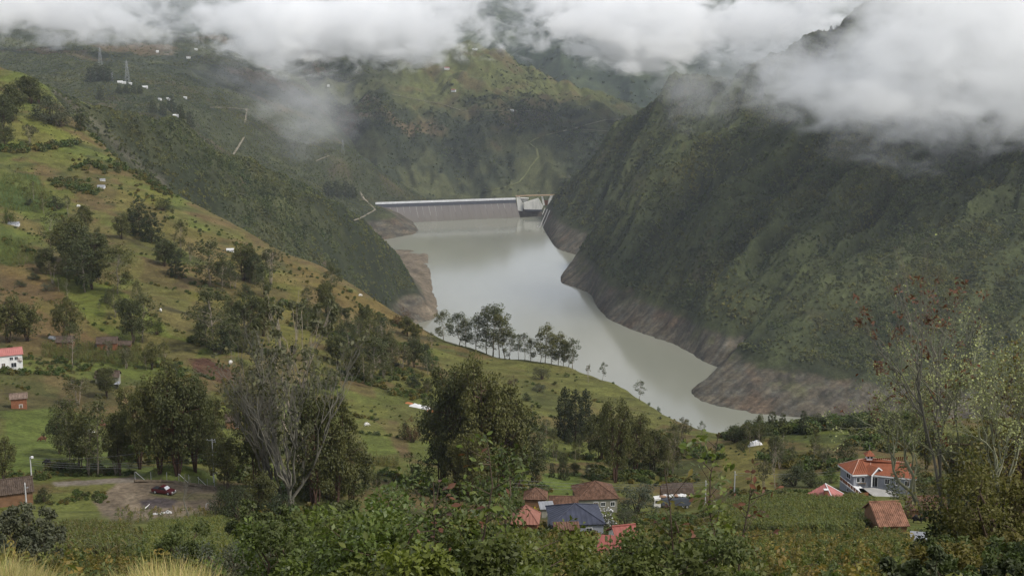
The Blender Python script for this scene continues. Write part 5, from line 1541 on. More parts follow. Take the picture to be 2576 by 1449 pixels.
# ---------------------------------------------------------------- yard: mesh fence, log barrier, ash heap
fa = [ground(x, y) for x, y in ((340, 1207), (380, 1207), (420, 1208), (450, 1211), (475, 1214), (500, 1219), (522, 1224), (540, 1228))]
fr = empty("mesh_fence", fa[0])
for i, p in enumerate(fa):
    m = MB(); m.tube([p - fa[0] - Vector((0, 0, .3)), p - fa[0] + Vector((0, 0, 1.9))], .045, 5); m.build("post", M_STEEL, fr)
for k, (x0, y0, x1, y1) in enumerate(((340, 1186, 364, 1207), (450, 1192, 474, 1214), (497, 1200, 522, 1224))):
    b = ground(x1, y1); a = b + (pt(x0, y0, b.y - .3) - b)
    m = MB(); m.tube([a - fa[0], b - fa[0]], .07, 5); m.build("brace", M_POLE, fr)
m = MB()
for a, b in zip(fa[:-1], fa[1:]):
    L = (b - a).length
    n = int(L / .25)
    for i in range(n):
        for s in (0, 1):
            x0, x1 = i / n, min(1, max(0, (i + (6 if s else -6)) / n))
            m.bar(a.lerp(b, x0) - fa[0] + Vector((0, 0, .1)), a.lerp(b, x1) - fa[0] + Vector((0, 0, 1.8 if 0 < x1 < 1 else .1 + 1.7 * abs(x1 - x0) * n / 6)), .008)
o = m.build("wire_mesh", M_WIRE, fr); o["kind"] = "stuff"
tag(fr, "wire mesh fence with slanting white braces behind the pickup", "fence")
la = [ground(x, y) for x, y in ((338, 1214), (372, 1214), (405, 1214), (440, 1217), (475, 1222), (510, 1227), (541, 1233))]
lb = empty("log_barrier", la[0]); rs = random.Random(5)
for a, b in zip(la[:-1], la[1:]):
    for k in range(3):
        m = MB(); e = Vector((rs.uniform(-.2, .2), rs.uniform(-.15, .15), .16 + .24 * k))
        m.tube([a - la[0] + e, b - la[0] + e + Vector((rs.uniform(-.3, .3), 0, rs.uniform(-.05, .05)))], rs.uniform(.10, .15), 7); m.build("log", M_WOOD, lb)
    m = MB(); m.tube([a - la[0] - Vector((0, 0, .3)), a - la[0] + Vector((0, .1, 1.0))], .09, 6); m.build("post", M_WOOD, lb)
tag(lb, "low barrier of weathered logs along the back of the yard", "barrier")
m = MB(); m.tube([(-.2, -.9, .12), (.1, 0, .2), (.35, 1.0, .35)], [.10, .09, .06], 6)
small("log", m, M_WHITE, ground(369, 1276), "pale stick lying across the burnt patch of the yard", "log")
for k, (x, y, s, lb_) in enumerate(((393, 1293, .5, "left of three pale rubble heaps at the yard's front edge"), (407, 1291, .4, "middle one of three pale rubble heaps at the yard's front edge"), (424, 1289, .7, "largest pale rubble heap, right one at the yard's front edge"))):
    mm = bmesh.new(); bmesh.ops.create_icosphere(mm, subdivisions=2, radius=1)
    for v in mm.verts: v.co *= 1 + rs.uniform(-.25, .2)
    me = bpy.data.meshes.new("rubble_heap"); mm.to_mesh(me); mm.free(); me.materials.append(simple_mat("pale_rubble", (.42, .41, .40), .9, .1, .25, 3))
    tag(put("rubble_heap", me, None, ground(x, y), (0, 0, k), (s * 1.8, s, s * .5)), lb_, "rubble", "rubble heaps at the yard's edge")
m = MB(); m.tube([(-.5, 0, 0), (-.42, 0, .7), (0, 0, 1.05), (.42, 0, .8), (.5, 0, .1)], .05, 6)
small("hoop", m, M_TRIM, ground(524, 1276), "thin white hoop standing at the right edge of the yard", "hoop")
# ---------------------------------------------------------------- sheets, tanks and other small things
def sheet(X, Y, w, dep, h, mat, label, name="tarp", rz=0.0, seed=1, cat="tarp"):
    """a crumpled sheet thrown over something low"""
    p = ground(X, Y); rs = random.Random(seed); n, k = 14, 8
    vs, fs = [], []
    for i in range(n):
        for j in range(k):
            u, v = i / (n - 1) - .5, j / (k - 1) - .5
            e = max(0, 1 - (2.05 * abs(u)) ** 4) * max(0, 1 - (2.05 * abs(v)) ** 4)
            x, y = u * w, v * dep
            vs.append((x + rs.uniform(-.06, .06) * w / n, y, h * e * rs.uniform(.6, 1.1) + .02))
    for i in range(n - 1):
        for j in range(k - 1): fs.append((i * k + j, (i + 1) * k + j, (i + 1) * k + j + 1, i * k + j + 1))
    me = bpy.data.meshes.new(name); me.from_pydata(vs, [], fs); me.materials.append(mat)
    o = put(name, me, None, (0, 0, 0), (0, 0, rz))
    for v in me.vertices:                      # lie on the slope
        wx, wy = p.x + v.co.x * math.cos(rz) - v.co.y * math.sin(rz), p.y + v.co.x * math.sin(rz) + v.co.y * math.cos(rz)
        v.co.z += float(height(wx, wy)[0]) - p.z
    o.location = p
    return tag(o, label, cat)
sheet(1058, 1026, 8.2, 4.2, 1.3, M_CLOTH, "bright white tarp spread on the green slope left of the big trees", seed=3)
sheet(1088, 1036, 4.5, 4, .9, M_EARTH, "heap of orange earth at the lower end of the white tarp", "earth_heap", seed=4, cat="earth heap")
sheet(1030, 1015, 3.0, 3, .5, M_EARTH, "small patch of orange earth at the upper end of the white tarp", "earth_heap", seed=5, cat="earth heap")
sheet(1899, 1119, 4.5, 3, 1.4, M_CLOTH, "white tarp bundle on the far edge of the bright lawn", seed=6)
sheet(252, 873, 3.4, 2.2, 1.8, M_TARPB, "blue tarp hung at the left end of the brown cottage", seed=7)
sheet(275, 879, 2.4, 1.6, .8, M_CLOTH, "white sheet drying beside the blue tarp", seed=8)
sheet(294, 879, 3.0, 1.6, 1.0, M_CLOTH, "larger white sheet drying right of the blue tarp", seed=9)
sheet(384, 921, .8, .6, 2.2, M_CLOTH, "white cloth glimpsed high among the dark left trees", seed=10)
sheet(258, 1070, 1.6, 1.4, 1.6, M_ORTENT, "orange cloth hanging between the left trees", seed=11)
sheet(211, 1061, 1.1, 1.0, .8, M_ORTENT, "small orange cloth on the bank left of the hanging one", seed=12)
def tank(X, Y, r, h, mat, label, cat="tank", name="water_tank"):
    m = MB(); m.tube([(0, 0, 0), (0, 0, h * .8), (0, 0, h)], [r, r, r * .5], 12)
    small(name, m, mat, ground(X, Y) + Vector((0, 0, 0)), label, cat)
tank(1472, 1370, .45, 1.1, M_TARPB, "blue barrel left of the lower red roof", "barrel", "barrel")
sheet(1446, 1407, 1.2, .5, .5, M_CLOTH, "left of two small white rags in the weeds", seed=13, name="rag", cat="rag")
sheet(1469, 1408, 1.0, .5, .5, M_CLOTH, "right of two small white rags in the weeds", seed=14, name="rag", cat="rag")
# ---------------------------------------------------------------- trees one can tell apart
G1 = "eucalyptus trees along the rim above the water"
for i, (x, yb, yt, k, lab) in enumerate([
    (1115, 838, 783, 'slimfull', "dark bushy eucalyptus at the left end of the rim row, by the muddy shore"),
    (1155, 842, 787, 'slimfull', "dense eucalyptus second in the rim row, counted from the muddy shore"),
    (1172, 846, 800, 'slimfull', "smaller eucalyptus filling the gap between the second and fourth of the rim row"),
    (1197, 848, 793, 'slimfull', "triangular dense eucalyptus left of the tallest group on the rim"),
    (1224, 866, 767, 'slim', "very tall thin eucalyptus left of the tallest group on the rim"),
    (1240, 876, 768, 'slimfull', "tallest full eucalyptus on the rim, centre of the row"),
    (1256, 880, 785, 'slim', "tall eucalyptus leaning close to the right of the tallest one on the rim"),
    (1271, 882, 797, 'slim', "eucalyptus with a round isolated top tuft, right of the tallest group on the rim"),
    (1283, 893, 836, 'slimfull', "short dark eucalyptus at the foot of the tallest rim group"),
    (1304, 902, 839, 'slim', "left of three open eucalyptus trees in the middle of the rim row"),
    (1320, 906, 836, 'slim', "middle one of three open eucalyptus trees on the rim"),
    (1335, 909, 850, 'slim', "right of three open eucalyptus trees on the rim, just left of the gap"),
    (1359, 912, 835, 'slim', "thin eucalyptus just right of the gap in the rim row"),
    (1371, 914, 817, 'slim', "tall needle topped eucalyptus right of the gap in the rim row"),
    (1387, 916, 850, 'slimfull', "full eucalyptus at the centre of the right rim clump"),
    (1404, 918, 839, 'slimfull', "pointed full eucalyptus, tallest in the right part of the rim clump"),
    (1418, 918, 855, 'slim', "open eucalyptus on the right flank of the right rim clump"),
    (1430, 919, 862, 'slim', "thin eucalyptus, last but one at the right end of the rim row"),
    (1440, 920, 851, 'slim', "spindly nearly bare eucalyptus ending the rim row on the right")]):
    tree('slimfull' if k == 'slim' and len(lab) % 2 else k, x, yb, yt, lab, 1.25 if k == 'slim' else 1.45, None, G1)
G2 = "trees scattered on the left pasture"
for (x, yb, yt, k, w, lab) in [
    (25, 563, 516, 'round', .7, "small dark tree above the pale tin shed at the left edge"),
    (129, 642, 535, 'slim', 1.3, "slim eucalyptus left of the big dark grove on the pasture"),
    (178, 672, 524, 'broad', 1.0, "leftmost and highest tree of the big dark grove on the pasture"),
    (205, 700, 552, 'broad', 1.0, "dark middle tree of the big dark grove on the pasture"),
    (232, 728, 575, 'broad', .95, "right tree of the big dark grove on the pasture, lowest down the slope"),
    (214, 735, 620, 'slimfull', 1.5, "slender tree in front of the big dark grove's foot"),
    (250, 705, 610, 'slimfull', 1.4, "narrow tree on the right flank of the big dark grove"),
    (296, 740, 618, 'slimfull', 1.5, "lone tall ragged eucalyptus right of the big dark grove"),
    (306, 602, 532, 'broad', .9, "open tree at the left of the dark hilltop clump"),
    (352, 592, 497, 'dense', 1.15, "dense blackish tree at the top of the hilltop clump"),
    (382, 610, 527, 'dense', 1.2, "rounded blackish tree leaning out at the right of the hilltop clump"),
    (335, 560, 512, 'rounddark', 1.0, "dark bushy tree behind the hilltop clump"),
    (410, 530, 492, 'rounddark', 1.2, "low dark thicket at the right top of the hilltop clump"),
    (443, 698, 628, 'dense', 1.05, "single dark egg shaped tree in the middle of the pasture"),
    (479, 657, 601, 'broadpale', .8, "wispy tree behind the dark egg shaped tree"),
    (440, 632, 585, 'sparse', .9, "thin sparse tree up the slope from the egg shaped tree"),
    (526, 722, 607, 'slimfull', 1.5, "tall two tiered tree in the middle of the pasture"),
    (572, 697, 650, 'round', .9, "rounded tree beside the white tin shelter"),
    (612, 706, 600, 'broad', .85, "tall loose tree right of the white tin shelter"),
    (642, 715, 628, 'broad', .8, "shorter loose tree next to the one by the white tin shelter"),
    (682, 716, 601, 'broadpale', .85, "umbrella topped tree standing highest near the brown rim"),
    (664, 748, 668, 'slimfull', 1.3, "dense tree below the umbrella topped one"),
    (832, 742, 664, 'slimfull', 1.3, "ragged tree close to the rim above the sandy spit"),
    (820, 795, 702, 'broad', .85, "dark tree down the slope from the ragged one near the rim"),
    (845, 800, 748, 'rounddark', 1.0, "round dark bush tree at the foot of the ragged rim trees"),
    (22, 862, 735, 'broad', 1.1, "leftmost of two broad dark trees behind the white farmhouse"),
    (70, 858, 745, 'broad', 1.15, "right one of two broad dark trees behind the white farmhouse"),
    (172, 862, 738, 'broad', .85, "dark two layered tree over the brown cottage's roof"),
    (184, 925, 805, 'slim', 1.0, "thin pole like tree in front of the brown cottage"),
    (335, 866, 738, 'broad', .75, "left one of the dark twin trees in the middle of the left pasture"),
    (358, 862, 742, 'slimfull', 1.5, "right one of the dark twin trees, clad in leaves to its foot"),
    (394, 842, 788, 'round', .7, "little tree beside the dark twin trees"),
    (540, 888, 725, 'slimfull', 1.4, "tall thin grey green tree left of the bare tree group"),
    (556, 890, 800, 'rounddark', .8, "bushy tree at the foot of the tall grey green tree"),
    (590, 832, 738, 'broad', .85, "dark tree above the terrace, left of the bare tree group"),
    (625, 852, 722, 'broad', .9, "dark tree in the middle of the group above the terrace"),
    (662, 846, 735, 'broad', .9, "dark tree at the right of the group above the terrace"),
    (640, 892, 842, 'rounddark', 1.0, "dark rounded tree below the terrace group"),
    (85, 703, 682, 'rounddark', 1.6, "low dark bush on the left pasture's edge"),
    (120, 732, 703, 'roundgrey', 1.2, "grey green bush on the pale strip of the left pasture"),
    (52, 722, 700, 'rounddark', 1.4, "dark bush by the brown field at the left edge"),
    (250, 782, 762, 'slim', 1.6, "tiny thin sapling on the bright strip of pasture"),
    (275, 803, 792, 'rounddark', 1.1, "tiny dark bush on the bright strip of pasture"),
    (878, 905, 805, 'slimfull', 1.2, "tall thin tree right of the bare tree group"),
    (922, 900, 800, 'slim', 1.3, "sparse slim tree on the green slope below the rim"),
    (962, 902, 798, 'slim', 1.4, "thin pale tree below the round brown tree"),
    (905, 872, 800, 'sparse', .8, "bare wispy tree on the brown slope below the rim"),
    (940, 960, 850, 'slimfull', 1.5, "dark leafy tree left of the biggest tree group"),
    (1012, 822, 763, 'roundbrown', .9, "round brownish tree alone on the rim's brown grass"),
    (1012, 930, 850, 'broadpale', .9, "grey tree between the round brown tree and the biggest tree group"),
    (1042, 925, 845, 'broad', .8, "slim dark tree beside the grey one left of the biggest tree group"),
    (1082, 932, 864, 'round', .8, "olive green round headed tree behind the biggest tree group's left edge"),
    (75, 364, 304, 'broadpale', 1.1, "light spreading tree on the bright clearing at upper left"),
    (12, 372, 308, 'broad', 1.2, "dark tree at the left edge beside the bright clearing"),
    (30, 306, 198, 'broad', 1.0, "big dark tree towering over the bright clearing at the left edge"),
    (8, 330, 230, 'broad', 1.0, "dark shadowy tree cut by the left edge above the clearing"),
    (78, 262, 188, 'broad', 1.1, "dark tree in the wood at the top of the left pasture"),
    (100, 262, 205, 'rounddark', 1.2, "dark thick tree in the middle of the wood at the top of the left pasture"),
    (125, 305, 232, 'roundgrey', 1.3, "grey leaved tree at the right edge of the upper left wood"),
    (55, 250, 195, 'rounddark', 1.3, "blackish tree at the left of the upper wood"),
    (150, 318, 262, 'roundgrey', 1.3, "lower grey leaved tree down the slope from the upper wood"),
    (203, 330, 272, 'dense', .75, "narrow blackish conifer alone on the edge of the rocky strip")]:
    tree(k, x, yb, yt, lab, w * 1.05, None, G2)
G3 = "trees on the slopes beyond the rim"
for (x, yb, yt, k, w, lab) in [
    (228, 208, 168, 'dense', 1.2, "left dark conifer of the grove below the pylon"),
    (245, 206, 160, 'dense', 1.2, "tallest dark conifer of the grove below the pylon"),
    (262, 206, 163, 'dense', 1.3, "right dark conifer of the grove below the pylon"),
    (276, 206, 172, 'dense', 1.2, "last dark conifer at the grove's right end below the pylon"),
    (253, 252, 216, 'dense', .9, "single dark pine below the grove and left of the row"),
    (300, 236, 214, 'dense', 1.4, "first dark tree of the row under the long farmhouse"),
    (318, 236, 213, 'dense', 1.4, "second dark tree of the row under the long farmhouse"),
    (336, 236, 214, 'dense', 1.3, "third dark tree of the row under the long farmhouse"),
    (352, 236, 215, 'dense', 1.2, "last dark tree of the row under the long farmhouse"),
    (385, 285, 252, 'dense', 1.2, "dark tree below the left house of the white pair"),
    (410, 290, 258, 'dense', 1.2, "dark tree below the right house of the white pair"),
    (432, 284, 240, 'dense', 1.0, "tall dark tree between the white pair and the lone white house"),
    (455, 300, 262, 'dense', 1.1, "dark tree beside the lowest white shed"),
    (478, 322, 280, 'dense', 1.1, "dark tree in the mist right of the lowest white shed"),
    (826, 494, 455, 'dense', 1.3, "left dark tree of the plantation left of the dam"),
    (848, 496, 452, 'dense', 1.3, "middle dark tree of the plantation left of the dam"),
    (870, 496, 456, 'dense', 1.3, "right dark tree of the plantation left of the dam"),
    (888, 498, 462, 'dense', 1.2, "outermost right tree of the plantation left of the dam"),
    (1245, 249, 236, 'rounddark', 1.4, "dark lone bush tree on the middle mountain's green top"),
    (1710, 232, 198, 'dense', 1.0, "pointed dark tree on the right mountain's rocky corner"),
    (2058, 98, 75, 'dense', .8, "spire shaped tree standing out against the cloud on the right crest"),
    (2090, 84, 66, 'dense', 1.0, "second spire shaped tree on the right crest, higher up"),
    (2030, 112, 97, 'rounddark', 1.6, "low crooked tree on the right crest below the spire"),
    (2108, 78, 62, 'rounddark', 1.3, "dark rounded tree on the right crest just under the cloud")]:
    tree(k, x, yb, yt, lab, w, None, G3, near=False)
G4 = "trees around the yard and the lower left pasture"
for (x, yb, yt, k, w, lab) in [
    (10, 1207, 1086, 'broad', .8, "dark tree at the left edge behind the street lamp"),
    (150, 1142, 1022, 'broad', .9, "dark crowned tree leading the left tree line above the road"),
    (176, 1160, 1000, 'slimfull', 1.2, "slim dark tree between the bent pale trunks above the road"),
    (196, 1020, 926, 'broadpale', 1.1, "yellow green round crowned tree on two pale trunks"),
    (204, 1188, 1005, 'broad', .72, "tall dark tree with reddish trunks behind the road"),
    (224, 1196, 1040, 'broadpale', .6, "pale wispy tree behind the road, in front of the pied cow"),
    (246, 1198, 1000, 'slimfull', 1.0, "tree with one long straight dark trunk beside the road"),
    (292, 1194, 1040, 'broadpale', .75, "leaning pale tree near the bend of the road"),
    (302, 1196, 1005, 'broad', .62, "stout brown trunked tree at the bend of the road"),
    (158, 1188, 1143, 'rounddark', 1.0, "dark rounded bush by the road under the slim trees"),
    (185, 1196, 1160, 'rounddark', 1.0, "second dark bush right of the rounded one by the road"),
    (252, 1196, 1164, 'roundgrey', 1.0, "bluish grey bush at the roadside"),
    (110, 1262, 1214, 'rounddark', 1.0, "dark ball shaped bush against the adobe house's wall"),
    (352, 1180, 925, 'big', .62, "left outer tree of the huge dark group behind the yard"),
    (402, 1190, 884, 'big', .68, "second huge dark tree behind the yard, left of the tallest"),
    (446, 1194, 864, 'big', .70, "tallest of the huge dark trees behind the yard"),
    (492, 1186, 915, 'big', .66, "huge dark tree behind the pickup, right of the tallest"),
    (532, 1196, 968, 'big', .62, "right outer tree of the huge dark group, by the power pole"),
    (572, 1235, 1075, 'broad', .9, "dark tree just right of the tall power pole"),
    (560, 1290, 1205, 'rounddark', .9, "dark leafy bush at the yard's right corner"),
    (602, 1318, 1190, 'rounddark', .8, "big dark bush between the yard and the reddish trunk"),
    (660, 1300, 1160, 'broad', .9, "leafy tree left of the reddish trunk"),
    (648, 1230, 905, 'big', .60, "bright topped leafy tree behind the bare branches"),
    (792, 1290, 915, 'big', .66, "large dark tree right of the bare branches"),
    (846, 1285, 950, 'big', .66, "large dark tree with bright outer leaves, right of the bare branches"),
    (885, 1270, 1075, 'broad', .9, "lower dark tree at the right of the bare tree group"),
    (700, 1330, 1215, 'rounddark', .9, "brownish dark bush at the reddish trunk's foot")]:
    tree(k, x, yb, yt, lab, w, None, G4)
tree('broad', 268, 1000, 912, "leafy tree hiding the front of the dark old house", 1.1, None, G4)
tree('bare', 738, 1300, 735, "tall bare tree with grey twigs on a reddish trunk, in front of dark leaves", 1.0, 0, None, name="bare_tree")
tree('bare', 700, 1250, 800, "bare grey twigged tree left behind the reddish trunk", 1.0, 1, None, name="bare_tree")
tree('sparse', 760, 1240, 690, "thin lichen pale tree top rising behind the bare tree", .8, 0, None, name="bare_tree")
G5 = "trees in the middle above the hamlet"
for (x, yb, yt, k, w, lab) in [
    (1112, 1222, 950, 'big', .70, "left outer tree of the biggest dark group in the middle"),
    (1150, 1236, 862, 'big', .66, "left main tree of the biggest dark group, with a pale forked limb"),
    (1212, 1246, 838, 'big', .66, "tallest tree of the biggest dark group in the middle"),
    (1262, 1246, 905, 'big', .70, "umbrella topped right tree of the biggest dark group"),
    (1305, 1240, 975, 'big', .72, "right outer tree of the biggest dark group in the middle"),
    (1180, 1262, 1050, 'big', .85, "low dark front tree of the biggest dark group"),
    (1340, 1218, 1080, 'broad', .9, "dark tree at the right foot of the biggest dark group"),
    (1037, 1112, 1036, 'roundbrown', .75, "brownish tree on the green slope under the white tarp"),
    (1020, 1105, 1045, 'rounddark', .7, "dark tree behind the brownish one under the white tarp"),
    (1050, 1228, 1116, 'round', .85, "bright green rounded tree left of the biggest dark group"),
    (948, 1225, 1175, 'rounddark', .6, "small dark tree in the maize left of the bright rounded tree"),
    (1420, 1098, 962, 'conifer', .95, "left conifer of the dark blue green trio on the meadow"),
    (1447, 1112, 966, 'conifer', .95, "front conifer of the dark blue green trio on the meadow"),
    (1472, 1092, 968, 'conifer', .9, "right conifer of the dark blue green trio on the meadow"),
    (1548, 1214, 940, 'big', .52, "tall drooping tree against the water, with a pale leaning trunk"),
    (1512, 1160, 1010, 'broad', .85, "left lower companion of the tall drooping tree"),
    (1598, 1195, 1008, 'big', .68, "broad dark companion right of the tall drooping tree"),
    (1640, 1190, 1060, 'broad', .95, "brownish dark tree right of the broad companion"),
    (1690, 1190, 1075, 'broadpale', 1.1, "hazy grey green tree below the right end of the rim"),
    (1712, 1120, 1034, 'broadpale', 1.0, "light crowned tree on the rim's right end against the water"),
    (1765, 1098, 1056, 'slim', 1.2, "small slim tree alone where the water ends at right"),
    (1610, 1008, 956, 'slim', 1.6, "open little tree on the rim right of the tall drooping tree"),
    (1515, 957, 911, 'slim', 1.2, "little slim tree on the rim left of the tall drooping tree"),
    (1480, 962, 914, 'sparse', .9, "bare twiggy little tree on the rim's curve"),
    (1632, 1020, 1008, 'round', .8, "upper of two tiny trees on the falling rim"),
    (1657, 1032, 1018, 'round', .6, "lower of two tiny trees on the falling rim"),
    (1362, 954, 911, 'roundgrey', 1.1, "wide dark grey tree on the meadow under the right rim clump"),
    (1425, 949, 932, 'round', 1.0, "tiny round tree on the meadow near the rim"),
    (1356, 984, 960, 'roundgrey', 1.7, "flat grey bush on the middle of the meadow"),
    (1325, 1008, 980, 'rounddark', .9, "dark bush at the meadow's left edge by the umbrella topped tree"),
    (1290, 968, 940, 'roundbrown', 1.2, "brown bush at the meadow's top left"),
    (1396, 968, 955, 'rounddark', 1.3, "small dark bush above the conifer trio"),
    (1417, 1206, 1142, 'dense', .9, "dense dark tree on the meadow behind the tiled house"),
    (1388, 1200, 1158, 'dense', .7, "narrow dark tree left of the dense one behind the tiled house"),
    (1430, 1118, 1074, 'dense', .8, "small pointed green tree under the conifer trio"),
    (1345, 1218, 1164, 'roundbrown', .9, "brownish rounded tree above the rusty tiled hut"),
    (1217, 1232, 1178, 'roundgrey', .9, "umbrella shaped bush in front of the biggest dark group"),
    (1480, 1200, 1158, 'sparse', .9, "bare twiggy tree on the meadow right of the dense dark tree"),
    (1602, 1290, 1185, 'roundgrey', 1.05, "tall grey green bush right of the large tiled house"),
    (1575, 1318, 1262, 'roundgrey', 1.0, "rounded grey green bush in front of the large tiled house"),
    (1492, 1345, 1290, 'rounddark', 1.2, "brown twiggy bush before the blue roof's right corner")]:
    tree(k, x, yb, yt, lab, w, None, G5)
G6 = "trees around the orange roofed house"
for (x, yb, yt, k, w, lab) in [
    (1850, 1112, 1050, 'rounddark', 1.1, "dark bushy tree at the left of the knoll by the water's end"),
    (1880, 1108, 1040, 'rounddark', 1.1, "second dark tree of the knoll by the water's end"),
    (1912, 1106, 1038, 'rounddark', 1.1, "third tree of the knoll by the water's end"),
    (1942, 1090, 1028, 'dense', .9, "dark upright tree on the knoll below the bare headland"),
    (1968, 1088, 1034, 'dense', .9, "slightly shorter upright tree on the knoll below the bare headland"),
    (2020, 1092, 1026, 'dense', .8, "pointed dark tree on the knoll's right part"),
    (2060, 1080, 1028, 'rounddark', 1.3, "rounded tree on the crest right of the pointed one"),
    (2100, 1078, 1026, 'round', 1.4, "olive tree on the crest above the orange roofed house"),
    (2150, 1082, 1035, 'rounddark', 1.3, "dark tree on the crest right of the olive one"),
    (2200, 1085, 1030, 'broad', 1.1, "dark tree on the crest behind the cupola"),
    (2250, 1100, 1030, 'broad', 1.1, "dark tree rising behind the orange roof's right wing"),
    (2130, 1160, 1092, 'rounddark', 1.05, "big round glossy tree behind the orange roof's left end"),
    (2000, 1222, 1146, 'rounddark', 1.0, "blackish round tree between the lawn and the orange roofed house"),
    (2040, 1225, 1160, 'rounddark', .9, "dark tree beside the blackish round one"),
    (1948, 1228, 1095, 'sparse', .8, "tall sparse tree on the right edge of the lawn"),
    (1920, 1230, 1130, 'broadpale', .8, "grey sparse tree on the lawn's right edge, left of the tall one"),
    (1960, 1180, 1105, 'broadpale', .9, "grey green tree behind the tall sparse one"),
    (2050, 1160, 1100, 'broadpale', 1.1, "grey green tree on the slope left of the big glossy tree"),
    (2090, 1215, 1165, 'round', .8, "light green tree behind the pink roof"),
    (2330, 1180, 1040, 'big', .8, "large dark tree behind the right wing, by the lichened branches"),
    (2400, 1220, 1050, 'big', .8, "large dark tree further right behind the lichened branches"),
    (2480, 1230, 1060, 'big', .8, "large dark tree near the right edge behind the lichened branches"),
    (2560, 1230, 1040, 'big', .8, "dark tree cut by the right edge behind the lichened branches"),
    (2340, 1290, 1200, 'broadpale', .9, "reddish brown thin tree right of the patio"),
    (2272, 1328, 1150, 'slim', 1.5, "slim dark trunked tree hiding part of the orange roof")]:
    tree(k, x, yb, yt, lab, w, None, G6)

G7 = "small trees among the hedges and meadows"
_rs = random.Random(21)
_adj = {'slimfull': "slender leafy tree", 'broad': "spreading loose tree", 'rounddark': "small dark round tree", 'broadpale': "pale open tree", 'slim': "thin wispy tree"}
for (x0, y0, x1, y1, n, where) in [(480, 860, 760, 900, 14, "in the hedge above the ploughed field"), (740, 800, 1080, 880, 18, "in the bushy hollow under the rim"),
        (860, 930, 1090, 1000, 14, "on the slope above the white tarp"), (880, 870, 1060, 960, 12, "left of the biggest dark tree group"),
        (400, 640, 700, 760, 12, "on the brown pasture below the hilltop clump"), (300, 900, 480, 960, 8, "behind the huge dark trees of the yard"),
        (60, 480, 240, 640, 7, "on the steep pasture left of the big grove"), (560, 980, 860, 1000, 12, "behind the bare grey tree"),
        (100, 700, 330, 800, 8, "on the bright strip of the left pasture"), (620, 1010, 660, 1180, 5, "between the yard's trees and the bare tree"),
        (1340, 1150, 1640, 1200, 9, "on the meadow behind the hamlet"), (1820, 1130, 2100, 1180, 10, "around the lawn's upper end"), (1480, 1090, 1720, 1180, 9, "below the right end of the rim")]:
    for i in range(int(n * 1.35)):
        t = _rs.random(); x, y = x0 + (x1 - x0) * t + _rs.gauss(0, 16), y0 + (y1 - y0) * t + _rs.gauss(0, 16)
        k = _rs.choice(['slimfull', 'broad', 'rounddark', 'slimfull', 'broadpale', 'slim'])
        tree(k, x, y, y - _rs.uniform(32, 84) * (.6 if k == 'rounddark' else 1), _adj[k] + " " + where, _rs.uniform(.8, 1.2), None, G7)
# ---------------------------------------------------------------- hedges and bushes nobody could count
hp = []
def hedge(px, n, s0, s1, spread=3.0):
    for i in range(n):
        t = RNG.uniform(0, len(px) - 1); k = min(int(t), len(px) - 2); u = t - k
        x = px[k][0] * (1 - u) + px[k + 1][0] * u + RNG.normal() * spread
        y = px[k][1] * (1 - u) + px[k + 1][1] * u + RNG.normal() * spread * .5
        p = ground(x, y)
        if p.y < 1350: hp.append((p.x, p.y, p.z - .1, RNG.uniform(s0, s1)))
hedge([(0, 378), (60, 380), (130, 372), (200, 362)], 110, 3, 6.5, 7)
hedge([(140, 460), (200, 470), (240, 490)], 90, 2, 5, 14)
hedge([(180, 420), (300, 420), (400, 450)], 120, 2, 5.5, 14)
hedge([(230, 330), (300, 400), (390, 470), (440, 490)], 150, 2, 5, 9)
hedge([(0, 600), (80, 640), (170, 690), (210, 720)], 60, 1.5, 4, 8)
hedge([(400, 640), (470, 680), (560, 760)], 40, 1.2, 3, 10)
hedge([(480, 860), (560, 880), (640, 880), (720, 900)], 90, 1.5, 3.5, 8)
hedge([(740, 800), (800, 830), (900, 860), (1000, 870), (1080, 880)], 150, 1.5, 4, 12)
hedge([(650, 780), (720, 760), (800, 820)], 70, 1.5, 4, 14)
hedge([(860, 720), (900, 770), (960, 800), (1060, 850)], 60, 1.2, 3, 8)
hedge([(860, 930), (930, 960), (1010, 990), (1090, 1000)], 110, 1.5, 3.5, 12)
hedge([(880, 870), (960, 930), (1060, 960)], 90, 1.5, 3.5, 16)
hedge([(0, 935), (120, 940), (230, 930)], 80, 1.2, 2.6, 6)
hedge([(70, 905), (180, 915), (300, 900)], 70, 1, 2.4, 12)
hedge([(330, 900), (420, 920), (480, 960)], 50, 1.2, 3, 12)
hedge([(90, 1192), (200, 1196), (330, 1192)], 70, .8, 1.8, 4)
hedge([(0, 1190), (60, 1205), (130, 1200)], 50, 1, 2.4, 8)
hedge([(200, 1245), (240, 1250), (262, 1262)], 55, .6, 1.8, 8)
hedge([(90, 1262), (150, 1265), (230, 1252)], 30, .6, 1.4, 6)
hedge([(900, 1180), (1000, 1200), (1060, 1240)], 50, 1, 2.6, 12)
hedge([(1360, 1150), (1450, 1150), (1560, 1165), (1640, 1180)], 110, 1, 2.6, 8)
hedge([(1480, 1205), (1560, 1200), (1640, 1215), (1750, 1210)], 90, 1, 3, 8)
hedge([(1560, 1300), (1640, 1300), (1740, 1300), (1800, 1290)], 70, .8, 1.8, 6)
hedge([(1330, 1010), (1330, 1060), (1400, 1110)], 40, 1, 2.6, 12)
hedge([(1640, 1100), (1720, 1130), (1800, 1150)], 110, 1.5, 4, 14)
hedge([(1830, 1100), (1950, 1085), (2060, 1075), (2180, 1065), (2300, 1065)], 300, 2.2, 5.5, 12)
hedge([(1940, 1160), (2040, 1170), (2120, 1180)], 160, 1.4, 4, 16)
hedge([(2160, 1110), (2300, 1120), (2450, 1130), (2570, 1130)], 200, 2, 4.5, 22)
hedge([(2300, 1220), (2420, 1240), (2560, 1240)], 160, 1.5, 4, 24)
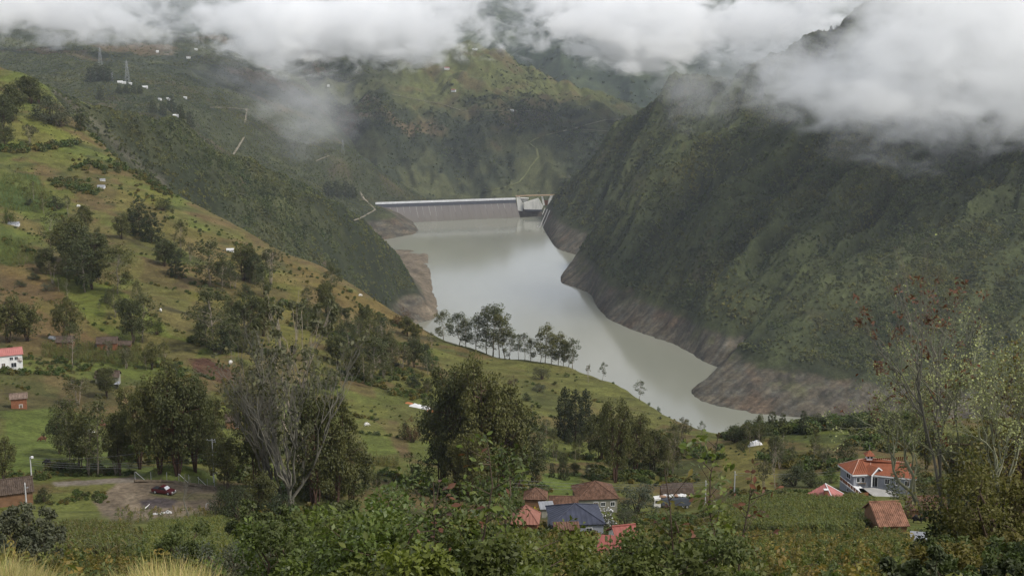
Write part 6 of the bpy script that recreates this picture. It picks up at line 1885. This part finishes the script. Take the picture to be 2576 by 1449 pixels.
hedge([(1840, 1240), (1960, 1245), (2060, 1240)], 90, .8, 2.2, 6)
hedge([(1290, 1270), (1320, 1300), (1350, 1330)], 40, .8, 2, 10)
hedge([(1280, 1338), (1380, 1345), (1480, 1345), (1560, 1350)], 170, 1.2, 3.0, 10)
hedge([(1480, 1300), (1530, 1330), (1560, 1320)], 40, 1, 2.6, 12)
hedge([(1600, 1310), (1680, 1320), (1780, 1300)], 90, .8, 2.4, 14)
hedge([(330, 1160), (440, 1158), (560, 1165)], 90, 3, 6.5, 6)
hedge([(590, 1290), (720, 1310), (880, 1290)], 110, 1.6, 5, 10)
hedge([(600, 1200), (720, 1230), (900, 1240)], 100, 2, 5.5, 20)
hedge([(1070, 1235), (1220, 1258), (1370, 1235)], 110, 2, 5, 9)
hedge([(120, 1180), (200, 1190), (310, 1190)], 60, 1.4, 3.6, 6)
hedge([(1490, 1190), (1560, 1205), (1680, 1195)], 90, 1.6, 4, 8)
hedge([(470, 560), (560, 600), (700, 660), (860, 730)], 60, 1, 3, 22)
hedge([(300, 470), (400, 500), (420, 560)], 40, 1, 3.5, 14)
hedge([(60, 480), (150, 540), (240, 640)], 50, 1, 3, 10)
hedge([(560, 990), (640, 1000), (760, 980), (860, 960)], 100, 1.2, 3.4, 14)
for q in FIELD_EDGES:
    e = _rs.choice((0, 2)); hedge([q[e], q[e + 1]], _rs.randint(10, 22), .5, 2.2, 3)
hp = np.array(hp)
scatter("bushes", hp[:, :3], hp[:, 3], SRC_BUSH, "loose hedges and bushes along the field edges of the near hillside", RNG)
# low bushes and tussocks strewn over the pastures
wild = smooth(0.05, 0.4, fbm(XX / 34, YY / 40, 141, 3) + 0.15 * n_mid)
green = in_poly(PXX, PYY, [(0, 1035), (120, 1020), (260, 1060), (330, 1300), (0, 1300)]) | in_poly(PXX, PYY, [(240, 1180), (560, 1180), (560, 1330), (60, 1340), (60, 1240)]) | plow
pts, ii, jj = sample((REG == L_NEAR) & (DD > 300) & ~green, 0.05 * wild + 0.006, RNG)
sc = 0.4 + 1.9 * RNG.beta(1.2, 4, len(pts))
scatter("tussocks", pts - np.array([0, 0, .05]), sc, SRC_BUSH, "small bushes and tussocks strewn over the pasture", RNG)

# ---------------------------------------------------------------- crops and weeds
def maize_mesh(seed, mat, n=11, h=1.0):
    rng = np.random.default_rng(seed); V, F = [], []
    def quad(a, b, c, d):
        i = len(V); V.extend([a, b, c, d]); F.append((i, i + 1, i + 2, i + 3))
    for k in range(3):
        t = 2.09 * k
        quad((math.cos(t) * .012, math.sin(t) * .012, 0), (math.cos(t + 2) * .012, math.sin(t + 2) * .012, 0), (math.cos(t + 2) * .006, math.sin(t + 2) * .006, h), (math.cos(t) * .006, math.sin(t) * .006, h))
    for i in range(n):
        z = h * (0.12 + 0.80 * i / n); az = i * 2.4 + rng.normal() * .4; L = h * rng.uniform(.26, .42); w = .035 * rng.uniform(.7, 1.4)
        d = np.array([math.cos(az), math.sin(az), 0]); s = np.array([-d[1], d[0], 0]) * w
        p = [np.array([0, 0, z]), d * L * .35 + np.array([0, 0, z + L * .38]), d * L * .75 + np.array([0, 0, z + L * .30]), d * L + np.array([0, 0, z - L * .10])]
        ws = (.5, 1, .8, .08)
        for a in range(3): quad(p[a] - s * ws[a], p[a] + s * ws[a], p[a + 1] + s * ws[a + 1], p[a + 1] - s * ws[a + 1])
    for i in range(5):
        az = rng.uniform(0, 6.28); e = np.array([math.cos(az) * .06, math.sin(az) * .06, h + .11]); b = np.array([0, 0, h * .96])
        quad(b - (.004, 0, 0), b + (.004, 0, 0), e + (.004, 0, 0), e - (.004, 0, 0))
    return mesh_np("maize_plant", np.array(V), np.array(F), LM[mat])
SRC_MAIZE = [source("maize_plant", maize_mesh(s, 'maize')) for s in (1, 2, 3)]
SRC_DRY = [source("maize_plant", maize_mesh(s, m, 9)) for s, m in ((4, 'maizedry'), (5, 'maizedry'), (6, 'maize'))]
def crop(poly, dens, h0, h1, srcs, name, label, d0=60, d1=950):
    m = in_poly(PXX, PYY, poly) & (REG == L_NEAR) & (DD > d0) & (DD < d1)
    pts, ii, jj = sample(m, dens, RNG)
    h = RNG.uniform(h0, h1, len(pts))
    scatter(name, pts, h, srcs, label, RNG, 0.08)
    print(name, len(pts))
crop([(1830, 1275), (1900, 1262), (2160, 1262), (2200, 1275), (2225, 1330), (2100, 1350), (1860, 1345), (1800, 1310)], 2.6, 1.7, 2.7, SRC_MAIZE, "maize", "tall green maize below the pink roof")
crop([(75, 1345), (250, 1335), (330, 1345), (330, 1420), (60, 1430)], 1.6, 1.6, 2.4, SRC_DRY, "maize", "ripe brownish maize in front of the gravel yard")
crop([(380, 1330), (560, 1322), (620, 1350), (600, 1420), (360, 1420)], 1.3, 1.4, 2.2, SRC_MAIZE, "maize", "greener maize in front of the yard's right half")
crop([(100, 868), (340, 868), (400, 905), (330, 925), (110, 900)], .9, 1.4, 2.4, SRC_DRY, "maize", "yellowing maize plot around the brown cottages")
crop([(905, 1150), (1000, 1162), (1000, 1178), (905, 1168)], 1.2, 1.4, 2.2, SRC_DRY, "maize", "small strip of yellow maize at the foot of the green slope")
crop([(0, 440), (90, 440), (150, 520), (60, 535), (0, 525)], .35, 1.5, 2.2, SRC_MAIZE, "maize", "dark green maize field high on the left pasture")
crop([(0, 590), (60, 610), (120, 660), (30, 675), (0, 660)], .45, 1.5, 2.2, SRC_MAIZE, "maize", "green maize field at the left edge of the pasture")
crop([(1010, 985), (1070, 1000), (1060, 1010), (985, 1000), (960, 985)], .8, .5, .9, SRC_MAIZE, "crops", "rows of low crops above the white tarp")

def weed_mesh(seed, mat, n=34, leaf=0.19, h=0.9, spread=.34, stem='weed'):
    rng = np.random.default_rng(seed)
    t = rng.uniform(.12, 1, n) ** .8
    az = rng.uniform(0, 6.28, n); q = spread * rng.uniform(.2, 1, n) * (1.1 - .6 * t)
    c = np.stack([np.cos(az) * q, np.sin(az) * q, t * h], 1)
    o = np.stack([np.cos(az), np.sin(az), np.full(n, .3)], 1)
    v, f = kites(c, leaf, rng, out=o, aspect=.5)
    sv, sf = [], []
    for k in range(5):
        a = rng.uniform(0, 6.28); e = np.array([math.cos(a) * spread * .6, math.sin(a) * spread * .6, h * rng.uniform(.8, 1.1)])
        i = len(v) + len(sv); sv += [(-.008, 0, 0), (.008, 0, 0), tuple(e + (.004, 0, 0)), tuple(e - (.004, 0, 0))]; sf.append((i, i + 1, i + 2, i + 3))
    return mesh_np("weed", np.concatenate([v, np.array(sv)]), np.concatenate([f, np.array(sf)]), LM[mat])
SRC_WEED = [source("weed", weed_mesh(s, m, h=h, leaf=l)) for s, m, h, l in ((1, 'weed', .9, .19), (2, 'shrub', .8, .17), (3, 'weed', 1.2, .22), (4, 'olive', 1.0, .16), (5, 'shrubdark', 1.1, .20))]
wn_ = smooth(-.25, .25, fbm(XX / 9, YY / 14, 161, 3))
m = (REG == L_NEAR) & (DD > 42) & (DD < 262) & (PXX > 1080) & ~in_poly(PXX, PYY, [(1820, 1270), (2225, 1262), (2225, 1335), (1850, 1345)])
m = m & ~in_poly(PXX, PYY, [(2262, 1285), (2350, 1285), (2350, 1350), (2262, 1350)])
pts, ii, jj = sample(m & (PYY < 1560), 1.5 * (.25 + wn_), RNG)
scatter("weeds", pts, .7 + 1.0 * RNG.beta(2, 3, len(pts)), SRC_WEED, "thick weeds and bean plants covering the slope below the viewpoint", RNG)
print("weeds", len(pts))
m = (REG == L_NEAR) & (DD > 42) & (DD < 262) & (PXX <= 1080) & ~in_poly(PXX, PYY, [(60, 1240), (240, 1240), (300, 1320), (560, 1300), (560, 1332), (60, 1350)])
pts, ii, jj = sample(m & (PYY < 1560), .9 * (.2 + wn_), RNG)
scatter("weeds", pts, .6 + .9 * RNG.beta(2, 3, len(pts)), SRC_WEED, "weeds between the maize and the dry grass", RNG)

# ---------------------------------------------------------------- plants close to the viewpoint
def near_shrub(X, d, Yt, w, mat, label, n=5200, leaf=.085, seed=1, name="shrub", twigs='brown', single=120, group=None, cat="shrub", stems=9, flow=None, hollow=.35, sag=0):
    """a leafy shrub: forking stems, sprays of single leaves; the nearest leaves are objects of their own"""
    rng = np.random.default_rng(seed)
    p = stand(X, d)
    H = CAM_Z + float(ray(X, Yt)[1]) * d - p.z
    r = empty(name, p)
    m = MB(); ends = []
    for s in range(stems):
        az = rng.uniform(0, 6.28); f = rng.uniform(.2, 1) ** .6
        e = np.array([math.cos(az) * w / 2 * f, math.sin(az) * w / 2 * f, H * rng.uniform(.62, .98) * (1 - .32 * f * f)])
        tr = curve_pts((math.cos(az) * .08, math.sin(az) * .08, -.3), e, .05, rng, 6, .03)
        m.tube(tr, [.035 * (1 - .8 * k / 5) * H / 3 + .004 for k in range(6)], 5, False)
        ends.append(e)
        for b in range(7):
            t = rng.uniform(.3, .95); q = np.array([np.interp(t, np.linspace(0, 1, 6), tr[:, k]) for k in range(3)])
            dv = rng.normal(size=3); dv[2] = abs(dv[2]) * .6; dv /= np.linalg.norm(dv)
            e2 = q + dv * H * rng.uniform(.12, .28)
            m.tube(curve_pts(q, e2, .03, rng, 3), [.010 * H / 3, .007 * H / 3, .003], 4, False); ends.append(e2)
    m.build("stem", BK[twigs], r, True)
    C, O = [], []
    per = max(4, n // len(ends))
    for e in ends:
        k = rng.integers(per // 2, per * 2)
        q, o = blob(e, (H * .085, H * .085, H * .075), k, rng, .2)
        C.append(q); O.append(o)
    C, O = np.concatenate(C), np.concatenate(O)
    keep = C[:, 2] > .05; C, O = C[keep], O[keep]
    lm = LM[mat]
    v, f = kites(C, leaf, rng, out=O, aspect=.52)
    big = np.argsort(C[:, 1] - .6 * C[:, 2])[:single * 3][::3][:single]     # leaves that stand in front
    rest = np.ones(len(f), bool); rest[big] = False
    vr = v.reshape(-1, 4, 3)
    o = put("foliage", mesh_np("foliage", vr[rest].reshape(-1, 3), np.arange(4 * rest.sum()).reshape(-1, 4), lm), r); o["kind"] = "stuff"
    if single:
        L5 = np.array([(0, -.5, 0), (.22, -.15, .03), (.24, .12, .05), (0, .5, -.02), (-.24, .12, .05), (-.22, -.15, .03), (0, 0, -.02)]) * leaf * 1.15
        F5 = np.array([(0, 1, 6), (1, 2, 6), (2, 3, 6), (3, 4, 6), (4, 5, 6), (5, 0, 6)])
        lme = mesh_np("leaf", L5, F5, lm)
        for b in big:
            put("leaf", lme, r, C[b], (rng.normal() * .6 - .3, rng.normal() * .6, rng.uniform(0, 6.28)), rng.uniform(.7, 1.5))
    if flow:
        k = rng.choice(len(C), flow[1]); vf, ff = kites(C[k] + O[k] * .06, flow[2], rng, aspect=.9)
        put("flowers", mesh_np("flowers", vf, ff, flow[0]), r)["kind"] = "stuff"
    tag(r, label, cat, group)
    return r
for k, a in enumerate([
    (720, 19, 1325, 1.7, 'shrub', "low leafy shrub at the left end of the shrubs below the viewpoint"),
    (800, 18, 1290, 1.7, 'shrubdark', "dark leafy shrub, second from the left among the near shrubs"),
    (890, 17, 1262, 1.8, 'shrub', "bright leafy shrub left of the middle of the near shrubs"),
    (1000, 17, 1232, 1.9, 'shrub', "tall leafy shrub with reddish shoots in the middle of the picture's foot"),
    (1110, 18, 1222, 1.9, 'shrubdark', "dense dark leaved shrub right of the tall one at the picture's foot"),
    (1215, 18, 1215, 1.6, 'shrub', "tall shrub with bright top shoots below the biggest dark tree group"),
    (1290, 19, 1315, 1.5, 'shrubdark', "lower shrub just left of the orange pyramid roof"),
    (960, 13, 1370, 1.5, 'shrub', "low front shrub under the middle shoots at the bottom edge"),
    (1130, 13, 1372, 1.6, 'shrubdark', "second low front shrub at the bottom edge, centre"),
    (1280, 14, 1405, 1.5, 'shrub', "third low front shrub at the bottom edge, towards the red roofs"),
    (1420, 16, 1425, 1.6, 'olive', "yellowish low shrub at the bottom edge below the red roofs"),
    (1555, 17, 1412, 1.4, 'shrub', "light green low shrub at the bottom edge right of the red roofs"),
    (1680, 19, 1318, 1.7, 'shrubdark', "dark shrub right of the red roofs"),
    (1765, 18, 1300, 1.6, 'shrubdark', "tall dark shrub around the thin sapling's foot"),
    (1850, 20, 1350, 1.7, 'shrub', "shrub at the right end of the near shrubs, before the maize"),
    (1730, 14, 1385, 1.7, 'shrubdark', "dark low front shrub below the sapling at the bottom edge"),
    (1900, 16, 1420, 1.5, 'shrub', "bright low shrub at the bottom edge right of the sapling"),
    (2090, 19, 1428, 1.5, 'olive', "yellow green low shrub at the bottom edge under the maize"),
    (1548, 24, 1400, 1.5, 'shrubdark', "dark shrub standing before the left part of the red roofs"),
    (1640, 23, 1380, 1.5, 'shrub', "leafy shrub covering the right end of the red roofs")]):
    near_shrub(a[0], a[1], a[2] - (58 if k < 7 else 24), a[3] * (1.25 if k < 7 else 1.1), *a[4:], seed=60 + k, single=60 if k % 2 == 0 else 40, group="leafy shrubs below the viewpoint", n=11500, leaf=.080, twigs='brown')
# shoots with few leaves standing over the shrubs
def sapling(X, d, Yt, label, mat='shrub', n=90, seed=5, leaf=.11, base=.35, h_leaf=.30, lean=.1, red=0):
    rng = np.random.default_rng(seed); p = stand(X, d); H = CAM_Z + float(ray(X, Yt)[1]) * d - p.z
    r = empty("sapling", p); m = MB()
    tr = curve_pts((0, 0, -.2), (lean, 0, H), 0, rng, 8, .012); m.tube(tr, [.028 * (1 - .8 * k / 7) for k in range(8)], 6, False)
    C = []
    for i in range(14):
        t = rng.uniform(base, .98); q = np.array([np.interp(t, np.linspace(0, 1, 8), tr[:, k]) for k in range(3)])
        dv = rng.normal(size=3); dv[2] = abs(dv[2]) + .3; dv /= np.linalg.norm(dv); e = q + dv * H * rng.uniform(.05, .14)
        m.tube([q, e], [.008, .003], 4, False); C.append(blob(e, (h_leaf * .5,) * 3, n // 14, rng, .1)[0])
    m.build("stem", BK['brown'], r, True)
    C = np.concatenate(C)
    L5 = np.array([(0, -.5, 0), (.20, -.15, .03), (.22, .12, .05), (0, .5, -.04), (-.22, .12, .05), (-.20, -.15, .03), (0, 0, -.02)]) * leaf
    F5 = np.array([(0, 1, 6), (1, 2, 6), (2, 3, 6), (3, 4, 6), (4, 5, 6), (5, 0, 6)])
    ms = [mesh_np("leaf", L5, F5, LM[mat]), mesh_np("leaf", L5, F5, LM['red'])]
    for c in C: put("leaf", ms[int(rng.uniform() < red)], r, c, (rng.normal() * .7, rng.normal() * .7, rng.uniform(0, 6.28)), rng.uniform(.6, 1.4))
    tag(r, label, "sapling")
sapling(1796, 19, 1088, "tall thin sapling with a leafy tuft rising in front of the lawn", n=190, seed=5, base=.55, h_leaf=.35)
sapling(1207, 17, 1125, "upright shoot with pale top leaves in front of the biggest dark group", n=110, seed=6, base=.62, red=.15)
sapling(1065, 16, 1212, "short shoot with rusty leaves over the middle shrubs", n=70, seed=7, base=.6, red=.4)
sapling(1745, 18, 1180, "leaning shoot with yellowish leaves left of the tall sapling", 'olive', n=90, seed=8, base=.5, lean=-.35, red=.1)
sapling(1850, 20, 1200, "sapling with dark wilted leaves right of the tall thin one", 'brown', n=60, seed=9, base=.6, lean=.3, red=.5)
near_shrub(1525, 285, 1276, 5.5, 'grey', "shrub covered with white blossom at the blue roof's right end", n=900, leaf=.40, seed=90, single=0, flow=(M_CLOTH, 420, .42))
near_shrub(1345, 290, 1270, 2.6, 'olive', "small shrub with yellow flowers beside the orange pyramid roof", n=300, leaf=.3, seed=91, single=0, flow=(LM['yellow'], 160, .32))
near_shrub(40, 95, 1262, 7.0, 'grey', "bluish feathery bush at the left edge below the tall pole", n=5200, leaf=.28, seed=92, single=0)
near_shrub(-10, 60, 1330, 5.0, 'grey', "lower bluish bush in the left bottom corner behind the dry grass", n=3600, leaf=.22, seed=93, single=0)
near_shrub(450, 80, 1300, 4.6, 'shrubdark', "dark leafy bush standing in the maize before the yard", n=3600, leaf=.20, seed=94, single=0)
near_shrub(590, 48, 1300, 3.6, 'grey', "fine leaved grey green bush left of the near shrubs", n=6000, leaf=.10, seed=95, single=0)
near_shrub(665, 40, 1318, 3.2, 'grey', "fine leaved grey green bush touching the near shrubs", n=6000, leaf=.09, seed=96, single=0)
near_shrub(640, 150, 1265, 8.5, 'shrubdark', "big dark bush in front of the reddish trunk", n=4200, leaf=.42, seed=97, single=0)
near_shrub(770, 120, 1272, 7.0, 'shrubdark', "dark bush behind the near shrubs, right of the reddish trunk", n=4200, leaf=.36, seed=98, single=0)
# dead thin tree before the yard
_d = empty("bare_tree", ground(472, 1306)); m = MB(); rng = np.random.default_rng(3); ends = []
h_ = 125 / FPX * _d.location.y
m.tube(curve_pts((0, 0, -.4), (-.3, 0, h_ * .62), 0, rng, 5, .03), [.16, .14, .12, .10, .08], 6, False)
for k in range(5): branching(rng, m, np.array([-.3, 0, h_ * (.45 + .04 * k)]), np.array([rng.normal() * .4, rng.normal() * .4, 1.0]) / 1.2, h_ * .2, .05, 2, ends, .3, .3)
m.build("trunk", BK['grey'], _d, True); tag(_d, "thin dead tree standing before the yard's front edge", "tree")

# the lichen-covered tree at the right
def lichen_tree(X, d, Yt, label, seed, spread, stems, leafmat='lichen', n=900, size=.10, red=0, wide=1.0, depth=5, L0=.34, fork=.28):
    rng = np.random.default_rng(seed); p = stand(X, d); H = CAM_Z + float(ray(X, Yt)[1]) * d - p.z
    r = empty("lichened_tree" if leafmat == 'lichen' else "rusty_leaved_tree", p); m = MB(); ends, mids = [], []
    tk = curve_pts((.3, 0, -.4), (0, 0, H * fork), 0, rng, 5, .03)
    m.tube(tk, [.016 * H, .0145 * H, .013 * H, .012 * H, .011 * H], 8, False); mids += [(q, .3) for q in tk[1:]]
    for s in stems:
        dv = np.array(s, float); dv /= np.linalg.norm(dv)
        branching(rng, m, np.array([0, 0, H * (fork - .02)]), dv, H * L0 * (1 - fork), .0085 * H, depth, ends, spread, .22, mids)
    zt_ = max(e[2] for e in ends); k = H / zt_
    m.v = [(x * k * wide, y * k * wide, z * k) for x, y, z in m.v]
    m.build("trunk", BK['lich' if n > 2000 else 'grey'], r, True)
    sc = np.array([k * wide, k * wide, k])
    thin = [q * sc for q, rad in mids if rad < .09]
    pick = rng.integers(0, len(thin), n)
    C = np.array(thin)[pick] + rng.normal(size=(n, 3)) * .05
    v, f = kites(C, size, rng, aspect=.8)
    o = put("lichen" if leafmat == 'lichen' else "foliage", mesh_np("lichen", v, f, LM[leafmat]), r); o["kind"] = "stuff"
    if red:
        ee = np.array(ends) * sc; hi = ee[ee[:, 2] > H * .45]
        c = hi[rng.integers(0, len(hi), max(1, len(hi) // 7))]
        C = np.concatenate([blob(q, (.16,) * 3, red, rng, .1)[0] for q in c])
        v, f = kites(C, .13, rng, aspect=.42)
        o = put("foliage", mesh_np("foliage", v, f, LM['red']), r); o["kind"] = "stuff"
    tag(r, label, "tree")
    return r
lichen_tree(2425, 36, 770, "big branching tree crusted with pale green lichen at the right", 5, .46, [(-.05, 0, 1), (.45, .1, 1), (-.85, .2, 1)], red=3, n=6500, size=.055, depth=6, L0=.27, wide=1.0)
lichen_tree(2405, 35, 590, "tall thin tree with rusty red leaf clusters in front of the right mountain", 8, .34, [(-.30, 0, 1), (-.14, .1, 1)], n=500, size=.06, red=12, wide=.62, depth=5)
lichen_tree(2545, 34, 800, "lichened tree with upright limbs at the right edge", 15, .34, [(-.1, 0, 1), (.2, .1, 1)], n=3000, size=.055, depth=6, L0=.27, wide=.7)
for k, a in enumerate([
    (2465, 34, 1190, 2.4, 'dark', "dark leafy bush around the lichened tree's foot"),
    (2540, 33, 1085, 3.6, 'olive', "tall olive bush at the right edge under the lichened limbs"),
    (2430, 30, 1330, 1.8, 'shrubdark', "dark bush left of the lichened tree's foot, above the grey shed roof"),
    (2470, 27, 1290, 3.2, 'olive', "olive brown bush in the lower right corner"),
    (2560, 24, 1300, 2.8, 'shrubdark', "dark bush cut by the right edge at the bottom"),
    (2405, 24, 1400, 1.6, 'shrubdark', "low dark bush at the bottom edge under the grey shed roof"),
    (2480, 21, 1400, 2.4, 'dark', "blackish low bush at the bottom edge near the right corner")]):
    near_shrub(*a, seed=120 + k, single=30, n=9000, leaf=.10, name="bush", cat="bush", group="dark bushes at the lower right")
near_shrub(2580, 36, 800, 1.4, 'olive', "yellow green leafy treetop cut by the right edge, high up", n=5000, leaf=.10, seed=140, single=0, name="tree", cat="tree")

# ---------------------------------------------------------------- dry grass on the lip of the viewpoint
def tuft_mesh(seed, n=46, h=.5, mat='straw', w=.006):
    rng = np.random.default_rng(seed); V, F = [], []
    for i in range(n):
        az = rng.uniform(0, 6.28); L = h * rng.uniform(.45, 1.15); lean = rng.uniform(.1, .75)
        d = np.array([math.cos(az), math.sin(az), 0]); s = np.array([-d[1], d[0], 0]) * w * rng.uniform(.6, 1.4)
        b = np.array([rng.normal() * .05, rng.normal() * .05, 0])
        P = [b + d * L * lean * t ** 1.8 + np.array([0, 0, L * (t - .38 * lean * t * t)]) for t in (0, .35, .7, 1)]
        for a in range(3):
            k = len(V); q0, q1 = 1 - a / 3.2, 1 - (a + 1) / 3.2
            V.extend([P[a] - s * q0, P[a] + s * q0, P[a + 1] + s * q1, P[a + 1] - s * q1]); F.append((k, k + 1, k + 2, k + 3))
    return mesh_np("grass_tuft", np.array(V), np.array(F), LM[mat])
SRC_GRASS = [source("grass_tuft", tuft_mesh(s)) for s in (1, 2, 3)]
n = 5200
aa = RNG.uniform(-.40, -.205, n); dd = np.exp(RNG.uniform(math.log(6.5), math.log(24), n))
hump = np.interp(aa, [-.40, -.36, -.33, -.27, -.235, -.205], [1, .75, .6, .95, .8, .35])
pts = np.stack([aa * dd, dd, height(aa * dd, dd)], 1)
sc = hump * RNG.uniform(.55, 1.15, n)
scatter("grass", pts, sc, SRC_GRASS, "long dry yellow grass on the lip of the slope at bottom left", RNG, .22)
aa = RNG.uniform(-.14, -.06, 260); dd = RNG.uniform(7.5, 10, 260)
pts = np.stack([aa * dd, dd, height(aa * dd, dd)], 1)
scatter("grass", pts, RNG.uniform(.5, 1.0, 260) * np.interp(aa, [-.14, -.11, -.06], [.7, 1.25, .6]), SRC_GRASS[:3], "tuft of dry grass stems before the middle shrubs", RNG, .2)
aa = RNG.uniform(-.40, .42, 5000); dd = np.exp(RNG.uniform(math.log(20), math.log(60), 5000))
pts = np.stack([aa * dd, dd, height(aa * dd, dd)], 1)
scatter("weeds", pts, .5 + .6 * RNG.uniform(size=5000), SRC_WEED, "weeds under the near shrubs", RNG)
# ---------------------------------------------------------------- haze and clouds
hm = bpy.data.materials.new("haze_air"); t = NT(hm)
hv = t.new("ShaderNodeVolumePrincipled")
hv.inputs["Color"].default_value = (0.80, 0.87, 1.0, 1); hv.inputs["Density"].default_value = 2.5e-5
hv.inputs["Anisotropy"].default_value = 0.0
t.l.new(hv.outputs[0], t.out.inputs["Volume"])
b = MB(); b.box((0, 4900, 700), (15200, 11800, 2000))
tag(b.build("haze", hm), "thin pale air between the viewpoint and the far mountains", None, None, 'stuff')

def cloud_material(name, density, nscale, edge, flat=1.0, seed=0.0, soft=0.45):
    m = bpy.data.materials.new(name); t = NT(m)
    tc = t.new("ShaderNodeTexCoord")
    ln = t.new("ShaderNodeVectorMath", operation='LENGTH'); t.l.new(tc.outputs["Object"], ln.inputs[0])
    mp = t.new("ShaderNodeMapping"); mp.inputs["Scale"].default_value = (1, 1, flat); mp.inputs["Location"].default_value = (seed, seed * 1.7, 0)
    t.l.new(t.pos(), mp.inputs["Vector"])
    n = t.noise(mp.outputs[0], nscale, 3, 0.5, 0.2)
    n2 = t.noise(mp.outputs[0], nscale * 3.6, 5, 0.62, 0.6)
    # density = D * smoothstep(noise + falloff)
    f = t.math('SUBTRACT', 1.0, ln.outputs["Value"])                     # 1 centre .. 0 rim
    f = t.math('MULTIPLY', f, 1.25)
    g = t.math('ADD', f, t.math('MULTIPLY', t.math('SUBTRACT', n, 0.5), 2.4))
    g = t.math('ADD', g, t.math('MULTIPLY', t.math('SUBTRACT', n2, 0.5), 2.3))
    mr = t.n.new("ShaderNodeMapRange"); mr.interpolation_type = 'SMOOTHSTEP'
    mr.inputs["From Min"].default_value = edge; mr.inputs["From Max"].default_value = edge + soft
    mr.inputs["To Max"].default_value = density
    t.l.new(g, mr.inputs["Value"])
    rim = t.math('SMOOTH_MIN', 1.0, t.math('MULTIPLY', f, 5.0), 0.3)
    rim = t.math('MAXIMUM', rim, 0.0)
    d = t.math('MULTIPLY', mr.outputs[0], rim)
    v = t.new("ShaderNodeVolumePrincipled"); v.inputs["Color"].default_value = (0.997, 0.998, 0.999, 1)
    v.inputs["Anisotropy"].default_value = 0.2
    t.l.new(d, v.inputs["Density"])
    t.l.new(v.outputs[0], t.out.inputs["Volume"])
    return m
_ico = bmesh.new(); bmesh.ops.create_icosphere(_ico, subdivisions=3, radius=1.0)
def cloud(X0, X1, Y0, Y1, d, depth, density, label, nscale=1 / 260, edge=0.25, flat=1.6, seed=0.0, tilt=0.0, soft=0.45):
    c = pt((X0 + X1) / 2, (Y0 + Y1) / 2, d)
    sx, sz = (X1 - X0) / 2 / FPX * d, (Y1 - Y0) / 2 / FPX * d
    me = bpy.data.meshes.new("cloud"); _ico.to_mesh(me)
    me.materials.append(cloud_material("cloud_vapour", density, nscale, edge, flat, seed, soft))
    o = put("cloud", me, None, c, (0, R(tilt), 0), (sx * 1.25, depth / 2, sz * 1.25))
    tag(o, label, "cloud", "clouds hanging over the valley")
    return o
cloud(-520, 470, -110, 125, 3600, 800, .022, "grey white cloud bank over the far left fields", seed=10, edge=.50, soft=.5)
cloud(420, 1270, -40, 185, 3700, 800, .024, "long bright cloud above the fields left of the middle mountain", seed=40, edge=.42, soft=.45)
cloud(1230, 2140, -60, 165, 3900, 800, .024, "long white cloud behind the right mountain's wooded crest", seed=70, edge=.41, soft=.45)
cloud(1850, 3200, -250, 405, 2150, 700, .0135, "huge bright cloud hiding the top of the right mountain", seed=100, nscale=1 / 230, edge=.37, soft=.7)
cloud(500, 960, 110, 390, 3300, 600, .0030, "thin slanting mist over the left mountain's slope", seed=130, tilt=28, soft=1.0)
cloud(1640, 1900, 150, 330, 2450, 300, .0035, "thin mist drifting past the right mountain's rocky corner", seed=170, soft=1.0, nscale=1 / 120)
cloud(1535, 1640, 145, 192, 3700, 160, .016, "small white puff in front of the far blue mountain", seed=150, nscale=1 / 60, edge=.4, soft=.6)
cloud(-200, 1700, -60, 125, 4300, 500, .0030, "broad thin veil of mist between the brighter clouds", seed=190, edge=.2, soft=1.0)
